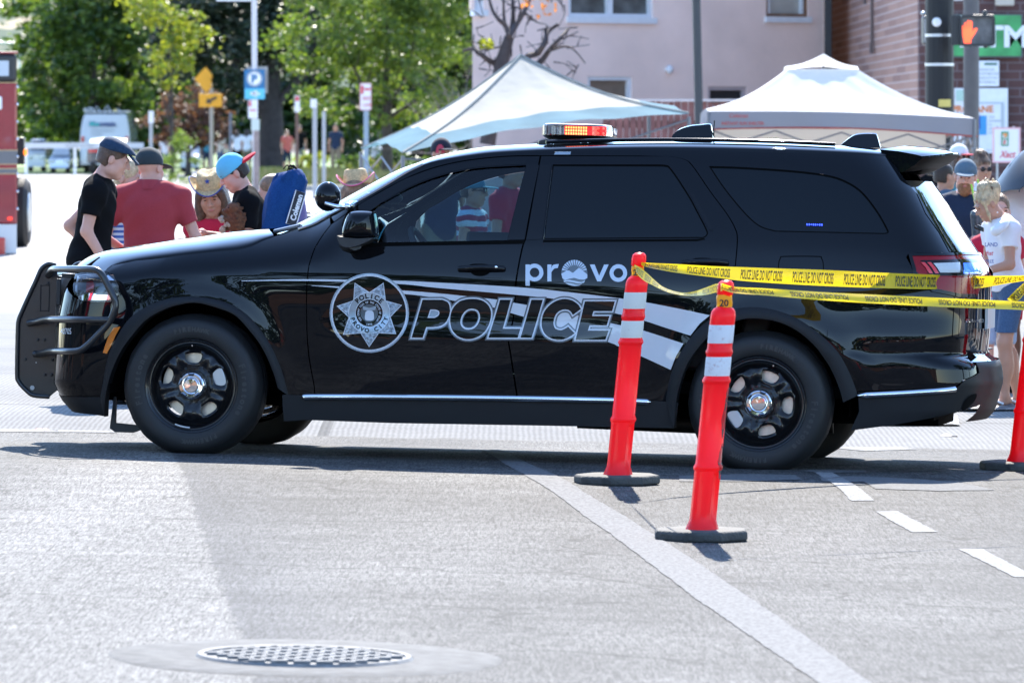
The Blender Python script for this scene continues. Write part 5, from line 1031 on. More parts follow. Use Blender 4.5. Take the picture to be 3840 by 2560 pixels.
doortop = c8([(1243,842),(1302,801),(1388,744),(1481,692),(1567,652),(1653,624),(1757,603),(1894,589),(2027,586)])
sh = lambda P, dx, dy=0: [(p[0]+dx, p[1]+dy) for p in P]
F_glass = c8([(1401,752+24),(1447,753),(1533,705),(1619,670),(1705,646),(1791,631),(1894,624),(1973,620)])+[(1901,901),(1320,911)]+[(1345,826)]
R_glass = [(2073,617),(2470,617)]+c8([(2492,618),(2516,631),(2580,726),(2621,801),(2650,858),(2654,878),(2640,892),(2614,893)])+[(2039,897)]
Q_glass = c8([(2659,623),(2784,627),(2988,641),(3111,658),(3179,682),(3233,719),(3288,787),(3329,858),(3330,874),(3315,878)])+c8([(2907,869),(2852,852),(2805,815),(2750,753),(2703,692),(2662,630)])
rdcut = c8([(2512,587),(2563,598),(2594,621),(2662,719),(2723,801),(2754,855),(2763,896),(2757,980),(2745,1080),(2715,1140),(2700,1177)])
fender = HC+[(1060,878),(1120,862),(1180,846),(1236,815)]+sh(frontcut, -4)+[(1082,1482)]+list(reversed(after(archF_o, 470)))+[(470,1200),(452,1165),(446,1112),(446,1072),(424,1029)]
panel('front_fender', fender, M_paint, mirror=True)
panel('front_door', doortop[:-1]+sh(midcut_hi+midcut_lo[1:], -3)+list(reversed(frontcut[1:])), M_paint, holes=[F_glass], mirror=True)
panel('rear_door', sh(midcut_hi[:1], 4)+rdcut+list(reversed(after(archR_o, 2700, True)))[0:]+[(2440,1499)]+sh(list(reversed(midcut_hi+midcut_lo[1:])), 3), M_paint, holes=[R_glass], mirror=True)
# pillar and roof rail above the doors, carried back into the quarter panel
apil = c8([(1240,808),(1343,757),(1447,698),(1526,650),(1588,620),(1640,606),(1757,588),(1900,575),(2226,563),(2580,562),(2920,570),(3192,579),(3322,584)])
quarter = sh(list(reversed(rdcut)), 4)+[(2400,584),(2032,583)]+sh(list(reversed(doortop)), 0, -4)[1:-1]+apil+[(3336,600),(3371,642),(3400,684),(3466,762),(3559,875),(3606,944)]+[(3440,948),(3405,952),(3398,965),(3427,1020),(3498,1090),(3400,1128),(3330,1140),(3219,1165),(3150,1200),(3103,1228)]+[(3099,1275)]+list(reversed(after(archR_o[:-18], 2704)))
panel('quarter_panel', quarter, M_paint, holes=[Q_glass], mirror=True)
# glazing
panel('front_window', F_glass, M_glass, off=-.012, mirror=True)
panel('rear_window', R_glass, M_tint, off=-.006, mirror=True)
panel('quarter_window', Q_glass, M_tint, off=-.006, mirror=True)
def frame_band(pts, wpx):                    # a thin ring just inside an outline
    P = np.array(pts); c = P.mean(0); n = len(P); out = []
    for i in range(n):
        t = P[(i+1) % n]-P[i-1]; t = t/np.hypot(*t); nrm = np.array([-t[1], t[0]])
        if np.dot(nrm, c-P[i]) < 0: nrm = -nrm
        out.append(tuple(P[i]+nrm*wpx))
    return out
panel('window_seal', R_glass, M_gap, off=-.003, holes=[frame_band(R_glass, 5)], res=.2, mirror=True)
panel('window_seal', Q_glass, M_gap, off=-.003, holes=[frame_band(Q_glass, 5)], res=.2, mirror=True)
panel('belt_moulding', [(1330,912),(1410,910),(1968,900),(1966,914),(1410,924),(1326,926)], M_gap, off=.003, res=.2)
panel('belt_moulding', [(2038,900),(2610,897),(2640,894),(2645,898),(2612,904),(2036,908)], M_gap, off=.003, res=.2)
panel('pillar_trim', [(1977,620),(2022,620),(1966,899),(1905,900)], M_trim, off=.003, res=.1)
panel('pillar_trim', [(2029,618),(2068,618),(2034,897),(1973,900)], M_trim, off=.003, res=.1)
panel('pillar_trim', c8([(1240,856),(1343,772),(1440,715),(1526,669),(1619,640),(1705,620),(1800,608),(1973,603)])+[(1973,616),(1894,619)]+list(reversed(c8([(1447,749),(1533,701),(1619,666),(1705,642),(1791,627),(1894,620)])))+[(1345,822),(1322,908),(1268,908)], M_trim, off=.002, res=.08)
panel('pillar_trim', [(2584,722),(2600,724),(2668,848),(2672,866),(2660,862),(2625,800)], M_chrome if False else M_trim, off=.004, res=.1)
panel('gap_blind', [(1982,588),(2060,588),(2020,905),(1950,905)], M_gap, off=-.03, res=.1, mirror=True)  # added black sheets behind the door gaps, blocking the bright outside
panel('gap_blind', [(2500,590),(2640,600),(2760,720),(2800,900),(2660,900),(2655,860)], M_gap, off=-.03, res=.1, mirror=True)
dt_ = c8([(1243,842),(1302,801),(1388,744),(1481,692),(1567,652),(1653,624),(1757,603),(1894,589),(2027,586),(2400,585),(2512,587)],3)
panel('gap_blind', sh(dt_, 0, -12)+list(reversed(sh(dt_, 2, 12))), M_gap, off=-.022, res=.1, mirror=True)  # black strip added along the door tops to stop light in the gap
# front bumper, rear bumper, sills, arches
bump = [(446,1112),(452,1165),(470,1200)]+list(reversed(after(archF_o, 470, True)))+[(373,1485),(300,1485),(211,1485),('z',-1.05,.30),('z',S_FRONT,.30),('z',S_FRONT,.93),('z',-1.05,.925),(300,1128),(344,1134),(413,1132)]
panel('front_bumper', bump, M_paint, mirror=True)
panel('lower_lip', [(396,1487),(300,1487),(212,1487),('z',-1.05,.298),('z',S_FRONT,.298),('z',S_FRONT,.235),('z',-1.05,.235),(258,1531),(367,1554),(396,1560)], M_clad, off=.004, mirror=True)
panel('grille', [('z',-.93,.93),('z',S_FRONT,.93),('z',S_FRONT,1.04),('z',-.93,1.04)], M_gap, off=-.005, mirror=True)
rb = [(3103,1228),(3150,1200),(3219,1165),(3330,1140),(3400,1128),(3498,1090),(3540,1100),(3600,1112),(3620,1180),(3640,1260),('z',4.10,.66),('z',S_REAR,.66),('z',S_REAR,.61),('z',4.12,.61),(3667,1396),(3612,1423),(3584,1448),(3480,1455),(3217,1466)]+list(reversed([p for p in archR_o if p[0] > 3100 and p[1] < 1480]))
panel('rear_bumper', rb, M_paint, mirror=True)
lowr = [(3218,1470),(3400,1462),(3584,1452),(3612,1425),(3667,1398),('z',4.14,.605),('z',S_REAR,.605),('z',S_REAR,.30),('z',4.15,.30),(3670,1515),(3591,1537),(3364,1589),(3192,1613)]
panel('bumper_valance', lowr, M_clad, off=.008, mirror=True)
M_hole = mat('exhaust_shadow', (.003,.003,.003), .9, 0, .1)
panel('exhaust_shade_patch', c8([(3600,1532),(3612,1500),(3635,1478),(3655,1474),(3650,1496),(3625,1524),(3602,1540)],3), M_hole, off=.012, res=.05)  # flat dark patch stands in for the shaded exhaust opening
panel('sill', [(1066,1578),(1062,1540),(1060,1478),(1110,1480),(1200,1480),(1939,1484),(2430,1500),(2500,1504),(2545,1510),(2529,1604),(2427,1602),(2064,1595),(1481,1585),(1145,1573)], M_clad, off=.008, mirror=True)
for oo, ii, nm in ((archF_o, archF_i, 'arch'), (archR_o, archR_i, 'arch')):
    a = to_sz(oo); b = to_sz(ii); n = len(a)
    for sgn in (-1, 1):
        mb = MB(); K = 6
        rows = []
        for i in range(n):
            pa = sxyz(*a[i]); pb = sxyz(*b[i]); na = snor(*a[i]); nb = snor(*b[i]); row = []
            for k in range(K+1):
                t = k/K; p = pa*(1-t)+pb*t; bul = .024*math.sin(math.pi*min(1, t*.62+.0))**.8
                row.append(p+(na*(1-t)+nb*t)*bul)
            q = row[-1].copy(); q[1] += .10; row.append(q); rows.append(row)
        mb.v = [(p[0], p[1]*(1 if sgn < 0 else -1), p[2]) for r_ in rows for p in r_]; m_ = K+2
        for i in range(n-1):
            for k in range(m_-1): mb.f.append((i*m_+k, i*m_+k+1, (i+1)*m_+k+1, (i+1)*m_+k)); mb.mi.append(0)
        mb.build('arch_flare', M_clad, suv, auto=50)
# bright side strips
for pts in ([(1133,1490),(1160,1487),(1300,1487),(1500,1488),(1939,1493),(2300,1500),(2410,1505),(2442,1506)], [(3217,1481),(3300,1478),(3400,1473),(3500,1466),(3560,1460),(3584,1455)]):
    q = to_sz(spl(pts, 5)); n_ = len(q); P = sxyz(q[:,0], q[:,1])+snor(q[:,0], q[:,1])*.012; mb = MB()
    mb.tube([V(p) for p in P], [.0175*min(1, .15+i/(n_*.08), .15+(n_-1-i)/(n_*.08)) for i in range(n_)], 14); mb.build('chrome_strip', M_chrome, suv)
# ---- upper skins: bonnet, windscreen, roof
def loft(name, E, C, m, p=1.0, nt=28, off=0.0, q=1.0, half=None):
    n = len(E); mb = MB()
    ths = np.linspace(-math.pi/2, math.pi/2, 2*nt+1) if half is None else np.linspace(-math.pi/2, half, nt+1)
    for i in range(n):
        e, c = E[i], C[i]
        for th in ths:
            k = abs(math.sin(th))**q; yy = math.copysign(k, th); h = math.cos(th)**p
            mb.v.append((e[0]+(c[0]-e[0])*(1-k**2), -e[1]*yy if False else abs(e[1])*yy, e[2]+(c[2]-e[2])*h+off))
    w_ = len(ths)
    for i in range(n-1):
        for k in range(w_-1): mb.f.append((i*w_+k, i*w_+k+1, (i+1)*w_+k+1, (i+1)*w_+k)); mb.mi.append(0)
    return mb.build(name, m, suv, auto=60)
NB = 40
hE = resamp(sxyz(*to_sz(spl(HC,6)).T), NB)
hC = resamp([on_plane(x, y, 0) for x, y in spl([(296,1012),(311,988),(352,960),(398,942),(459,929),(561,914),(663,898),(765,886),(867,870),(969,860),(1040,856)], 6)], NB)
loft('bonnet', hE, hC, M_paint, p=.9, q=.92)
wE = resamp(sxyz(*to_sz(spl([(1120,862),(1180,842),(1240,808),(1343,757),(1447,698),(1526,650),(1588,620)],6)).T), NB)
wC = resamp([on_plane(x, y, 0) for x, y in spl([(1040,880),(1100,852),(1160,822),(1240,782),(1343,726),(1447,670),(1526,632),(1600,607)], 6)], NB)
loft('windscreen', wE, wC, M_wind, p=1.0)
mb = MB(); mb.tube([tuple(p+np.array([-.004,0,.004])) for p in wE], .007, 6); mb.build('windscreen_trim', mat('windscreen_trim', (.35,.37,.4), .15, .6), suv)
rE = resamp(sxyz(*to_sz(spl([(1588,620),(1640,606),(1757,588),(1900,575),(2226,563),(2580,562),(2920,570),(3192,579),(3322,586)],6)).T), 60)
rC = resamp([on_plane(x, y, 0) for x, y in spl([(1596,609),(1650,588),(1757,564),(1900,546),(2226,532),(2580,527),(2920,533),(3192,548),(3330,562)], 6)], 60)
M_roof = mat('roof_paint', (.012,.014,.018), .13, 0, .5, 1.0)
loft('roof', rE, rC, M_paint, p=.85, q=.9)
for sg in (-1, 1):                           # roof rails
    mb = MB(); pts = [(rE[i][0]*.35+rC[i][0]*.65, sg*abs(rE[i][1])*.80, rE[i][2]+(rC[i][2]-rE[i][2])*.66+.015) for i in range(17, 54)]
    mb.tube(pts, .010, 8); mb.build('roof_rail', M_trim, suv)
# cowl and wipers
mb = MB(); mb.grid(lambda u, v: V((.60+.22*v, -.80+1.6*u, 1.115+.05*math.sin(math.pi*u)-.02*v)), 20, 4); mb.build('cowl', M_blackplastic, suv)
mb = MB(); a = on_plane(1030,868,-.45); b_ = on_plane(1125,846,-.55); c_ = on_plane(1180,836,-.1)
mb.tube([a, b_], .012, 6); mb.tube([b_, c_], .009, 6); mb.tube([a+V((.02,.35,.0)), b_+V((0,.45,.03)), c_+V((0,.6,.04))], .009, 6); mb.build('wiper', mat('wiper_grey', (.25,.26,.28), .3, .5), suv)
# ---- tail: lid, rear glass, spoiler
tl = [(3400,684),(3466,762),(3559,875),(3606,944)]
gl = to_sz(spl(tl, 6)); zt = gl[:,1]
def tailgrid(name, za, zb, s_at, m, off=0.0, nz=20, ns=26):
    mb = MB(); P = []; N_ = []
    zs = np.linspace(za, zb, nz)
    for z in zs:
        s0 = s_at(z); ss = np.linspace(s0, S_REAR, ns)
        p = sxyz(ss, np.full(ns, z))+snor(ss, np.full(ns, z))*off; q = p[::-1][1:].copy(); q[:,1] *= -1
        P.append(np.vstack([p, q]))
    w_ = P[0].shape[0]; mb.v = [tuple(a) for r_ in P for a in r_]
    for i in range(nz-1):
        for k in range(w_-1): mb.f.append((i*w_+k, i*w_+k+1, (i+1)*w_+k+1, (i+1)*w_+k)); mb.mi.append(0)
    return mb.build(name, m, suv, auto=60)
o_ = np.argsort(zt); s_edge = lambda z: float(np.interp(z, zt[o_], gl[o_,0]))
M_rglass = mat('rear_glass', (.008,.009,.011), .02, 0, .7, .5)
tailgrid('rear_window', float(zt.min()), 1.56, s_edge, M_rglass, off=-.003, nz=26)
zl = float(zt.min()); sl_ = float(gl[np.argmin(zt),0])
tailgrid('tailgate', .655, zl-.002, lambda z: min(4.05, sl_+.05) if z < 1.0 else sl_, M_paint, off=-.002, nz=24)
# D-pillar inner black strip
panel('pillar_trim', [(3424,700),(3480,790),(3600,944),(3560,944),(3520,870),(3470,800)], M_trim, off=.003, res=.05)
# spoiler
mb = MB(); sp_top = [(3330,560),(3409,566),(3491,574),(3556,585)]; sp_bot = [(3371,649),(3409,668),(3463,657),(3507,643),(3540,622),(3559,600)]
e0 = sxyz(*to_sz([(3332,586)])[0]); yS = abs(e0[1])
def spo(u, v):
    yy = -1+2*u; k = 1-abs(yy)**6*.10
    T = [(3324,561),(3400,568),(3470,580),(3500,587),(3502,594),(3468,622),(3418,648),(3371,644)]
    a = v*(len(T)-1); i = min(int(a), len(T)-2); f = a-i; px = T[i][0]*(1-f)+T[i+1][0]*f; py = T[i][1]*(1-f)+T[i+1][1]*f
    p = on_plane(px, py, -yS*.96); tail = .085*(1-yy*yy)*min(1, max(0, (p.x-3.35)/.2))
    return V((p.x*k+3.3*(1-k)+tail, yy*yS, p.z+.03*(1-yy**2)))
mb.grid(spo, 32, 28); mb.add([spo(0, i/28) for i in range(29)], [tuple(range(29))]); mb.add([spo(1, i/28) for i in range(29)], [tuple(range(29))])
for i_ in range(32*28): mb.mi[i_] = 1 if (i_//32) >= 15 else 0
mb.build('spoiler', [M_paint, mat('spoiler_underside', (.004,.004,.005), .5, 0, .15)], suv, auto=35)
bsdf(M_paint).inputs['Specular IOR Level'].default_value = 0.0
# ---- wheels
M_tyre = mat('tyre_rubber', (.009,.0095,.0105), .6, bump=.12, bscale=400)
M_tmark = mat('tyre_lettering', (.022,.023,.025), .45)
M_rimb = mat('gloss_black_steel_wheel', (.005,.005,.006), .24, 0, .35, .25)
M_disc = mat('brake_disc', (.62,.55,.46), .38, .75, var=.08, vscale=60)
M_cal = mat('brake_caliper', (.5,.5,.5), .4, .5)
def rot2(p, a): c, s = math.cos(a), math.sin(a); return (p[0]*c-p[1]*s, p[0]*s+p[1]*c)
def arc_text(mb, txt, r, a0, a1, size, place, flip=False, bold=0.0, sx=1.0):   # letters set along an arc; place(x, y) -> point
    n = len(txt)
    for i, ch in enumerate(txt):
        if ch == ' ': continue
        a = a0+(a1-a0)*(i/(n-1) if n > 1 else .5)
        vs, fs = text_mesh(ch, size, bold, 0, sx, 'CENTER')
        P = []
        for x, y in vs:
            if not flip: q = rot2((x, r+y), a-math.pi/2)
            else: q = rot2((x, -(r-0)+y), a+math.pi/2)
            P.append(place(q[0], q[1]))
        mb.add(P, fs)
def make_wheel(cx, sgn, ang, name='wheel'):   # sgn -1: near side, outer face towards -y
    w_ = bpy.data.objects.new(name, None); COL.objects.link(w_); w_.parent = suv; w_.location = (cx, sgn*.955, RW); w_.empty_display_size = .1
    if sgn > 0: w_.rotation_euler = (0, 0, math.pi)
    mb = MB(); RT = .3815
    pf = [(.243,.02),(.247,-.004),(.259,-.012),(.29,-.018),(.325,-.016),(.345,-.004),(.357,.012),(.366,.030),(RT-.006,.044),(RT,.06)]
    pf += [(RT,.09),(RT-.008,.092),(RT-.008,.099),(RT,.101),(RT,.135),(RT-.008,.137),(RT-.008,.145),(RT,.147),(RT,.19),(RT-.012,.22),(.33,.245),(.25,.24)]
    mb.lathe(pf, 96, 'Y'); vs = mb.v
    mb.v = [(x, y, z) for x, y, z in vs]
    # tread sipes: shallow steps along the shoulder
    out = []
    for (x, y, z) in mb.v:
        r = math.hypot(x, z); a = math.atan2(z, x)
        if r > .362: k = 1-.006*(1 if int((a+math.pi)/(2*math.pi)*96*1) % 2 else 0); x, z = x*k, z*k
        out.append((x, y, z if z > -RW-.001 else -RW-.001))
    mb.v = out
    ty = mb.build('tyre', M_tyre, w_, auto=50)
    mb = MB(); pl = lambda x, y: (x, -.0192, y)
    ro = lambda d: R(d)+ang
    for txt, a0, a1, rr, sz in (('Firestone', 200, 150, .293, .047), ('FIREHAWK', 108, 74, .300, .033), ('Firestone', 22, -28, .293, .047), ('FIREHAWK', -62, -96, .300, .033)):
        arc_text(mb, txt, rr-.012, ro(a0), ro(a1), sz, pl, bold=.002, sx=.95)
    mb.build('tyre_lettering', M_tmark, ty, smooth=False, recalc=False)
    # pressed steel wheel with five windows
    rim = MB(); rim.lathe([(.236,.012),(.241,-.004),(.238,-.010),(.231,-.008),(.226,.006),(.221,.010),(.214,.008),(.208,.016),(.204,.032),(.198,.044)], 72, 'Y')
    ho = []
    for k in range(5):
        a = math.pi/2+ang*1.0+k*2*math.pi/5; pts = []
        for rr, da in ((.116,-.17),(.113,0),(.116,.17),(.130,.27),(.152,.29),(.164,.24),(.168,.12),(.1685,0),(.168,-.12),(.164,-.24),(.152,-.29),(.130,-.27)):
            pts.append((rr*math.cos(a+da), rr*math.sin(a+da)))
        ho.append(spl(pts, 4, True))
    out = [(.1985*math.cos(2*math.pi*i/72), .1985*math.sin(2*math.pi*i/72)) for i in range(72)]
    vsx = []; fsx = []
    for L in [out]+ho:
        k0 = len(vsx); vsx += [V(p) for p in L]; fsx.append(list(range(k0, len(vsx))))
    for rr in np.arange(.05, .196, .0075):
        for i in range(int(rr*420)):
            a = 2*math.pi*(i+.5*(int(rr*1000) % 2))/int(rr*420); q = V((rr*math.cos(a), rr*math.sin(a)))
            if all(min((q-V(p)).length for p in h) > .0035 for h in ho): vsx.append(q)
    r_ = delaunay_2d_cdt(vsx, [], fsx, 2, 1e-7)
    def hh(x, y):
        r = math.hypot(x, y); a = math.atan2(y, x)-math.pi/2-ang; ph = (a % (2*math.pi/5))-math.pi/5   # 0 in the middle of a spoke
        ridge = .010*math.exp(-((abs(ph)-.17)/.085)**2)*sm(.075, .11, r)*(1-sm(.168, .186, r))
        lip = 0
        dmin = min(min(math.hypot(x-p[0], y-p[1]) for p in h) for h in ho)
        lip = .006*math.exp(-(dmin/.007)**2)
        base = .036-.014*math.exp(-((r-.142)/.035)**2)+.012*sm(.175, .198, r)
        return base-ridge+lip-.004*math.exp(-((dmin-.010)/.005)**2)
    k0 = len(rim.v); rim.v += [(p.x, hh(p.x, p.y), p.y) for p in r_[0]]
    for f in r_[2]: rim.f.append(tuple(i+k0 for i in f)); rim.mi.append(0)
    rim.lathe([(.198,.044),(.196,.10),(.205,.20)], 48, 'Y'); rim.v = [(x*1.055, y, z*1.055) for x, y, z in rim.v]
    ro_ = rim.build('rim', M_rimb, w_, auto=60)
    cp = MB(); cp.lathe([(.001,-.022),(.036,-.021),(.041,-.017),(.045,-.012),(.049,-.018),(.062,-.0185),(.073,-.010),(.079,.004),(.080,.03)], 48, 'Y', capa=True)
    cpo = cp.build('hub_cap', M_chrome, w_, auto=30)
    nb = MB()
    for k in range(5):
        a = math.pi/2+ang+k*2*math.pi/5; c = V((.060*math.cos(a), -.0200, .060*math.sin(a))); t = V((-math.sin(a), 0, math.cos(a))); u = V((math.cos(a), 0, math.sin(a)))
        nb.add([c+t*.019+u*.006, c-t*.019+u*.006, c-t*.012-u*.009, c+t*.012-u*.009, c+t*.009-V((0,.004,0)), c-t*.009-V((0,.004,0))], [(0,1,5,4),(1,2,5),(2,3,4,5),(3,0,4)])
    nb.build('lug_recess', mat('chrome_dark', (.25,.26,.28), .12, 1.0), cpo, smooth=False)
    if sgn < 0:
        vb = MB(); a = math.pi/2+ang; vb.tube([(.216*math.cos(a),.02,.216*math.sin(a)),(.212*math.cos(a),-.012,.212*math.sin(a))], .0045, 8); vb.build('valve_stem', M_chrome, w_)
        wt = MB(); pts = [(.2245*math.cos(R(t)), -.001, .2245*math.sin(R(t))) for t in range(248, 272, 3)]; wt.tube(pts, .004, 6)
        if cx < 1: wt.build('balance_weight', mat('weight_grey', (.6,.62,.65), .4, .3), w_)
    d = MB(); d.lathe([(.06,.075),(.172,.075),(.172,.10),(.06,.10)], 64, 'Y'); d.build('brake_disc', M_disc, w_, auto=30)
    ca = MB(); a = R(18 if cx < 1 else 214)
    ca.obox((.15*math.cos(a), .06, .15*math.sin(a)), V((math.cos(a),0,math.sin(a)))*.035, (0,.03,0), V((-math.sin(a),0,math.cos(a)))*.06); ca.build('brake_caliper', M_cal, w_, bevel=.01)
    return w_
make_wheel(0.0, -1, 0.0); make_wheel(WB, -1, R(-20)); make_wheel(0.0, 1, R(30)); make_wheel(WB, 1, R(10))
# ---- underbody and wheel wells
for cx in (0.0, WB):
    for sg in (-1, 1):
        mb = MB(); n = 24
        A = [(cx+.47*math.cos(math.pi*i/n-.12+(.24*i/n)), RW+.47*math.sin(math.pi*i/n-.12+.24*i/n)) for i in range(n+1)]
        mb.v = [(x, sg*.86, z) for x, z in A]+[(x, sg*.50, z) for x, z in A]
        for i in range(n): mb.f.append((i, i+1, n+2+i, n+1+i)); mb.mi.append(0)
        mb.f.append(tuple(range(n+1, 2*n+2))); mb.mi.append(0)
        mb.build('wheel_well', M_gap, suv)
mb = MB(); mb.box(-.70, 3.95, -.50, .50, .26, .40); mb.box(.52, 2.52, -.86, .86, .24, .34); mb.box(3.56, 3.95, -.8, .8, .30, .40); mb.build('floor_pan', M_gap, suv, smooth=False)
mb = MB(); mb.tube([(-.05,-.6,.25),(-.05,.6,.25)], .045, 10); mb.tube([(WB,-.6,.34),(WB,.6,.34)], .06, 10); mb.box(WB-.15, WB+.15, -.14, .14, .24, .42); mb.tube([(1.9,.3,.21),(2.6,.35,.2),(3.3,.4,.22)], .05, 10); mb.build('axle', M_blackplastic, suv)
mb = MB(); mb.prism([(0,.03),(.0,.17),(-.012,.17),(-.03,.0),(.0,-.02),(.10,-.02),(.15,.0),(.15,.02)], (-.47,-.70,.115), (1,0,0), (0,0,1), (0,.03,0)); mb.build('tow_bracket', M_blackplastic, suv)
# ---- cabin
M_int = mat('cabin_black_vinyl', (.02,.022,.024), .6)
mb = MB(); mb.box(.42, .98, -.78, .78, .60, 1.02); mb.ell((.80,-.36,1.06), .22, .25, .10); mb.ell((.80,.3,1.03), .24, .45, .06); mb.build('dashboard', mat('dash_grey', (.05,.055,.055), .7), suv, bevel=.03)
mb = MB(); cst = V((1.16,-.38,1.07)); ax = V((.86,0,.5)).normalized(); u = V((0,1,0)); v_ = ax.cross(u)
mb.tube([cst+(u*math.cos(t*math.pi/12)+v_*math.sin(t*math.pi/12))*.185 for t in range(24)], .017, 8, closed=True)
mb.tube([cst-u*.18, cst+u*.18], .018, 6); mb.ell(cst, .05, .08, .08); mb.tube([cst, cst-ax*.3], .03, 8); mb.build('steering_wheel', M_int, suv)
for yy, xx in ((-.38,1.5),(.38,1.5),(-.4,2.45),(.4,2.45)):
    mb = MB(); mb.box(xx, xx+.5, yy-.25, yy+.25, .52, .68); mb.obox((xx+.58, yy, .95), (.07,0,-.02), (0,.24,0), (.09,0,.33)); mb.ell((xx+.70, yy, 1.38), .06, .13, .10); mb.build('seat', M_int, suv, bevel=.04)
mb = MB(); mb.obox((1.52,-.05,1.10), (.02,.0,.10), (.14,.10,0), (0,0,.0)); mb.box(1.27,1.62,-.26,-.02,1.00,1.025); mb.obox((1.47,-.12,1.12), (.145,.06,.0), (-.006,.012,0), (.015,0,.105)); mb.build('laptop', mat('laptop_grey', (.06,.065,.07), .45), suv, bevel=.008)
mb = MB(); mb.ell((.95,-.35,1.395), .055, .12, .035); mb.tube([(.93,-.35,1.40),(.80,-.35,1.44)], .01, 6); mb.build('interior_mirror', M_int, suv)
mb = MB(); mb.box(.55, 3.8, -.80, .80, .40, .46); mb.box(2.75, 2.80, -.72, .72, .46, 1.62); mb.box(.5,.55,-.8,.8,.4,1.05); mb.build('cabin_liner', M_gap, suv, smooth=False)
# ---- head lamp
M_lampdark = mat('lamp_housing', (.10,.105,.11), .2, .3, .5, .3)
hl = [(285,1029),(321,1022),(396,1020),(422,1030),(446,1072),(446,1101),(414,1131),(344,1132),(293,1125)]
h_ = panel('headlight', hl, M_lampdark, off=-.012, res=.03, mirror=True)
panel('reflector', [(292,1033),(400,1025),(428,1050),(380,1054),(358,1044),(300,1050)], M_chrome, h_[0], off=-.004, res=.03)
panel('reflector', [(300,1108),(345,1096),(362,1104),(425,1106),(414,1124),(306,1125)], M_chrome, h_[0], off=-.004, res=.03)
panel('projector', c8([(322,1056),(346,1052),(350,1076),(346,1098),(322,1096)],3), mat('amber_red_glass', (.30,.05,.05), .08, .3, .5, 1.0), h_[0], off=-.004, res=.03)
panel('projector', c8([(358,1060),(384,1056),(396,1078),(384,1098),(360,1098)],3), mat('lens_grey', (.10,.11,.11), .05, .6), h_[0], off=-.004, res=.03)
panel('lens_cover', hl, glassy('lamp_cover', (.95,.97,1), .92), h_[0], off=.004, res=.03)
M_amber = mat('amber_reflector', (.85,.22,.01), .25, 0, .5, .6, bump=.3, bscale=900)
panel('side_marker', [(453,1225),(427,1228),(405,1268),(387,1322),(402,1326),(418,1296),(436,1256)], M_amber, off=.005, res=.04, mirror=True)
# unit number on the bumper corner
mb = MB(); vs, fs = text_mesh('40705', 31, .3, 0, .52); P = sxyz(*proj([(229+x, 1252-y) for x, y in vs]).T)+snor(*proj([(229+x, 1252-y) for x, y in vs]).T)*.003
M_decal = mat('silver_white_vinyl', (.62,.66,.70), .3, 0, .4, .5)
mb.add([tuple(p) for p in P], fs); mb.build('unit_number', M_decal, suv, smooth=False, recalc=False)
# ---- tail lamp
M_red = mat('red_lamp_lens', (.26,.005,.010), .1, 0, .3, .0)
M_dred = mat('dark_lamp_lens', (.012,.006,.007), .1, 0, .3, .0)
tz = [(3409,958),(3500,956),(3610,954),(3719,955),('z',S_REAR,1.075),('z',S_REAR,.985),(3712,1000),(3690,1040),(3660,1110),(3592,1108),(3498,1088),(3427,1020)]
t_ = panel('taillight', tz, M_red, off=.006, res=.04, mirror=True)
panel('lamp_inner', [(3450,978),(3600,974),(3680,974),(3672,1032),(3600,1034),(3520,1034),(3480,1034)], M_dred, t_[0], off=.009, res=.04)
panel('lamp_rim', [(3405,952),(3610,949),(3719,950),(3719,958),(3610,958),(3420,962),(3436,1020),(3502,1082),(3592,1101),(3655,1103),(3652,1115),(3592,1114),(3494,1094),(3420,1024)], M_trim, t_[0], off=.011, res=.05)
for q in ([(3452,986),(3466,986),(3496,1026),(3482,1026)], [(3474,986),(3488,986),(3518,1026),(3504,1026)]): panel('red_bar', q, mat('bright_red_lens', (.7,.02,.02), .1, 0, .5, 1), t_[0], off=.012, res=.1)
panel('reversing_lamp', [(3497,990),(3594,987),(3594,1023),(3522,1023)], mat('clear_lens', (.55,.55,.53), .1, .2, .5, 1, bump=.4, bscale=300), t_[0], off=.012, res=.05)
panel('blue_lamp', [(3606,990),(3668,990),(3660,1026),(3606,1026)], mat('lit_blue_lens', (.03,.10,.5), .1, 0, .5, 1, emit=(.06,.22,1.0), estr=.35, var=.5, vscale=40), t_[0], off=.012, res=.05)
mb = MB(); vs, fs = text_mesh('DURANGO', 17, .25, .15, .78); q = [(3618+x, 1208-y) for x, y in vs]; P = sxyz(*proj(q).T)+snor(*proj(q).T)*.006
mb.add([tuple(p) for p in P], fs); mb.build('tailgate_lettering', M_chrome, suv, smooth=False, recalc=False)
# step pad, bumper corner, plate
mb = MB(); mb.box(4.0, 4.15, -.56, .56, .656, .666); mb.build('step_pad', M_clad, suv, bevel=.006)
mb = MB(); mb.box(4.165, 4.18, -.26, .26, .78, .90); mb.build('number_plate', mat('plate_white', (.6,.6,.58), .5), suv)
mb = MB(); mb.tube([on_plane(3655,852,-.35), on_plane(3680,862,-.3)], .008, 8); mb.obox(on_plane(3678,856,-.30), (.016,0,-.008), (0,.03,0), (0,0,.012)); mb.build('rear_wiper', M_blackplastic, suv, bevel=.004)
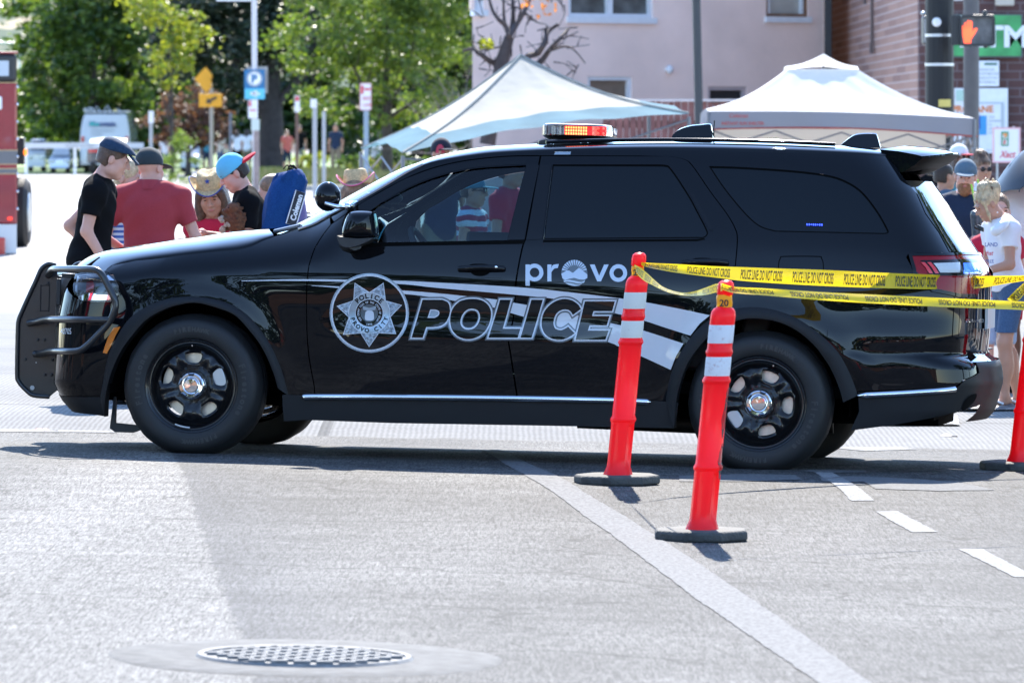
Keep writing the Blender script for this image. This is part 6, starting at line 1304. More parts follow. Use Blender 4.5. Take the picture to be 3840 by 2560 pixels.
# fuel flap, door handles
ff = [(2925,968),(2938,960),(3068,960),(3082,968),(3089,990),(3089,1040),(3082,1058),(3068,1064),(2938,1064),(2925,1056),(2918,1040),(2918,990)]
panel('fuel_flap', spl(ff,3,True), M_gap, off=.0015, holes=[frame_band(spl(ff,3,True), 3.5)], res=.3)
def handle(dx, dy):
    panel('handle_shade_patch', spl([(1758+dx,1000+dy),(1770+dx,990+dy),(1820+dx,990+dy),(1838+dx,998+dy),(1838+dx,1020+dy),(1815+dx,1034+dy),(1785+dx,1034+dy),(1765+dx,1022+dy)],3,True), M_gap, off=.002, res=.1)  # flat dark patch painted as the shaded hollow behind the handle
    q = to_sz([(1722+dx,1010+dy),(1760+dx,1009+dy),(1800+dx,1008+dy),(1850+dx,1008+dy),(1890+dx,1009+dy)]); P = sxyz(q[:,0], q[:,1])+snor(q[:,0], q[:,1])*np.array([.006,.03,.036,.034,.008])[:,None]
    mb = MB(); mb.tube(spl([V(p) for p in P], 5), .0155, 10); return mb.build('door_handle', M_trim, suv)
h1 = handle(0, 0); handle(838, -22)
q = to_sz([(1866,1008)])[0]; p = sxyz(*q)+snor(*q)*.052
mb = MB(); mb.ell(p, .008, .003, .008); mb.build('key_lock', M_chrome, h1)
# ---- door mirror and spot lamp
yM = -1.06; c = on_plane(1347,850,yM)
mb = MB(); prm = [(1283,870),(1292,835),(1306,806),(1326,792),(1390,792),(1404,806),(1409,870),(1400,893),(1350,896),(1290,890)]
outl = [on_plane(x, y, yM) for x, y in spl(prm, 4, True)]; cc = sum(outl, V((0,0,0)))/len(outl)
rings = [(.0,-.085),(.5,-.08),(.82,-.06),(.96,-.03),(1.0,.0),(1.0,.09),(.93,.12),(.6,.14)]
n = len(outl); mb.v = [cc+(p-cc)*s_+V((.02*(1-s_),y_,0)) for s_, y_ in rings[1:] for p in outl]+[cc+V((0,-.085,0))]
for i in range(len(rings)-2):
    for k in range(n): mb.f.append((i*n+k, i*n+(k+1) % n, (i+1)*n+(k+1) % n, (i+1)*n+k)); mb.mi.append(0)
for k in range(n): mb.f.append((k, (k+1) % n, len(mb.v)-1)); mb.mi.append(0)
mo = mb.build('door_mirror', M_paint, suv, auto=70)
mb = MB(); low = [on_plane(x, y, yM+.02) for x, y in spl([(1271,884),(1284,888),(1350,894),(1404,892),(1388,906),(1330,927),(1288,922)], 3, True)]
n = len(low); mb.v = [p+V((0,-.07,0)) for p in low]+[p+V((0,.12,0)) for p in low]
mb.f = [tuple(range(n)), tuple(range(n, 2*n))]+[(k, (k+1) % n, n+(k+1) % n, n+k) for k in range(n)]; mb.mi = [0]*len(mb.f)
mb.tube([on_plane(1330,905,-1.0), on_plane(1300,915,-.88)], .05, 10)
mb.build('mirror_base', M_blackplastic, mo, auto=50, bevel=.012)
cs = on_plane(1229,737,-.90)
mb = MB(); mb.ell(cs, .070, .072, .079, 28, 18); sl2 = mb.build('spot_lamp', M_trim, suv)
mb = MB(); mb.tube([cs+V((.0,-.072,-.035)), on_plane(1262,775,-.97), on_plane(1300,775,-.95), on_plane(1318,768,-.92), on_plane(1343,758,-.84)], [.010,.013,.011,.021,.008], 10); mb.ell(on_plane(1304,774,-.95), .02,.02,.02); mb.build('lamp_handle', M_chrome, sl2)
# ---- light bar
bar_c = on_plane(2150, 520, -.30)
lb = bpy.data.objects.new('light_bar', None); COL.objects.link(lb); lb.parent = suv
pa = lambda px, py, y=-.47: on_plane(px, py, y)
xl, xr = pa(2020,500).x, pa(2264,500).x; zb, zt_ = pa(2140,508).z, pa(2140,467).z
plan = [(xl+.01,-.40),(xl+.04,-.465),(xl+.11,-.495),(xr-.09,-.495),(xr-.03,-.465),(xr,-.40),(xr+.01,-.2),(xr-.01,0),(xr-.03,.2),(xr-.05,.40),(xr-.08,.465),(xr-.13,.495),(xl+.06,.495),(xl+.0,.465),(xl-.04,.40),(xl-.03,.2),(xl-.0,-.2)]
plan = spl(plan, 3, True); n = len(plan)
M_lens = glassy('light_bar_lens', (.97,.98,1.0), .95, .03)
mb = MB(); mb.v = [(x, y, z) for z, k in ((zb,1),(zt_-.008,1),(zt_,.97)) for x, y in [((px_-(xl+xr)/2)*k+(xl+xr)/2, py_*k) for px_, py_ in plan]]
for i in range(2):
    for k in range(n): mb.f.append((i*n+k, i*n+(k+1) % n, (i+1)*n+(k+1) % n, (i+1)*n+k)); mb.mi.append(0)
mb.build('bar_lens', M_lens, lb, auto=40)
mb = MB(); mb.v = [((x-(xl+xr)/2)*k+(xl+xr)/2, y*k, z) for z, k in ((zt_+.001,.97),(zt_+.004,.9)) for x, y in plan]; mb.f = [tuple(range(n, 2*n))]+[(k, (k+1) % n, n+(k+1) % n, n+k) for k in range(n)]; mb.mi = [0]*len(mb.f); mb.build('bar_top', mat('bar_lid', (.8,.8,.8), .4), lb)
mb = MB(); mb.v = [((x-(xl+xr)/2)*k+(xl+xr)/2, y*k, z) for z, k in ((zb-.026,.80),(zb-.012,.95),(zb,1.0)) for x, y in plan]; mb.f = [tuple(range(n))]+[(i*n+k, i*n+(k+1) % n, (i+1)*n+(k+1) % n, (i+1)*n+k) for i in range(2) for k in range(n)]+[tuple(range(2*n, 3*n))]; mb.mi = [0]*len(mb.f); mb.build('bar_base', M_blackplastic, lb)
mb = MB(); mb.box(xl+.03, xl+.15, -.445, -.41, zb+.006, zt_-.008)
for i in range(7): mb.box(xl+.035+i*.016, xl+.043+i*.016, -.465, -.446, zb+.004, zt_-.01)
mb.box(xl+.03, xr-.08, -.20, .40, zb+.006, zt_-.010); mb.build('clear_module', mat('reflector_grey', (.38,.39,.40), .25, .5), lb, smooth=False)
xa, xb = pa(2116,480).x, pa(2202,480).x
mb = MB(); mb.box(xa, xb+.10, -.450, -.43, zb+.004, zt_-.008); mb.build('red_module', mat('lit_red_module', (.6,.02,.02), .3, emit=(1.0,.014,.014), estr=.42), lb, smooth=False)
mb = MB()
for j in range(3):
    for i in range(9): mb.ell((xa+.008+(xb-xa-.016)*i/8, -.451, zb+.010+(zt_-zb-.026)*j/2), .0052, .003, .0068, 8, 6)
mb.build('led', mat('lit_led', (1,.6,.3), .3, emit=(1.0,.23,.05), estr=1.1), lb)
mb = MB()
for j in range(2):
    for i in range(3): mb.ell((xb+.03+i*.028, -.451, zb+.014+(zt_-zb-.032)*j), .007, .003, .008, 8, 6)
mb.build('led', mat('dim_led', (1,.2,.1), .3, emit=(1.0,.05,.04), estr=.55), lb)
mb = MB(); fo = [(2003,551),(2006,545),(2026,527),(2060,522),(2075,518),(2078,510),(2172,510),(2178,520),(2205,520),(2229,543),(2226,551)]
y0 = -.42; P0 = [pa(x, y, y0) for x, y in fo]; n = len(P0); mb.v = P0+[p+V((0,.10,0)) for p in P0]+[V((p.x,-p.y,p.z)) for p in P0]+[V((p.x,-p.y-.10,p.z)) for p in P0]
for b0 in (0, 2*n): mb.f += [tuple(b0+i for i in range(n)), tuple(b0+n+i for i in range(n))]+[(b0+k, b0+(k+1) % n, b0+n+(k+1) % n, b0+n+k) for k in range(n)]
mb.mi = [0]*len(mb.f); br = mb.build('bar_bracket', M_blackplastic, lb, smooth=False)
mb = MB()
for x in (2066, 2165): mb.ell(pa(x, 535, y0-.003), .005,.004,.005,8,6)
for x in (2020, 2047, 2075, 2178, 2204): mb.obox(pa(x, 539, y0-.003), (.0015,0,0), (0,.003,0), (0,0,.016))
mb.build('bolt', M_chrome, br)
q = dens(to_sz([(2084,571),(2142,571),(2139,582),(2078,582)])); sz_, fs_ = cdt_mesh([q], .05); lift('strap_cover', sz_, fs_, mat('strap_tape', (.30,.36,.42), .3, .2), lb, .006)
mb = MB()
a, b_ = pa(2081,553,-.46), pa(2142,553,-.46); c_, d_ = [V(sxyz(*p)+snor(*p)*.007) for p in to_sz([(2141,572),(2080,572)])]
mb.add([a, b_, c_, d_], [(0,1,2,3)]); mb.build('strap_cover', mat('strap_tape', (.3,.36,.42), .3, .2), lb)
# ---- roof aerials
def fin(pts, y0, wd, nm):
    P = [on_plane(x, y, y0) for x, y in spl(pts, 4)]; zb_ = min(p.z for p in P); zt2 = max(p.z for p in P); mb = MB(); n = len(P)
    for sgn in (-1, 0, 1):
        for p in P: k = 1-.55*((p.z-zb_)/(zt2-zb_)); mb.v.append((p.x if sgn else p.x, y0+sgn*wd*k, p.z+(0 if sgn else .006)))
    for r in range(2):
        for i in range(n-1): mb.f.append((r*n+i, r*n+i+1, (r+1)*n+i+1, (r+1)*n+i)); mb.mi.append(0)
    mb.f += [tuple(range(n)), tuple(range(2*n, 3*n))]; mb.mi += [0,0]
    return mb.build(nm, M_trim, suv, auto=50)
f1 = fin([(2521,529),(2527,506),(2550,487),(2590,474),(2630,470),(2664,468),(2671,490),(2679,526)], -.10, .05, 'roof_aerial')
mb = MB(); a = on_plane(2676,520,-.10); mb.tube([a, on_plane(2677,480,-.10), on_plane(2679,453,-.10)], [.004,.003,.004], 6); mb.build('whip', M_blackplastic, f1)
fin([(3150,548),(3185,520),(3210,507),(3250,503),(3282,504),(3291,514),(3304,556)], -.02, .035, 'roof_aerial')
# ---- push bumper
pb = bpy.data.objects.new('push_bumper', None); COL.objects.link(pb); pb.parent = suv
M_pb = mat('push_bumper_black', (.016,.017,.019), .32, 0, .5, .3, bump=.05, bscale=600)
ZP = lambda x, y: (x/2.376+40, y/2.376+960)
edge = [(400,86),(372,72),(335,72),(296,92),(265,128),(225,220),(160,360),(85,530),(70,575),(64,640),(58,900),(58,1075),(68,1110),(95,1150),(150,1205),(205,1240),(345,1252)]
inner = [(400,1205),(470,1150),(478,1120),(470,1080),(440,960),(410,870),(395,800),(400,500),(408,300),(412,150)]
for y0 in (-.36, .36):
    up = bpy.data.objects.new('upright', None)
    E_ = [on_plane(*ZP(x, y), -.36) for x, y in spl(edge, 4)]; I_ = [on_plane(*ZP(x, y), -.36) for x, y in spl(inner, 3)]
    E_ = [V((p.x, y0, p.z)) for p in E_]; I_ = [V((p.x, y0, p.z)) for p in I_]
    mb = MB(); mb.prism([(p.x, p.z) for p in E_+I_], (0, y0+.004, 0), (1,0,0), (0,0,1), (0,.008,0)); po = mb.build('upright_plate', M_pb, pb, smooth=False)
    mb = MB(); mb.tube(E_, .0125, 10); mb.build('upright_tube', M_pb, po)
    if y0 < 0:
        mb = MB(); 
        for x, y in ((330,243),(240,745),(300,745),(130,918),(372,924),(303,1056),(363,1056)): mb.lathe([(.001,-.010),(.006,-.010),(.0065,-.003),(.009,-.002),(.009,.004)], 10, 'Y', c=on_plane(*ZP(x, y), -.36), capa=True)
        mb.build('bolt', M_blackplastic, po)
        mb = MB(); slot = [on_plane(*ZP(x, y), -.362) for x, y in spl([(276,262),(335,262),(344,272),(338,480),(330,488),(272,488),(264,478),(268,272)],3,True)]; mb.tube(slot, .0015, 4, closed=True); mb.build('slot_edge', M_blackplastic, po)
        mb = MB()
        for (x, y, r) in ((227,948,.004),(192,1172,.013)): mb.lathe([(.0005,-.0),(r,-.0)], 14, 'Y', c=on_plane(*ZP(x, y), -.3635))
        mb.build('hole_light_disc', mat('painted_hole_light', (.5,.5,.48), .8), po)  # pale discs on the plate, painted as daylight through small holes
def loop(pts, r=.0185): mb = MB(); mb.tube(spl([on_plane(*ZP(x, y), yy) for x, y, yy in pts], 6), r, 12); return mb
for sg in (1, -1):
    mb = loop([(335,170,-.37),(352,140,-.44),(378,118,-.52),(430,115,-.64),(600,116,-.84),(735,120,-.95),(800,150,-.98),(850,230,-.99),(915,360,-1.0),(934,420,-1.0),(925,485,-1.0),(870,600,-.99),(760,720,-.98),(660,815,-.97),(600,843,-.95),(500,848,-.88),(400,845,-.72),(340,850,-.54),(260,870,-.40),(215,872,-.37)])
    mb.tube(spl([on_plane(*ZP(x, y), yy) for x, y, yy in [(160,598,-.37),(230,585,-.41),(310,566,-.52),(400,563,-.72),(600,566,-.93),(830,570,-.99),(880,568,-.98)]], 5), .0185, 12)
    if sg < 0: mb.v = [(p[0], -p[1], p[2]) for p in mb.v]
    mb.build('wing_guard', M_pb, pb, auto=60)
mb = MB()
for y_, z_ in ((170,0),(598,0),(872,0)):
    p = on_plane(*ZP(300, y_), -.36); mb.tube([(p.x, -.36, p.z), (p.x, .36, p.z)], .019, 10)
p = on_plane(*ZP(430,300), -.34); mb.obox((p.x, 0, p.z), (.010,0,-.002), (0,.33,0), (0,0,.075))
mb.build('cross_bar', M_pb, pb)
mb = MB(); p = on_plane(*ZP(430,320), -.42); mb.obox(p, (.012,0,0), (0,.012,0), (0,0,.072)); p = on_plane(*ZP(520,175), -.6); mb.obox(p, (.03,0,0), (0,.05,0), (0,0,.012)); mb.build('warning_lamp', M_blackplastic, pb, bevel=.004)
mb = MB(); p = on_plane(*ZP(612,910), -.80); mb.obox(p, (.028,0,0), (0,.03,0), (0,0,.022)); mb.lathe([(.002,-.034),(.012,-.034),(.012,-.028)], 10, 'Y', c=p, capa=True); mb.build('fog_lamp_mount', M_blackplastic, pb, bevel=.004)
# lit blue lamp seen in the quarter window
qz = to_sz([(3022,838),(3084,838),(3084,848),(3022,848)])
mb = MB()
for i in range(8):
    s_ = qz[0][0]+(qz[1][0]-qz[0][0])*(i+.5)/8; z_ = qz[:,1].mean(); p = sxyz(s_, z_)+snor(s_, z_)*.002; mb.ell(p, .0038, .002, .006 if i not in (2,5) else .004, 8, 6)
mb.build('window_led', mat('lit_blue_led', (.1,.2,1), .3, emit=(.03,.06,1.0), estr=.8), suv)
# ---------------------------------------------------------------- lettering and badges on the doors
M_silver = mat('silver_vinyl', (.30,.36,.42), .25, .25, .5, .6)
M_grey = mat('grey_vinyl', (.075,.09,.105), .25, .1, .5, .6)
M_dk = mat('black_vinyl', (.006,.0065,.008), .1, 0, 0, .9)
M_stripe = mat('white_vinyl', (.58,.60,.64), .3, 0, .4, .6)
def offs(pts, d):                            # offset a closed outline by d (outwards when positive)
    P = [np.array(p, float) for p in pts]; n = len(P)
    ar = sum(P[i][0]*P[(i+1) % n][1]-P[(i+1) % n][0]*P[i][1] for i in range(n)); sg = 1 if ar > 0 else -1; out = []
    for i in range(n):
        a = P[i]-P[i-1]; b = P[(i+1) % n]-P[i]; a = a/(np.hypot(*a)+1e-9); b = b/(np.hypot(*b)+1e-9)
        na = np.array([a[1], -a[0]])*sg; nb = np.array([b[1], -b[0]])*sg; m = na+nb; L = np.dot(m, m)
        m = m*(2/max(L, .9)) if L > 1e-6 else na
        out.append(tuple(P[i]+m*d))
    return out
def decal(name, loops, m, off, parent=None, res=.03, step=.015):
    L = [dens(proj(l), step) for l in loops]; sz, fs = cdt_mesh(L, res); return lift(name, sz, fs, m, parent or suv, off)
def zc(pts): return [(x/1.96+1220, y/1.96+1000) for x, y in pts]
st1 = c8([(906,1052),(1100,1047),(1302,1048.5),(1481,1052),(1636,1059),(1933,1076),(2112,1093),(2337,1120),(2421,1133),(2560,1160),(2662,1182)],4)+c8([(2625,1212),(2589,1258)],2)+c8([(2497,1229),(2409,1200),(2314,1176),(2112,1126),(1933,1105),(1636,1079),(1517,1066),(1302,1057),(1100,1053),(906,1054.5)],4)
st2 = c8([(1168,1070),(1273,1074),(1511,1089),(1636,1099),(1755,1111),(1862,1123),(1933,1136),(2090,1164),(2283,1209),(2321,1218),(2406,1237),(2563,1288)],4)+c8([(2535,1335),(2515,1386)],2)+c8([(2398,1332),(2318,1298),(2283,1283),(2082,1222),(1918,1174),(1838,1150),(1636,1117),(1517,1102),(1273,1080),(1168,1071.5)],4)
decal('stripe', [st1], M_stripe, .0012); decal('stripe', [st2], M_stripe, .0012)
LET = [([(712,238)]+spl([(860,238),(905,260),(921,310),(914,362),(888,412),(845,440),(790,448)],4)+[(745,448),(720,525),(630,525)], [(775,318)]+spl([(806,318),(832,328),(832,352),(806,372)],3)+[(757,372)]),
 (spl([(1068,232),(1130,236),(1185,262),(1218,310),(1222,370),(1200,440),(1160,495),(1100,528),(1035,535),(975,515),(932,470),(915,410),(918,350),(940,295),(985,252),(1025,238)],3,True), spl([(1078,312),(1115,322),(1133,355),(1130,395),(1108,435),(1070,457),(1025,453),(1000,425),(1000,385),(1018,345),(1045,320)],3,True)),
 ([(1282,238),(1370,238),(1310,452),(1440,452),(1418,525),(1195,525)], None),
 ([(1512,238),(1605,238),(1520,525),(1430,525)], None),
 (spl([(1885,312),(1865,278),(1820,245),(1760,232),(1700,245),(1645,280),(1605,330),(1588,390),(1590,450),(1620,505),(1675,535),(1740,540),(1795,520),(1840,490)],3)+spl([(1785,435),(1760,452),(1730,462),(1695,452),(1682,425),(1685,390),(1700,350),(1730,325),(1770,318),(1800,330),(1818,360)],3), None),
 ([(1905,250),(2135,250),(2112,330),(1975,330),(1966,358),(2095,358),(2072,435),(1945,435),(1936,465),(2088,465),(2062,540),(1835,540)], None)]
for lay, (d, m, off) in enumerate(((17, M_grey, .0020), (9, M_silver, .0026), (4.2, M_stripe, .0032), (-4.2, M_dk, .0038))):
    for i, (o_, h_) in enumerate(LET):
        loops = [zc(offs(o_, d))]+([zc(offs(h_, -d if d > -9 else 4))] if h_ and not (d > 12) else [])
        if h_ and d > 8: loops = loops[:1]+([zc(offs(h_, -min(d, 12)))] if i == 1 else [])
        decal('letter', loops, m, off+.00012*i, res=.04)
# seven pointed star badge in a ring
zb9 = lambda x, y: (x/3.36+1200, y/3.36+980)
bc = (622, 650)
circ = lambda r, n=60: [zb9(bc[0]+r*math.cos(2*math.pi*k/n), bc[1]+r*math.sin(2*math.pi*k/n)) for k in range(n)]
decal('badge_ring', [circ(500), circ(482)], M_silver, .0020); decal('badge_ring', [circ(482), circ(462)], M_stripe, .0022)
decal('badge_field', [circ(462)], M_dk, .0020, res=.05)
tips = [(437,268),(803,268),(1035,550),(962,915),(620,1080),(290,925),(210,562)]; inn = [(625,388),(830,490),(888,705),(745,905),(515,905),(365,705),(420,490)]
star = []
for i in range(7): star += [tips[i], inn[i]] if False else [tips[i]]+[[(625,388),(830,492),(890,700),(742,905),(512,905),(362,705),(422,492)][i]]
bdg = decal('badge_star', [[zb9(*p) for p in star]], M_stripe, .0028, res=.04)
decal('star_face', [[zb9(*p) for p in offs(star, -9)]], mat('engraved_silver', (.26,.31,.36), .25, .45, .5, .5, var=.75, vscale=75, bump=.3, bscale=140), .0034, bdg, res=.04)
decal('badge_disc', [circ(258), circ(172)], mat('brushed_silver', (.36,.43,.50), .22, .5, .5, .5, var=.25, vscale=10), .0042, bdg)
decal('badge_rim', [circ(262), circ(256)], M_stripe, .0046, bdg); decal('badge_rim', [circ(176), circ(170)], M_stripe, .0046, bdg)
decal('seal_ring', [circ(170)], M_dk, .0042, bdg, res=.05)
decal('seal_disc', [circ(112)], M_grey, .0048, bdg, res=.05)
decal('beehive', [[zb9(x, y) for x, y in c8([(575,640),(600,620),(650,620),(675,640),(682,690),(672,740),(578,740),(568,690)],3)]], M_stripe, .0053, bdg)
decal('eagle', [[zb9(x, y) for x, y in [(540,560),(580,575),(622,585),(664,575),(712,560),(700,610),(660,615),(622,625),(584,615),(548,610)]]], M_silver, .0052, bdg)
def dtext(nm, m, off, parent, items):
    mb = MB()
    for txt, r, a0, a1, size, flip, bold, sx in items:
        tmp = MB(); arc_text(tmp, txt, r, a0, a1, size, lambda x, y: (x, y, 0), flip, bold, sx)
        q = [zb9(bc[0]+p[0], bc[1]-p[1]) for p in tmp.v]; sz = proj(q); P = sxyz(sz[:,0], sz[:,1])+snor(sz[:,0], sz[:,1])*off
        mb.add([tuple(p) for p in P], tmp.f)
    return mb.build(nm, m, parent, smooth=False, recalc=False)
dtext('badge_lettering', M_dk, .0056, bdg, [('POLICE', 186, R(134), R(46), 82, False, 3.0, 1.0), ('PROVO CITY', 246, R(200), R(340), 74, True, 3.0, .95)])
dtext('seal_lettering', M_stripe, .0056, bdg, [('THE GREAT SEAL OF THE STATE OF UTAH', 126, R(222), R(-42), 34, False, .8, .85), ('1896', 156, R(258), R(282), 34, True, .8, .9)])
# city word mark
zp = lambda x, y: (x/2.613+2000, y/2.613+900)
def ringpx(cx, cy, ro, ri, n=36): return [[(cx+ro*math.cos(2*math.pi*k/n), cy+ro*math.sin(2*math.pi*k/n)) for k in range(n)], [(cx+ri*math.cos(2*math.pi*k/n), cy+ri*math.sin(2*math.pi*k/n)) for k in range(n)]]
M_word = mat('pale_blue_vinyl', (.46,.52,.60), .25, .1, .5, .6)
decal('letter', ringpx(2005,1022,33,18), M_word, .0022); decal('letter', [[(1971,992),(1987,992),(1987,1071),(1971,1071)]], M_word, .0024)
decal('letter', [[(2053,992),(2068,992),(2068,1055),(2053,1055)]], M_word, .0022); decal('letter', [c8([(2066,1012),(2074,994),(2096,990)],3)+c8([(2092,1005),(2078,1008),(2066,1024)],3)], M_word, .0024)
decal('letter', [[(2212,992),(2230,992),(2247,1034),(2266,992),(2283,992),(2254,1055),(2240,1055)]], M_word, .0022)
decal('letter', ringpx(2319,1024,33,18), M_word, .0022)
wm = decal('city_emblem', [ringpx(2154,1024,49,0.5)[0]], M_grey, .0020)
zz = lambda pts: [zp(x, y) for x, y in pts]
decal('emblem_mountain', [zz([(275,330),(330,300),(352,300),(378,318),(390,322),(448,272),(470,288),(530,338),(530,372),(500,388),(450,385),(400,370),(350,380),(310,395),(285,372)])], M_word, .0026, wm)
decal('emblem_wave', [zz(spl([(296,402),(350,392),(410,402),(470,412),(508,398)],3)+spl([(496,418),(440,424),(380,412),(330,406),(304,414)],3))], M_word, .0026, wm)
decal('emblem_wave', [zz(spl([(312,420),(370,424),(430,438),(480,430)],3)+spl([(450,446),(400,450),(350,440)],3))], M_word, .0026, wm)
for k in range(13):
    a = R(196+k*(148/12.0)); c_, s_ = math.cos(a), math.sin(a); r0, r1 = 72, 124
    decal('emblem_ray', [zz([(402+c_*r0-s_*2.5, 320+s_*r0+c_*2.5), (402+c_*r1-s_*9, 320+s_*r1+c_*9), (402+c_*r1+s_*9, 320+s_*r1-c_*9), (402+c_*r0+s_*2.5, 320+s_*r0-c_*2.5)])], M_word, .0026, wm, res=.2)
# ================================================================ people: smooth-union bodies polygonised on a grid
class SDF:
    def __init__(s, lo, hi, h):
        s.h = h; s.lo = np.array(lo, np.float32); s.n = np.ceil((np.array(hi)-s.lo)/h).astype(int)+1; s.F = np.ones(s.n, np.float32)
    def blk(s, lo, hi, pad):
        a = np.clip(np.floor((lo-pad-s.lo)/s.h).astype(int), 0, s.n); b = np.clip(np.ceil((hi+pad-s.lo)/s.h).astype(int)+1, 0, s.n)
        if np.any(b <= a): return None
        ax = [s.lo[i]+s.h*np.arange(a[i], b[i], dtype=np.float32) for i in range(3)]
        return tuple(slice(a[i], b[i]) for i in range(3)), np.meshgrid(*ax, indexing='ij')
    def comb(s, sl, d, k, op):
        A = s.F[sl]
        if op == 'add': h_ = np.maximum(k-np.abs(A-d), 0)/k; s.F[sl] = np.minimum(A, d)-h_*h_*k*.25
        else: d = -d; h_ = np.maximum(k-np.abs(A-d), 0)/k; s.F[sl] = np.maximum(A, d)+h_*h_*k*.25
    def cone(s, a, b, ra, rb, k=.03, op='add', sc=(1,1,1)):
        a, b = np.array(a, np.float32), np.array(b, np.float32); r = max(ra, rb)
        q = s.blk(np.minimum(a, b)-r, np.maximum(a, b)+r, k+.02)
        if q is None: return
        sl, (X, Y, Z) = q; ba = b-a; L = float(ba @ ba)+1e-9
        t = np.clip(((X-a[0])*ba[0]+(Y-a[1])*ba[1]+(Z-a[2])*ba[2])/L, 0, 1)
        d = np.sqrt((X-a[0]-ba[0]*t)**2+(Y-a[1]-ba[1]*t)**2+(Z-a[2]-ba[2]*t)**2)-(ra+(rb-ra)*t); s.comb(sl, d, k, op)
    def ell(s, c, r, k=.03, op='add', M=None):
        c = np.array(c, np.float32); r = np.array(r, np.float32); R_ = float(r.max())
        q = s.blk(c-R_, c+R_, k+.02)
        if q is None: return
        sl, (X, Y, Z) = q; X, Y, Z = X-c[0], Y-c[1], Z-c[2]
        if M is not None: m = np.array(M, np.float32).T; X, Y, Z = m[0,0]*X+m[0,1]*Y+m[0,2]*Z, m[1,0]*X+m[1,1]*Y+m[1,2]*Z, m[2,0]*X+m[2,1]*Y+m[2,2]*Z
        k0 = np.sqrt((X/r[0])**2+(Y/r[1])**2+(Z/r[2])**2); k1 = np.sqrt((X/r[0]**2)**2+(Y/r[1]**2)**2+(Z/r[2]**2)**2)+1e-6
        s.comb(sl, k0*(k0-1)/k1, k, op)
    def plane(s, p, n):                        # keep the side the normal points away from
        n = np.array(n, np.float32); n /= np.linalg.norm(n)
        X, Y, Z = [s.lo[i]+s.h*np.arange(s.n[i], dtype=np.float32) for i in range(3)]
        D = (X[:,None,None]-p[0])*n[0]+(Y[None,:,None]-p[1])*n[1]+(Z[None,None,:]-p[2])*n[2]; s.F = np.maximum(s.F, D)
    def mesh(s):
        F = np.pad(s.F, 1, constant_values=1.0); lo = s.lo-s.h; I = F < 0; n = np.array(F.shape)
        c = np.zeros(n-1, np.int8)
        for o in ((0,0,0),(1,0,0),(0,1,0),(1,1,0),(0,0,1),(1,0,1),(0,1,1),(1,1,1)): c += I[o[0]:n[0]-1+o[0], o[1]:n[1]-1+o[1], o[2]:n[2]-1+o[2]]
        act = np.argwhere((c > 0) & (c < 8)); idx = -np.ones(n-1, np.int32); idx[tuple(act.T)] = np.arange(len(act)); P = np.zeros((len(act), 3)); W_ = np.zeros(len(act))
        cor = [(0,0,0),(1,0,0),(0,1,0),(1,1,0),(0,0,1),(1,0,1),(0,1,1),(1,1,1)]
        for a, b in ((0,1),(2,3),(4,5),(6,7),(0,2),(1,3),(4,6),(5,7),(0,4),(1,5),(2,6),(3,7)):
            ia, ib = act+np.array(cor[a]), act+np.array(cor[b]); fa, fb = F[tuple(ia.T)], F[tuple(ib.T)]; m = (fa < 0) != (fb < 0)
            t = np.where(m, fa/np.where(m, fa-fb, 1), 0)[:,None]; P += np.where(m[:,None], ia+(ib-ia)*t, 0); W_ += m
        P = P/W_[:,None]*s.h+lo; Q = []
        for ax in range(3):
            sl0 = [slice(None)]*3; sl1 = [slice(None)]*3; sl0[ax] = slice(0,-1); sl1[ax] = slice(1,None)
            e = np.argwhere(I[tuple(sl0)] != I[tuple(sl1)]); u, v = [(1,2),(2,0),(0,1)][ax]
            du = np.zeros(3, int); dv = np.zeros(3, int); du[u] = 1; dv[v] = 1; q = np.stack([idx[tuple((e-o).T)] for o in (0*du, du, du+dv, dv)], -1)
            fl = I[tuple(e.T)]; q[~fl] = q[~fl][:, ::-1]; Q.append(q)
        return P, np.vstack(Q)
def sdf_obj(S, name, m, parent):
    P, Q = S.mesh(); me = bpy.data.meshes.new(name); me.from_pydata(P.tolist(), [], Q.tolist()); me.materials.append(m); me.polygons.foreach_set('use_smooth', [True]*len(me.polygons)); me.update()
    o = bpy.data.objects.new(name, me); COL.objects.link(o); o.parent = parent; return o
def skinmat(name, c): return mat(name, c, .5, 0, .35, var=.06, vscale=14, sub=.12)
SK = skinmat('fair_skin', (.56,.31,.23)); SKT = skinmat('tanned_skin', (.48,.25,.165)); SKP = skinmat('pale_pink_skin', (.66,.35,.26)); SKD = skinmat('deep_skin', (.16,.08,.055))
M_eye = mat('dark_eye', (.03,.022,.02), .2); M_brow = mat('brown_brow', (.10,.06,.04), .8); M_lip = mat('lip_pink', (.45,.16,.14), .5)
HAIR = {'dark': mat('dark_brown_hair', (.03,.018,.012), .5, bump=.5, bscale=90), 'brown': mat('brown_hair', (.10,.052,.03), .45, bump=.5, bscale=90, var=.4, vscale=30), 'blond': mat('blond_hair', (.55,.40,.23), .45, bump=.6, bscale=90, var=.45, vscale=26), 'light': mat('light_brown_hair', (.22,.13,.075), .45, bump=.5, bscale=90, var=.4, vscale=30), 'red': mat('ginger_beard', (.28,.12,.05), .6, bump=.7, bscale=120, var=.3, vscale=40)}
HW = None
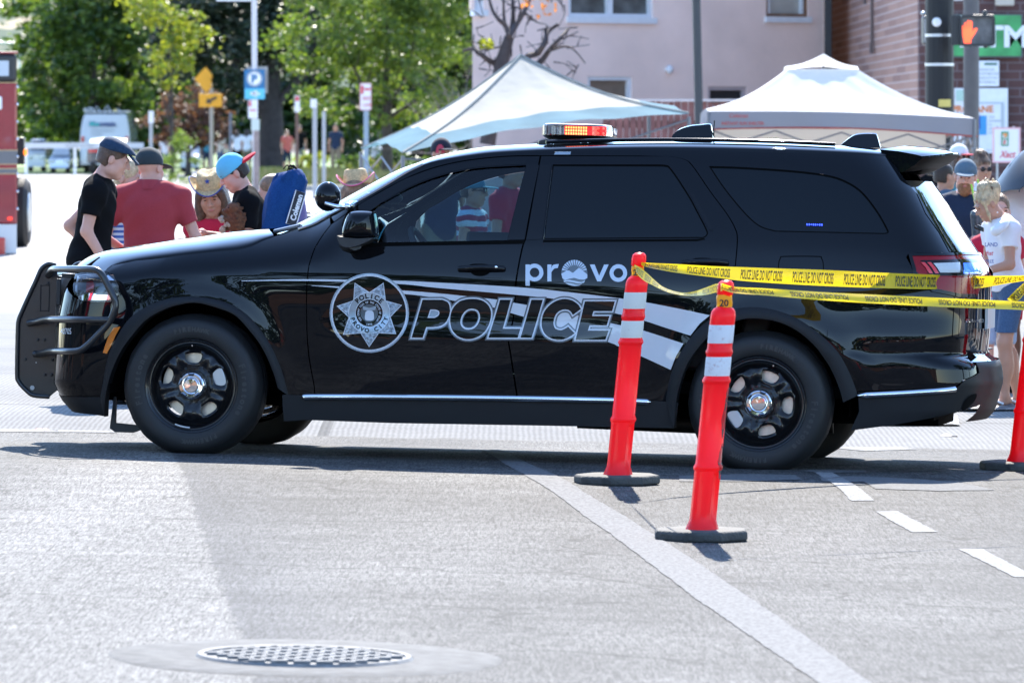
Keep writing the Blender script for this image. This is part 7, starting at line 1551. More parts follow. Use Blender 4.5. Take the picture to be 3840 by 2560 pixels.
def person(label, u, d, H, rz, skin, shirt, pants, hair=None, hat=None, lean=0.0, head=(0,0,0), hoff=(0,0,0), armL=None, armR=None, bw=1.0, h=.008, beard=None, glasses=False, group=None, feet=True, step=0.0, z=None, shoes=None, collar=False, child=False, twist=0.0):
    X = XX(u, d); base = (X, d, gz(X, d) if z is None else z); k = H/1.75
    t = thing('person', label, 'person', base, R(rz), group)
    rot = Matrix.Rotation(R(lean), 3, 'X'); piv = V((0,0,.93))
    up = lambda x, y, z_: (piv+rot @ (V((x*bw if abs(x) < .3 else x, y, z_))-piv))
    hk = 1.0 if not child else 1.06/k*.9+.1
    Rz = Matrix.Rotation(R(head[0]), 3, 'Z'); Rx = Matrix.Rotation(R(head[1]), 3, 'X'); Ry = Matrix.Rotation(R(head[2]), 3, 'Y')
    HM = Rz @ Rx @ Ry; nb = up(0,.02,1.455); hc = nb+rot @ V((0,-.035,.162*hk))+V(hoff)
    hp = lambda x, y, z_: hc+HM @ (V((x, y, z_))*hk)
    shL, shR = up(.178,.0,1.39), up(-.178,.0,1.39)
    eL, wL = [V(p) for p in (armL or ((.235*bw,.03,1.12),(.24*bw,-.05,.875)))]; eR, wR = [V(p) for p in (armR or ((-.235*bw,.03,1.12),(-.24*bw,-.05,.875)))]
    for q_, (e_, w_) in ((V((.178*bw,0,1.39)), (eL, wL)), (V((-.178*bw,0,1.39)), (eR, wR))): dq = (shL if q_.x > 0 else shR)-q_; e_ += dq; w_ += dq*.8
    hips = [V((.095*bw, step*.0, .92)), V((-.095*bw, 0, .92))]; kn = [V((.10,-.03-step*.5,.50)), V((-.10,-.03+step*.3,.50))]; an = [V((.10,.02-step,.08)), V((-.10,.02+step,.08))]
    allp = [shL, shR, eL, wL, eR, wR, hc, V((0,0,0))]; lo = np.array([min(p[i] for p in allp) for i in range(3)])-np.array([.24,.28,.02]); hi = np.array([max(p[i] for p in allp) for i in range(3)])+np.array([.24,.26,.20]); lo[2] = -.01
    lo[0] = min(lo[0], -.30*bw); hi[0] = max(hi[0], .30*bw); lo[1] = min(lo[1], -.26-abs(step)); hi[1] = max(hi[1], .26+abs(step))
    S = SDF(lo*k, hi*k, h)
    def C(a, b, ra, rb, kk=.03, op='add', S_=None): (S_ or S).cone([v*k for v in a], [v*k for v in b], ra*k, rb*k, kk, op)
    def E(c, r, kk=.03, op='add', M=None, S_=None): (S_ or S).ell([v*k for v in c], [v*k for v in r], kk, op, M)
    RM = np.array(rot)
    def torso(S_, g):
        E(up(0,.0,1.02), (.145*bw+g,.105*bw+g,.15), .06, M=RM, S_=S_); E(up(0,.0,1.16), (.140*bw+g,.10*bw+g,.16), .06, M=RM, S_=S_); E(up(0,.005,1.30), (.165*bw+g,.112*bw+g,.15+g), .06, M=RM, S_=S_)
        for s_, q in ((1,shL),(-1,shR)): C(up(s_*.06,.01,1.40), q, .062+g, .056+g, .06, S_=S_)
        C(up(.05,.01,1.425), up(-.05,.01,1.425), .055+g, .055+g, .05, S_=S_)
        for s_, q in ((1,shL),(-1,shR)): C(up(s_*.045,.015,1.455), q+V((0,.005,.004)), .040+g*.5, .050+g*.8, .05, S_=S_)
    def pelvis(S_, g): E((0,.01,.93), (.160*bw+g,.118*bw+g,.13), .06, S_=S_)
    # body
    torso(S, -.004); pelvis(S, -.006)
    for q, e, w_ in ((shL,eL,wL),(shR,eR,wR)):
        C(q, e, .050, .038, .03); C(e, w_, .039, .026, .02)
        dv = (w_-e).normalized(); sd = dv.cross(V((0,0,1))); sd = sd.normalized() if sd.length > .1 else V((1,0,0)); 
        if abs(dv.z) > .8: sd = V((0,1,0))
        nn = dv.cross(sd); pc = w_+dv*.05; E(pc, (.036,.036,.046), .015, M=np.array(Matrix((sd, nn, dv)).transposed()) * np.array([1,1,1]))
        for f in range(4):
            o0 = pc+dv*.035+sd*(.024-.016*f); o1 = o0+dv*(.036 if f in (0,3) else .044)+nn*.008; o2 = o1+dv*.028+nn*.020; C(o0, o1, .0092, .0085, .006); C(o1, o2, .0085, .007, .004)
        o0 = pc+sd*.030-dv*.01; o1 = o0+sd*.018+dv*.03; C(o0, o1, .011, .010, .01); C(o1, o1+dv*.025+nn*.01, .010, .008, .005)
    for i in range(2):
        C(hips[i], kn[i], .085*bw, .055, .04); C(kn[i], an[i], .055, .036, .03); E(kn[i]*.6+an[i]*.4+V((0,.02,0)), (.05,.055,.13), .03); C(an[i], an[i]+V((0,.03,-.03)), .036, .03, .02); C(an[i]+V((0,0,-.045)), an[i]+V((0,-.15,-.058)), .032, .024, .02)
    # head
    C(nb, hp(0,.02,-.05), .056, .052, .03)
    HMn = np.array(HM)
    E(hp(0,.018,.042), V((.076,.096,.088))*hk, .02, M=HMn); E(hp(0,-.022,-.03), V((.060,.070,.084))*hk, .03, M=HMn); E(hp(0,-.060,-.090), V((.030,.026,.022))*hk, .03, M=HMn)
    for s_ in (1,-1): E(hp(s_*.040,-.055,-.018), V((.028,.030,.030))*hk, .02, M=HMn); E(hp(s_*.050,-.01,-.062), V((.020,.045,.028))*hk, .03, M=HMn); E(hp(s_*.079,.012,.0), V((.010,.020,.031))*hk, .008, M=HMn); E(hp(s_*.031,-.099,.020), V((.017,.017,.011))*hk, .012, 'sub', M=HMn); E(hp(s_*.031,-.079,.018), V((.014,.012,.012))*hk, .006, M=HMn)
    E(hp(0,-.084,.037), V((.050,.014,.012))*hk, .012, M=HMn); C(hp(0,-.090,.025), hp(0,-.113,-.014), .010*hk, .0135*hk, .012); 
    for s_ in (1,-1): E(hp(s_*.011,-.100,-.018), V((.010,.011,.009))*hk, .008, M=HMn)
    E(hp(0,-.089,-.052), V((.026,.011,.010))*hk, .010, M=HMn)
    if not feet: S.plane((0,0,.45*k), (0,0,-1))
    sdf_obj(S, 'body', skin, t)
    def small(nm, m, items, dd=1):
        mb = MB()
        for c, r in items: c = hp(*c)*k; mb.ell(c, r[0]*k*hk, r[1]*k*hk, r[2]*k*hk, 10, 7, rot=HM)
        return mb.build(nm, m, t)
    if h < .012:
        for s_ in (1,-1): small('eye', M_eye, [((s_*.031,-.0885,.0175),(.0095,.0045,.0050))]); small('eyebrow', M_brow if hair and hair[0] != 'blond' else HAIR['light'], [((s_*.033,-.0945,.0375),(.018,.005,.004))])
        small('lips', M_lip, [((0,-.0965,-.0525),(.020,.0055,.0062))])
    if glasses:
        mb = MB()
        for s_ in (1,-1): mb.ell(hp(s_*.033,-.100,.018)*k, .027*k, .008*k, .021*k, 12, 8, rot=HM); mb.tube([hp(s_*.06,-.09,.022)*k, hp(s_*.082,.0,.015)*k], .003, 5)
        mb.tube([hp(.01,-.105,.022)*k, hp(-.01,-.105,.022)*k], .003, 5); mb.build('sunglasses', mat('dark_sunglasses', (.012,.012,.016), .1), t)
    # clothes
    if shirt:
        m, sl_, hem = shirt; T = SDF(lo*k, hi*k, h); g = .014; torso(T, g); pelvis(T, g+.010)
        for q, e in ((shL,eL),(shR,eR)):
            if sl_ > 0:                         # sleeve, squared off at its hem
                f = q+(e-q)*sl_; T2 = SDF(lo*k, hi*k, h); C(q, q+(e-q)*(sl_+.22), .066, .062, .05, S_=T2); T2.plane([v*k for v in f], (e-q).normalized()); T.comb((slice(None),)*3, T2.F, .05*k, 'add')
        T.plane([v*k for v in (0,0,hem)], (0,0,-1)); 
        nrm = rot @ V((0,-.35,1)); T.plane([v*k for v in up(0,-.02,1.495)], nrm)
        Xg, Yg, Zg = [T.lo[i]/k+T.h/k*np.arange(T.n[i], dtype=np.float32) for i in range(3)]; Xg, Yg, Zg = Xg[:,None,None], Yg[None,:,None], Zg[None,None,:]
        T.F = T.F+k*(.0045*np.sin(27*Xg+13*Zg+2.2*np.sin(8*Zg+4*Xg))*np.sin(15*Zg-6*Xg+9*Yg)+.0025*np.sin(44*Zg+30*Xg-20*Yg))     # soft folds
        so_ = sdf_obj(T, 'shirt', m, t)
        if collar: mb = MB(); n = 20; c0 = up(0,.012,1.452); mb.v = [(c0+rot @ V((r_*math.cos(a)*1.0, r_*math.sin(a), z_)))*k for r_, z_ in ((.082,-.012),(.068,.058),(.074,.054),(.100,-.012)) for a in [2*math.pi*i/n for i in range(n)]]; mb.f = [(j*n+i, j*n+(i+1) % n, (j+1)*n+(i+1) % n, (j+1)*n+i) for j in range(3) for i in range(n)]; mb.mi = [0]*len(mb.f); mb.build('collar', m, so_, auto=70)
    if pants:
        m, ln = pants; T = SDF(lo*k, np.array([hi[0], hi[1], 1.15])*k, h); pelvis(T, .010); E((0,.0,1.0), (.150*bw,.112*bw,.09), .05, S_=T)
        for i in range(2):
            C(hips[i], kn[i], .098*bw, .072, .04, S_=T)
            if ln < .45: C(kn[i], an[i]+V((0,0,.02)), .072, .058, .04, S_=T)
        T.plane([0,0,ln*k], (0,0,-1)); T.plane([0,0,1.03*k], (0,0,1)); sdf_obj(T, 'trousers' if ln < .4 else 'shorts', m, t)
    if shoes and feet:
        for i in range(2):
            T = SDF((an[i]+V((-.09,-.24,-.09)))*k, (an[i]+V((.09,.12,.10)))*k, h); a_ = an[i]
            if shoes[1] == 'shoe': T.cone([v*k for v in a_+V((0,.03,-.04))], [v*k for v in a_+V((0,-.15,-.05))], .045*k, .036*k, .02); T.ell([v*k for v in a_+V((0,.02,.0))], [.048*k,.055*k,.05*k], .02); T.plane([v*k for v in a_+V((0,0,.03))], (0,0,1)); T.plane([0,0,.002], (0,0,-1))
            else: T.ell([v*k for v in a_+V((0,-.06,-.084))], [.05*k,.14*k,.013*k], .01)
            so2 = sdf_obj(T, 'shoe' if shoes[1] == 'shoe' else 'flip_flop', shoes[0], t)
            if shoes[1] != 'shoe': mb = MB(); mb.tube([(a_+V((.045,-.03,-.055)))*k, (a_+V((.02,-.11,-.02)))*k, (a_+V((0,-.15,-.055)))*k, (a_+V((-.02,-.11,-.02)))*k, (a_+V((-.045,-.03,-.055)))*k], .008, 6); mb.build('strap', M_white, so2)
    # hair
    if hair:
        col, style = hair; T = SDF((np.array(hc)-np.array([.30,.30,.62]))*k, (np.array(hc)+np.array([.30,.30,.24]))*k, h)
        def HC_(a, b, ra, rb, kk=.02): T.cone([v*k for v in a], [v*k for v in b], ra*k*hk, rb*k*hk, kk)
        T.ell([v*k for v in hp(0,.022,.048)], [.083*k*hk,.100*k*hk,.092*k*hk], .02, M=HMn)
        if style == 'short': T.ell([v*k for v in hp(0,.05,-.02)], [.074*k*hk,.066*k*hk,.07*k*hk], .03, M=HMn)
        if style in ('long', 'longback'):
            for s_ in (1,-1):
                for yy in (-.03,.02,.06): HC_(hp(s_*.068,yy,.03), hp(s_*.085,yy-.0,-.10), .034, .036); HC_(hp(s_*.085,yy,-.10), hp(s_*(.105 if yy < 0 else .08),yy-.03,-.27 if style == 'long' else -.22), .034, .020)
            HC_(hp(0,.07,.0), hp(0,.085,-.20), .06, .05, .03); HC_(hp(.04,.085,-.08), hp(.05,.09,-.30), .045, .02, .03); HC_(hp(-.04,.085,-.08), hp(-.05,.09,-.28), .045, .022, .03)
        if style == 'bun': T.ell([v*k for v in hp(0,.07,.135)], [.055*k,.055*k,.05*k], .02); T.ell([v*k for v in hp(.02,.10,.10)], [.05*k,.045*k,.05*k], .02)
        if style == 'updo':
            T.ell([v*k for v in hp(0,.055,.125)], [.062*k,.07*k,.05*k], .02); T.ell([v*k for v in hp(.015,.105,.08)], [.055*k,.05*k,.07*k], .02); T.ell([v*k for v in hp(-.01,.04,.140)], [.035*k,.04*k,.030*k], .03)
            for s_ in (1,-1): HC_(hp(s_*.072,-.045,.06), hp(s_*.078,-.060,-.05), .014, .010); HC_(hp(s_*.078,-.06,-.05), hp(s_*.07,-.07,-.12), .010, .005)
            HC_(hp(-.05,-.03,.11), hp(-.088,-.045,.0), .02, .012); HC_(hp(-.088,-.045,.0), hp(-.092,-.03,-.09), .012, .005)
        # open the face
        T.ell([v*k for v in hp(0,-.115,-.03)], [.070*k*hk,.085*k*hk,.125*k*hk], .012, 'sub', M=HMn)
        if style == 'short':
            for s_ in (1,-1): T.ell([v*k for v in hp(s_*.09,.012,-.015)], [.03*k*hk,.030*k*hk,.045*k*hk], .008, 'sub', M=HMn)
            T.plane([v*k for v in hp(0,0,-.065)], HM @ V((0,.25,-1)))
        if style == 'bald': pass
        ho = sdf_obj(T, 'hair', HAIR[col], t)
        if style in ('long', 'longback', 'updo', 'bun') and h < .012:
            rs = random.Random(len(label)); mbs = MB()
            for q in range(90 if style != 'updo' else 46):
                a = rs.uniform(-2.6, 2.6) if style != 'longback' else rs.uniform(.6, 5.7); r0 = rs.uniform(.2, .9); mbs.m = q % 2
                p0 = (.078*math.sin(a)*r0, -.098*math.cos(a)*r0+.02, .048+.094*math.sqrt(max(0, 1-r0*r0)))
                if style in ('updo', 'bun'):
                    p0 = (.080*math.sin(a), -.100*math.cos(a)+.022, .035+.03*rs.random()+.02*math.cos(a)); b0 = (rs.uniform(-.05,.05), rs.uniform(.05,.13), rs.uniform(.09,.18)); p1 = tuple((p0[i]+b0[i])*.5*1.14 if i < 2 else (p0[i]+b0[i])*.5+.035 for i in range(3)); pts = [p0, p1, b0, (b0[0]+rs.uniform(-.03,.03), b0[1]+rs.uniform(-.01,.02), b0[2]-rs.uniform(.005,.04))]
                else:
                    L_ = rs.uniform(.20,.36); p1 = (.086*math.sin(a), -.104*math.cos(a)*(1 if math.cos(a) < .4 else .5)+.022, .02); p2 = (p1[0]*1.18+rs.gauss(0,.006), p1[1]+rs.gauss(0,.006), -.12); p3 = (p2[0]+rs.gauss(0,.012), p2[1]-.02, -.02-L_); pts = [p0, p1, p2, p3]
                    if math.cos(a) > .62 and style == 'long': continue
                mbs.tube(spl([hp(*x)*k for x in pts], 4), .0042*k if style == 'long' else .005*k, 5)
            mbs.build('strands', [HAIR[col], HAIR[{'brown':'dark','light':'brown','blond':'light','dark':'dark'}.get(col, col)] if style != 'updo' else HAIR['light']], ho, recalc=False)
    if beard:
        T = SDF((np.array(hc)-np.array([.14,.17,.20]))*k, (np.array(hc)+np.array([.14,.14,.06]))*k, min(h,.007))
        T.ell([v*k for v in hp(0,-.028,-.058)], [.066*k,.078*k,.078*k], .02, M=HMn); T.ell([v*k for v in hp(0,-.062,-.105)], [.036*k,.034*k,.034*k], .03, M=HMn)
        T.ell([v*k for v in hp(0,-.115,-.050)], [.022*k,.03*k,.010*k], .006, 'sub', M=HMn); T.ell([v*k for v in hp(0,-.10,.012)], [.062*k,.05*k,.045*k], .012, 'sub', M=HMn); T.plane([v*k for v in hp(0,0,-.012)], HM @ V((0,0,1))); sdf_obj(T, 'beard', HAIR[beard], t)
    if hat:
        st, m = hat[0], hat[1]; hh_ = min(h, .008)
        T = SDF((np.array(hc)-np.array([.30,.30,.12]))*k, (np.array(hc)+np.array([.30,.30,.26]))*k, hh_)
        if st in ('cap', 'capback', 'flat', 'snapback'):
            tilt = HM @ Matrix.Rotation(R(-8 if st == 'cap' else 10), 3, 'X'); tp = lambda x, y, z_: hc+tilt @ (V((x, y, z_))*hk)
            if st == 'flat': T.ell([v*k for v in hp(0,-.018,.088)], [.090*k,.125*k,.050*k], .02, M=np.array(HM @ Matrix.Rotation(R(14),3,'X'))); T.ell([v*k for v in hp(0,.02,.075)], [.086*k,.104*k,.055*k], .03, M=HMn); T.plane([v*k for v in hp(0,0,.062)], HM @ V((0,-.12,-1)))
            else: T.ell([v*k for v in tp(0,.015,.055)], [.093*k*hk,.112*k*hk,.104*k*hk], .02, M=np.array(tilt)); T.plane([v*k for v in tp(0,0,.030)], tilt @ V((0,0,-1)))
            ho = sdf_obj(T, 'hat', m, t)
            B_ = SDF((np.array(hc)-np.array([.30,.30,.22]))*k, (np.array(hc)+np.array([.30,.30,.26]))*k, min(hh_, .005)); fy = -1 if st in ('cap', 'flat') else 1
            if st == 'flat': B_.ell([v*k for v in hp(0,-.125,.052)], [.072*k,.055*k,.010*k], .01, M=np.array(HM @ Matrix.Rotation(R(26),3,'X')))
            else: B_.ell([v*k for v in tp(0,fy*.135,.030)], [.076*k*hk,.088*k*hk,(.0075 if fy < 0 else .017)*k], .01, M=np.array(tilt @ Matrix.Rotation(R(-fy*10 if fy < 0 else -4),3,'X')))
            sdf_obj(B_, 'brim', hat[2] if len(hat) > 2 else m, ho)
        if st == 'cowboy':
            mb = MB(); n = 40; cz = .078
            def br(u, v):
                a = 2*math.pi*u; r_ = .086+.040*v; x, y = r_*math.cos(a)*1.0, r_*math.sin(a)*1.12; rise = .070*v**2*abs(math.cos(a))**2.2-.018*v*abs(math.sin(a))
                return hp(x, y+.01, cz+rise)*k
            mb.grid(br, n, 6)
            def cr(u, v):
                a = 2*math.pi*u; pf = [(1.0,0),(.98,.035),(.93,.07),(.84,.10),(.6,.112),(.3,.106),(.01,.100)]; f = v*(len(pf)-1); i = min(int(f), len(pf)-2); f -= i; r_ = pf[i][0]*(1-f)+pf[i+1][0]*f; z_ = pf[i][1]*(1-f)+pf[i+1][1]*f
                z_ -= .018*math.exp(-((r_*math.cos(a))/.35)**2)*(1 if v > .5 else 0); pinch = 1-.18*max(0, -math.sin(a))*v
                return hp(.086*r_*math.cos(a)*pinch, .086*1.12*r_*math.sin(a)+.01, cz+z_*.95)*k
            mb.grid(cr, n, 14); ho = mb.build('hat', m, t, auto=60, recalc=False)
            mb = MB(); mb.tube([br(i/60, 1.0) for i in range(60)], .0042, 6, closed=True); mb.build('hat_trim', hat[2], ho)
            if len(hat) > 3: 
                mb = MB(); c = cr(.75,.33); q = [(math.sin(math.pi*i/5)*(.026 if i % 2 == 0 else .011), math.cos(math.pi*i/5)*(.026 if i % 2 == 0 else .011)) for i in range(10)]; ax = HM @ V((1,0,0)); az = HM @ V((0,.25,1)).normalized(); nn_ = HM @ V((0,-1,.25)); mb.prism(q, V(c)+nn_*.004, ax*k, az*k, nn_*.004); mb.build('hat_star', hat[3], ho, smooth=False)
    return t
def fabric(name, c, v=.12): return mat(name, c, .85, 0, .15, var=v, vscale=170, bump=.6, bscale=7, sheen=.1)
def stripes(name, c1, c2, scale, ax='Z', dist=0.0):
    m = bpy.data.materials.new(name); m.use_nodes = True; nt, b, N, L = nodes(m); tc = N('ShaderNodeTexCoord'); w_ = N('ShaderNodeTexWave'); w_.bands_direction = ax; w_.inputs['Scale'].default_value = scale; w_.inputs['Distortion'].default_value = dist; L(tc.outputs['Object'], w_.inputs['Vector']); r = N('ShaderNodeMapRange'); r.inputs[1].default_value = .45; r.inputs[2].default_value = .55; L(w_.outputs[1], r.inputs[0]); mx = N('ShaderNodeMix'); mx.data_type = 'RGBA'; mx.inputs[6].default_value = (*c1,1); mx.inputs[7].default_value = (*c2,1); L(r.outputs[0], mx.inputs[0]); L(mx.outputs[2], b.inputs['Base Color']); b.inputs['Roughness'].default_value = .85; return m
F_blk = mat('black_cotton', (.008,.008,.009), .9, 0, .06, bump=.6, bscale=7); F_redp = mat('heather_red', (.36,.045,.055), .85, 0, .15, var=.16, vscale=260, bump=.3, bscale=8, sheen=.1); F_jean = fabric('blue_denim', (.06,.11,.20), .35); F_navy = fabric('navy_cotton', (.018,.03,.06)); F_white = fabric('white_cotton', (.78,.78,.80), .03); F_grey = fabric('grey_cotton', (.16,.17,.18)); F_khaki = fabric('khaki_cotton', (.20,.16,.11)); F_red = fabric('red_cotton', (.50,.02,.05)); F_teal = fabric('teal_cotton', (.05,.20,.26)); F_lil = fabric('lilac_cotton', (.38,.32,.52))
GL = 'people crowding the street beyond the bonnet'; GR = 'spectators beyond the tail of the police car'
# ---- the group beyond the bonnet
person('man in navy flat cap and black T-shirt bowing toward the red polo man', 205, 36.0, 1.665, 84, SKP, (F_blk,.58,.74), (F_blk,.06), ('brown','short'), ('flat', fabric('navy_herringbone', (.022,.045,.085), .45)), lean=9, head=(8,20,0), hoff=(0,-.04,-.015), armL=((.20,.24,1.16),(.18,.07,.99)), armR=((-.22,.05,1.13),(-.21,-.10,.90)), h=.0065, group=GL, shoes=(M_rubber,'shoe'))
person('man in heather red polo shirt and charcoal cap seen from behind', 343, 36.6, 1.615, 176, SKP, (F_redp,.66,.82), (F_navy,.06), None, ('cap', fabric('charcoal_cap', (.035,.045,.050), .15)), lean=4, head=(-28,10,4), hoff=(0,0,-.035), armL=((.335,.03,1.12),(.22,-.16,1.03)), armR=((-.325,.02,1.11),(-.30,-.05,.88)), bw=1.17, h=.0065, group=GL, shoes=(M_rubber,'shoe'), collar=True)
person('fair haired child peeking between the flat cap man and the red polo man', 280, 38.2, 1.46, 52, SK, (stripes('blue_white_stripe', (.6,.65,.72), (.05,.12,.40), 9),.4,.75), (F_jean,.45), ('blond','short'), None, lean=6, head=(6,14,0), h=.0075, group=GL, child=True, shoes=(M_rubber,'shoe'))
M_straw = mat('straw', (.55,.40,.21), .75, var=.25, vscale=70, bump=.5, bscale=160) if False else mat('woven_straw', (.55,.41,.22), .75, var=.25, vscale=70, bump=.5, bscale=160)
M_bluet = mat('blue_trim', (.02,.06,.28), .6); M_pinkt = mat('pink_trim_cord', (.7,.12,.28), .6)
def plaid():
    m = stripes('patriotic_plaid', (.55,.55,.62), (.10,.16,.40), 5, 'X'); return m
person('girl in straw cowboy hat with blue star, long brown hair and red top', 490, 38.0, 1.335, -8, SKT, (F_red,.0,.80), (F_jean,.45), ('brown','long'), ('cowboy', M_straw, M_bluet, M_bluet), lean=6, head=(6,22,-6), armL=((.25,-.08,1.10),(.16,-.25,1.28)), h=.006, group=GL, child=True, shoes=(M_rubber,'shoe'))
mb = MB(); 
tG = [o for o in bpy.data.objects if o.get('label','').startswith('girl in straw cowboy')][0]
for s_, u0 in ((1,.05),(-1,.075)):
    mb.grid(lambda u, v: V((s_*(.03+.095*u), -.145+.03*u, .82+.36*v))*(1.335/1.75)+V((0,-.012-.014*(1-v),0)), 6, 10)
mb.build('open_plaid_shirt', plaid(), tG, recalc=False)
by = person('young man in backwards light blue cap with red brim cradling a puppy', 590, 37.2, 1.585, -84, SKP, (F_blk,.62,.84), (F_grey,.06), ('dark','short'), ('capback', fabric('light_blue_cap', (.14,.50,.68), .05), fabric('red_brim', (.60,.02,.04), .05)), lean=10, head=(4,30,0), hoff=(0,-.03,-.02), armL=((.25,.0,1.09),(.14,-.24,1.06)), armR=((-.23,-.08,1.12),(-.02,-.30,1.16)), bw=1.12, h=.006, group=GL, shoes=(M_rubber,'shoe'))
# puppy held against his chest
dg = thing('puppy', 'curly brown puppy with white muzzle cradled by the young man', 'dog', (XX(545,37.0), 36.95, 0)); T = SDF((-.22,-.2,1.0), (.22,.2,1.45), .006); c = dpt(538,503,36.95); c = V((c.x-dg.location.x, 0, c.z))
T.ell(c+V((.02,0,-.02)), (.075,.075,.11), .03); T.ell(c+V((-.01,-.01,.085)), (.055,.055,.052), .02); T.ell(c+V((-.055,-.02,.068)), (.032,.028,.024), .015); T.ell(c+V((.03,-.04,.07)), (.018,.02,.045), .012); T.cone(c+V((-.02,-.03,-.02)), c+V((-.10,-.05,.0)), .026, .022, .02); T.cone(c+V((0,.03,-.06)), c+V((-.09,.0,-.085)), .028, .022, .02)
random.seed(4)
for k in range(70): a = V((random.gauss(0,1), random.gauss(0,1), random.gauss(0,1))).normalized(); T.ell(c+V((.02,0,.0))+V((a.x*.072, a.y*.072, a.z*.12)), (.014,.014,.014), .01)
dg.scale = (.78,.78,.78); dg.location = V(dg.location)+c*.22
M_fur = mat('brown_curly_fur', (.17,.065,.028), .9, var=.5, vscale=45, bump=.8, bscale=120); sdf_obj(T, 'body', M_fur, dg)
M_furw = mat('cream_fur', (.55,.44,.33), .9, var=.2, vscale=40, bump=.8, bscale=120); mb = MB()
for k in range(26): a = V((random.gauss(0,1), random.gauss(0,1), random.gauss(0,1))).normalized(); q = random.choice([c+V((-.10,-.055,.0)), c+V((-.092,-.01,-.088)), c+V((-.06,-.04,-.05))]); mb.ell(q+a*.018, .016,.016,.016, 8, 6)
mb.build('white_fur', M_furw, dg)
for s_ in (-1, 1): mb = MB(); mb.ell(c+V((-.045,-.055 if s_ < 0 else .01,.095)), .007,.006,.007, 8, 6); mb.build('eye', M_eye, dg)
mb = MB(); mb.ell(c+V((-.088,-.02,.072)), .010,.010,.008, 8, 6); mb.build('nose', M_eye, dg)
# blue bag on someone's shoulder
fp = person('bowed person in black and white striped shirt and lilac wrap behind the blue bag', 752, 37.8, 1.56, -84, SK, (stripes('black_white_stripe', (.7,.66,.72), (.03,.03,.035), 11, 'Z', .8),.6,.80), (F_grey,.06), ('light','short'), None, lean=36, head=(0,20,0), h=.008, group=GL, shoes=(M_rubber,'shoe'))
mb = MB(); q = dpt(686,492,36.9)-V(fp.location); 
tl_ = thing('lilac_wrap', 'lilac towel hanging between the blue bag and the striped shirt', 'towel', dpt(686,492,36.85)); mb.grid(lambda u, v: V((-.045+.09*u+.012*math.sin(v*4), .03*math.sin(u*5), -.13+.25*v)), 8, 10); mb.build('towel', F_lil, tl_, recalc=False)
bgd = 36.7; bag = thing('carry_bag', 'tall royal blue drawstring bag with white outlined lettering', 'bag', dpt(640,460,bgd)); pts = []
cen = [((636,540),38),((638,525),39),((645,490),41),((656,450),44),((663,422),43),((665,404),37),((666,394),26),((667,390),12)]
mb = MB(); n = 28
for (u, v), r_ in cen:
    p = dpt(u, v, bgd)-bag.location; rr = r_/13066.5*bgd
    for j in range(n): a = 2*math.pi*j/n; f = 1+.08*math.sin(a*4+v*.07)+.07*math.sin(a*9-v*.13)+(.09*math.sin(a*9) if v < 412 else 0); mb.v.append((p.x+rr*f*math.cos(a), p.y+rr*.55*f*math.sin(a), p.z+.012*math.cos(a)))
for i in range(len(cen)-1):
    for j in range(n): mb.f.append((i*n+j, i*n+(j+1) % n, (i+1)*n+(j+1) % n, (i+1)*n+j)); mb.mi.append(0)
mb.f.append(tuple(range((len(cen)-1)*n, len(cen)*n))); mb.mi.append(0)
mb.v = [(x+.006*math.sin(z*60+x*40), y-.02*math.sin(z*33+x*17)-.012*math.sin(x*70-z*50), z) for x, y, z in mb.v]
mb.build('sack', fabric('royal_blue_nylon', (.010,.055,.19), .3), bag, auto=70)
ct_ = dpt(667,390,bgd)-bag.location; mb = MB()
for k_ in range(5): mb.tube(spl([ct_+V((.01*k_-.02,0,-.01)), ct_+V((.02*math.sin(k_*2.1),-.03,.03)), ct_+V((.045*math.sin(k_*1.7+1),-.05,.005))], 4), .004, 5)
mb.build('drawstring', F_blk, bag)
vs, fs = text_mesh('Coleman', .050, .002, 0, .95); mb = MB(); o0 = dpt(678,508,bgd-.075)-bag.location; ax = V((.30,-.02,1)).normalized(); ay = V((-1,.0,.30)).normalized(); mb.add([o0+ax*(x)+ay*y+V((0,.0,0)) for x, y in vs], fs); L_ = max(x for x, y in vs)
lab_ = MB(); lab_.add([o0+ax*a+ay*b_+V((0,.004,0)) for a, b_ in ((-.03,-.015),(L_+.02,-.015),(L_+.02,.052),(-.03,.052))], [(0,1,2,3)]); lo_ = lab_.build('label', mat('bag_label_black', (.02,.02,.03), .6), bag, recalc=False); mb.build('label_lettering', F_white, lo_, smooth=False, recalc=False)
mb = MB(); mb.tube([o0+ax*a+ay*b_ for a, b_ in ((-.03,-.015),(L_+.02,-.015),(L_+.02,.052),(-.03,.052))], .004, 5, closed=True); mb.build('label_border', F_white, lo_)
person('long haired girl in pink trimmed straw cowboy hat seen from behind', 818, 39.2, 1.345, 172, SKT, (F_teal,.4,.8), (F_jean,.4), ('light','longback'), ('cowboy', M_straw, M_pinkt), lean=2, head=(0,4,4), h=.0075, group=GL, child=True, shoes=(M_rubber,'shoe'))
# ---- seen through the cabin windows
person('woman in teal visor cap and flag patterned top seen through the car windows', 1085, 38.8, 1.44, 74, SKT, (stripes('red_white_blue_stripe', (.62,.66,.70), (.35,.03,.07), 4.2, 'Z', 3.0),.15,.8), (F_jean,.45), ('brown','short'), ('cap', F_teal), head=(0,4,0), glasses=True, h=.008, shoes=(M_rubber,'shoe'))
person('person in red shirt standing behind the visor woman beyond the car', 1172, 40.5, 1.58, 60, SKT, (F_red,.55,.8), (F_navy,.45), ('dark','short'), None, armR=((-.26,-.02,1.12),(-.27,-.12,.90)), h=.009, shoes=(M_rubber,'shoe'))
person('person in dark cap with red emblem standing under the blue canopy edge', 1014, 49.0, 1.665, 20, SKT, (F_navy,.5,.8), (F_khaki,.06), ('dark','short'), ('cap', fabric('dark_navy_cap', (.022,.022,.035), .1)), h=.011, shoes=(M_rubber,'shoe'))
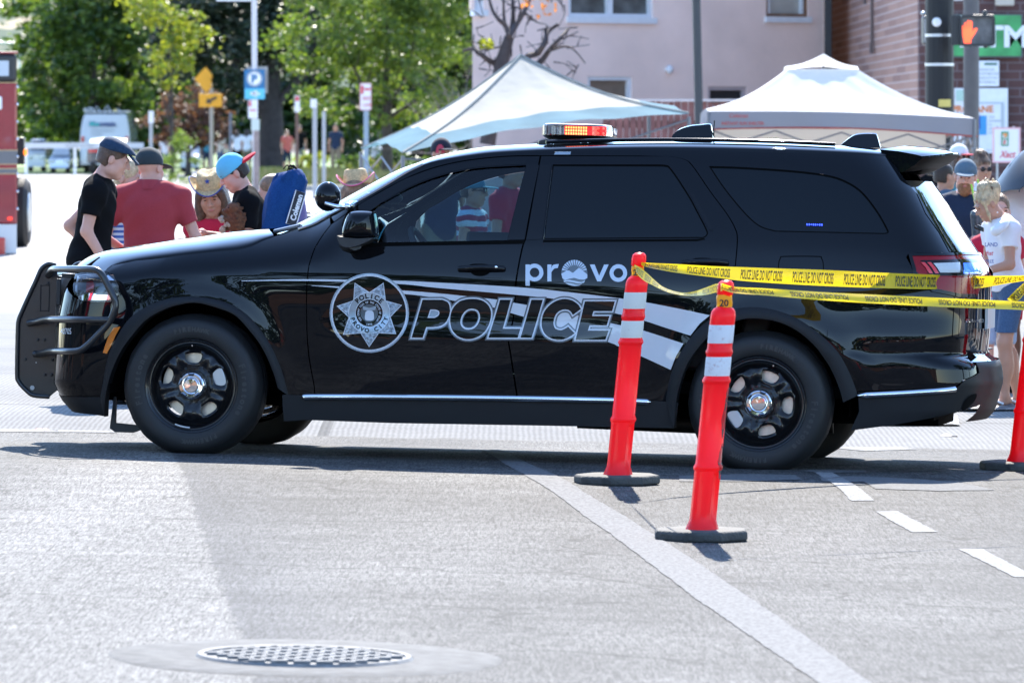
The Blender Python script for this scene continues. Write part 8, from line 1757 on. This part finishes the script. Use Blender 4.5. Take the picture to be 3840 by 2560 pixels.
p = dpt(1011,344,48.86); mb = MB(); mb.add([p+V((dx,0,dz)) for dx, dz in ((-.04,-.03),(-.012,-.03),(-.012,0),(.012,0),(.012,-.03),(.04,-.03),(.03,.02),(.012,.045),(-.012,.045),(-.03,.02))], [tuple(range(10))]); tH = [o for o in bpy.data.objects if o.get('label','').startswith('person in dark cap with red emblem')][0]; mb.build('cap_emblem', mat('red_emblem', (.5,.04,.08), .7), tH, smooth=False, world=True, recalc=False)
# ---- spectators beyond the tail
person('bearded man in slate blue cap and navy T-shirt looking down', 2216, 42.0, 1.60, -2, SKP, (F_navy,.55,.8), (F_grey,.4), ('brown','short'), ('cap', fabric('slate_cap', (.10,.155,.20), .06)), lean=8, head=(-4,8,3), armL=((.26,-.06,1.12),(.13,-.26,1.14)), armR=((-.26,-.06,1.12),(-.12,-.26,1.10)), beard='red', bw=1.15, h=.007, group=GR, shoes=(M_rubber,'shoe'))
bl = person('blonde woman with pinned up hair, white printed T-shirt and cut-off denim shorts', 2318, 37.6, 1.475, -72, SKT, (F_white,.50,.90), (F_jean,.58), ('blond','updo'), None, lean=9, head=(2,30,0), hoff=(0,-.06,-.03), armL=((.23,-.02,1.12),(.16,-.24,1.06)), armR=((-.22,-.02,1.12),(-.12,-.22,1.05)), h=.006, group=GR, step=.10, shoes=(M_black,'flip'))
# print on her shirt, neck fan, fraying hem
def on_person(o, px, yl): pass
mb = MB(); c = dpt(2272,572,37.32); ptm = ptext('shirt_print', 'LAND', 2262, 566, 37.36, 9, mat('navy_print', (.03,.08,.30), .7), bl, .02, .85); ptext('shirt_print', 'that', 2262, 586, 37.36, 10, mat('red_print', (.6,.03,.06), .7), bl, .02, .8, shear=.3); ptext('shirt_print', 'FREE', 2264, 604, 37.36, 8, mat('navy_print', (.03,.08,.30), .7), bl, .01, .8)
mb = MB(); mb.tube(spl([dpt(2282,533,37.36), dpt(2290,528,37.28), dpt(2302,518,37.30), dpt(2314,506,37.45)], 5), [.012,.018,.030,.036]+[.036]*9+[.03,.026,.02], 10); mb.build('neck_fan', mat('white_plastic', (.75,.75,.77), .3), bl, world=True)
mb = MB(); mb.ell(dpt(2291,488,37.40), .005,.005,.005, 8, 6); mb.build('earring', M_white, bl, world=True)
cup = thing('drink_cup', 'dark patterned drink cup with bright green straws', 'cup', dpt(2242,512,41.2)); mb = MB(); mb.lathe([(.030,-.09),(.042,.05),(.044,.055),(.036,.085),(.012,.095)], 20, capa=True, capb=True); mb.build('cup', mat('cup_print', (.03,.05,.07), .3, var=.9, vscale=30), cup)
mb = MB(); mb.tube([dpt(2243,480,41.15)-cup.location, dpt(2231,423,41.15)-cup.location], .007, 6); mb.tube([dpt(2252,470,41.3)-cup.location, dpt(2246,412,41.3)-cup.location], .007, 6); mb.build('straw', mat('lime_straw', (.28,.62,.05), .4), cup)
person('person in backwards purple cap under the white canopy', 2112, 52, 1.64, 175, SKD, (F_blk,.5,.8), (F_navy,.06), ('dark','short'), ('cap', fabric('purple_cap', (.09,.05,.26), .06)), h=.011, group=GR, shoes=(M_rubber,'shoe'))
person('person in white cap with red brim and blue sunglasses', 2203, 54, 1.66, 35, SK, (F_teal,.5,.8), (F_navy,.06), ('brown','long'), ('cap', F_white, F_red), glasses=True, h=.011, group=GR, shoes=(M_rubber,'shoe'))
person('woman with high bun and dark sunglasses behind the bearded man', 2256, 50, 1.60, 15, SKT, (F_white,.3,.8), (F_jean,.5), ('light','bun'), None, glasses=True, head=(0,10,0), h=.010, group=GR, shoes=(M_rubber,'shoe'))
person('person in dull blue shirt hidden behind the spoiler', 2168, 47, 1.55, 120, SKT, (fabric('dull_blue', (.07,.12,.17)),.5,.8), (F_grey,.06), ('dark','short'), None, h=.011, group=GR, shoes=(M_rubber,'shoe'))
person('child in red top and white sneakers behind the blonde woman', 2292, 39.6, 1.30, 10, SKP, (F_red,.5,.62), (fabric('pale_blue_short', (.35,.42,.55)),.45), ('light','short'), None, h=.009, group=GR, child=True, shoes=(F_blk,'shoe'))
person('person in white shirt holding the black umbrella at the picture edge', 2358, 40.5, 1.68, -20, SKD, (F_white,.4,.8), (F_red,.5), ('dark','short'), None, armR=((-.24,-.06,1.14),(-.14,-.24,1.22)), h=.010, group=GR, shoes=(M_rubber,'shoe'))
um = thing('umbrella', 'open black umbrella cut off by the right picture edge', 'umbrella', dpt(2375,430,40.2)); mb = MB(); ct = dpt(2378,330,40.2)-um.location; n = 8
def umb(u, v):
    a = 2*math.pi*u+.2; seg = (u*n) % 1; sc_ = 1-.06*math.sin(math.pi*seg)*v; r_ = .46*v*sc_; tilt = V((math.cos(a)*r_, math.sin(a)*r_, -.24*v**1.7+.02*math.sin(math.pi*seg)*v)); return ct+Matrix.Rotation(R(-22),3,'Y') @ tilt
mb.grid(umb, 64, 8); mb.build('cloth', mat('umbrella_black', (.022,.022,.024), .42), um, recalc=False); mb = MB(); mb.tube([ct, ct+V((.1,0,-.75))], .007, 6); mb.build('shaft', M_steel, um)
mb = MB(); mb.tube([umb(i/64, 1.0) for i in range(64)], .004, 4, closed=True); 
for i in range(n): mb.tube([umb(i/n, 0.05), umb(i/n, .5), umb(i/n, 1.04)], .004, 5)
mb.build('rib', M_black, um)
# ---- far pedestrians
GF = 'pedestrians on the far pavement'
for lab, u, d, H, rz, sk, sh_, pa_, ha in (
 ('far pedestrian in white top and dark shorts left of the parking pole', 544, 224, 1.68, 200, SKT, F_white, F_blk, 'dark'), ('far woman in long white top with loose dark hair', 568, 222, 1.66, 160, SK, F_white, F_khaki, 'dark'),
 ('far pedestrian in red and white beside the thick trunk', 659, 214, 1.62, 30, SK, fabric('red_white', (.5,.12,.10)), F_navy, 'light'), ('far pedestrian in black T-shirt behind the rusty post', 688, 216, 1.80, 10, SKT, F_blk, F_grey, 'dark'),
 ('far man in navy T-shirt and khaki trousers under maple leaves', 771, 207, 1.84, -10, SKT, F_navy, F_khaki, 'dark'), ('far pedestrian in teal shirt under the plum tree', 474, 226, 1.50, 20, SKD, F_teal, F_navy, 'dark'), ('far pedestrian in cream shirt behind the timber sign post', 507, 226, 1.52, -30, SK, fabric('cream_cotton', (.6,.55,.45)), F_jean, 'blond'), ('far child in white near the plum tree trunk', 378, 228, 1.35, 0, SK, F_white, F_jean, 'brown'), ('far seated looking child in pale yellow low by the kerb', 522, 219, 1.05, 0, SK, fabric('pale_yellow', (.65,.6,.4)), F_white, 'blond')):
    person(lab, u, d, H, rz, sk, (sh_,.5,.80), (pa_,.45 if pa_ is not F_khaki else .06), (ha,'long' if 'woman' in lab or 'white top' in lab else 'short'), None, h=.022, group=GF, z=.156, shoes=(M_rubber,'shoe'))
# far flower basket beside the bike lane post
p = dpt(868,352,205); fb = thing('flower_basket', 'hanging basket of white flowers left of the canopy corner', 'flower basket', p); mb = MB(); random.seed(8)
for k in range(420): a = V((random.gauss(0,1), random.gauss(0,1), random.gauss(0,1))).normalized()*.28*random.random()**.4; mb.m = 0 if random.random() < .6 else 1; b_ = V((random.gauss(0,1), random.gauss(0,1), random.gauss(0,1))).normalized()*.05; c_ = b_.orthogonal()*.8; mb.add([a-b_, a+c_, a+b_, a-c_], [(0,1,2,3)])
mb.build('flowers', [mat('white_petals', (.75,.75,.78), .6), LG[0]], fb, smooth=False, recalc=False); mb = MB(); mb.lathe([(.08,-.34),(.20,-.22),(.22,-.15)], 16, capa=True); mb.build('basket', mat('terracotta', (.35,.09,.06), .7), fb); mb = MB(); mb.tube([(0,0,0),(0,0,.7),(.3,0,.85),(.55,0,.7),(.55,0,-1.2-.55)], .02, 6); mb.build('bracket', M_black, fb)

# unseen crowd added past both picture edges and behind the camera, mirrored in the paintwork
mb = MB(); mlist = []; src_ = [o for o in bpy.data.objects if o.get('category') == 'person' and o['label'].startswith(('bearded man', 'man in heather', 'person in red shirt', 'woman with high bun'))]
random.seed(31)
spots = [(3.95+.42*i, 36.8+random.uniform(0,1.4)+.12*i, random.uniform(-.6,.6)) for i in range(13)]+[(4.6+1.1*i, 41+1.6*i, random.uniform(-1,1)) for i in range(5)]+[(-4.6-.5*i, 24+1.4*i+random.uniform(-.5,.5), random.uniform(-1,1)) for i in range(9)]+[(-9+1.3*i, -6+random.uniform(-2,2), 3) for i in range(14)]
for k, (x, y, a) in enumerate(spots):
    o = src_[k % len(src_)]; Mx = Matrix.Translation((x, y, gz(x, y))) @ Matrix.Rotation(a, 4, 'Z')
    for ch in o.children:
        if ch.type != 'MESH' or len(ch.data.vertices) < 200: continue
        m = ch.data.materials[0]
        if m not in mlist: mlist.append(m)
        mb.m = mlist.index(m); mb.add([Mx @ v.co for v in ch.data.vertices], [tuple(q.vertices) for q in ch.data.polygons])
tag(mb.build('crowd', mlist, None, recalc=False, auto=0), kind='stuff')
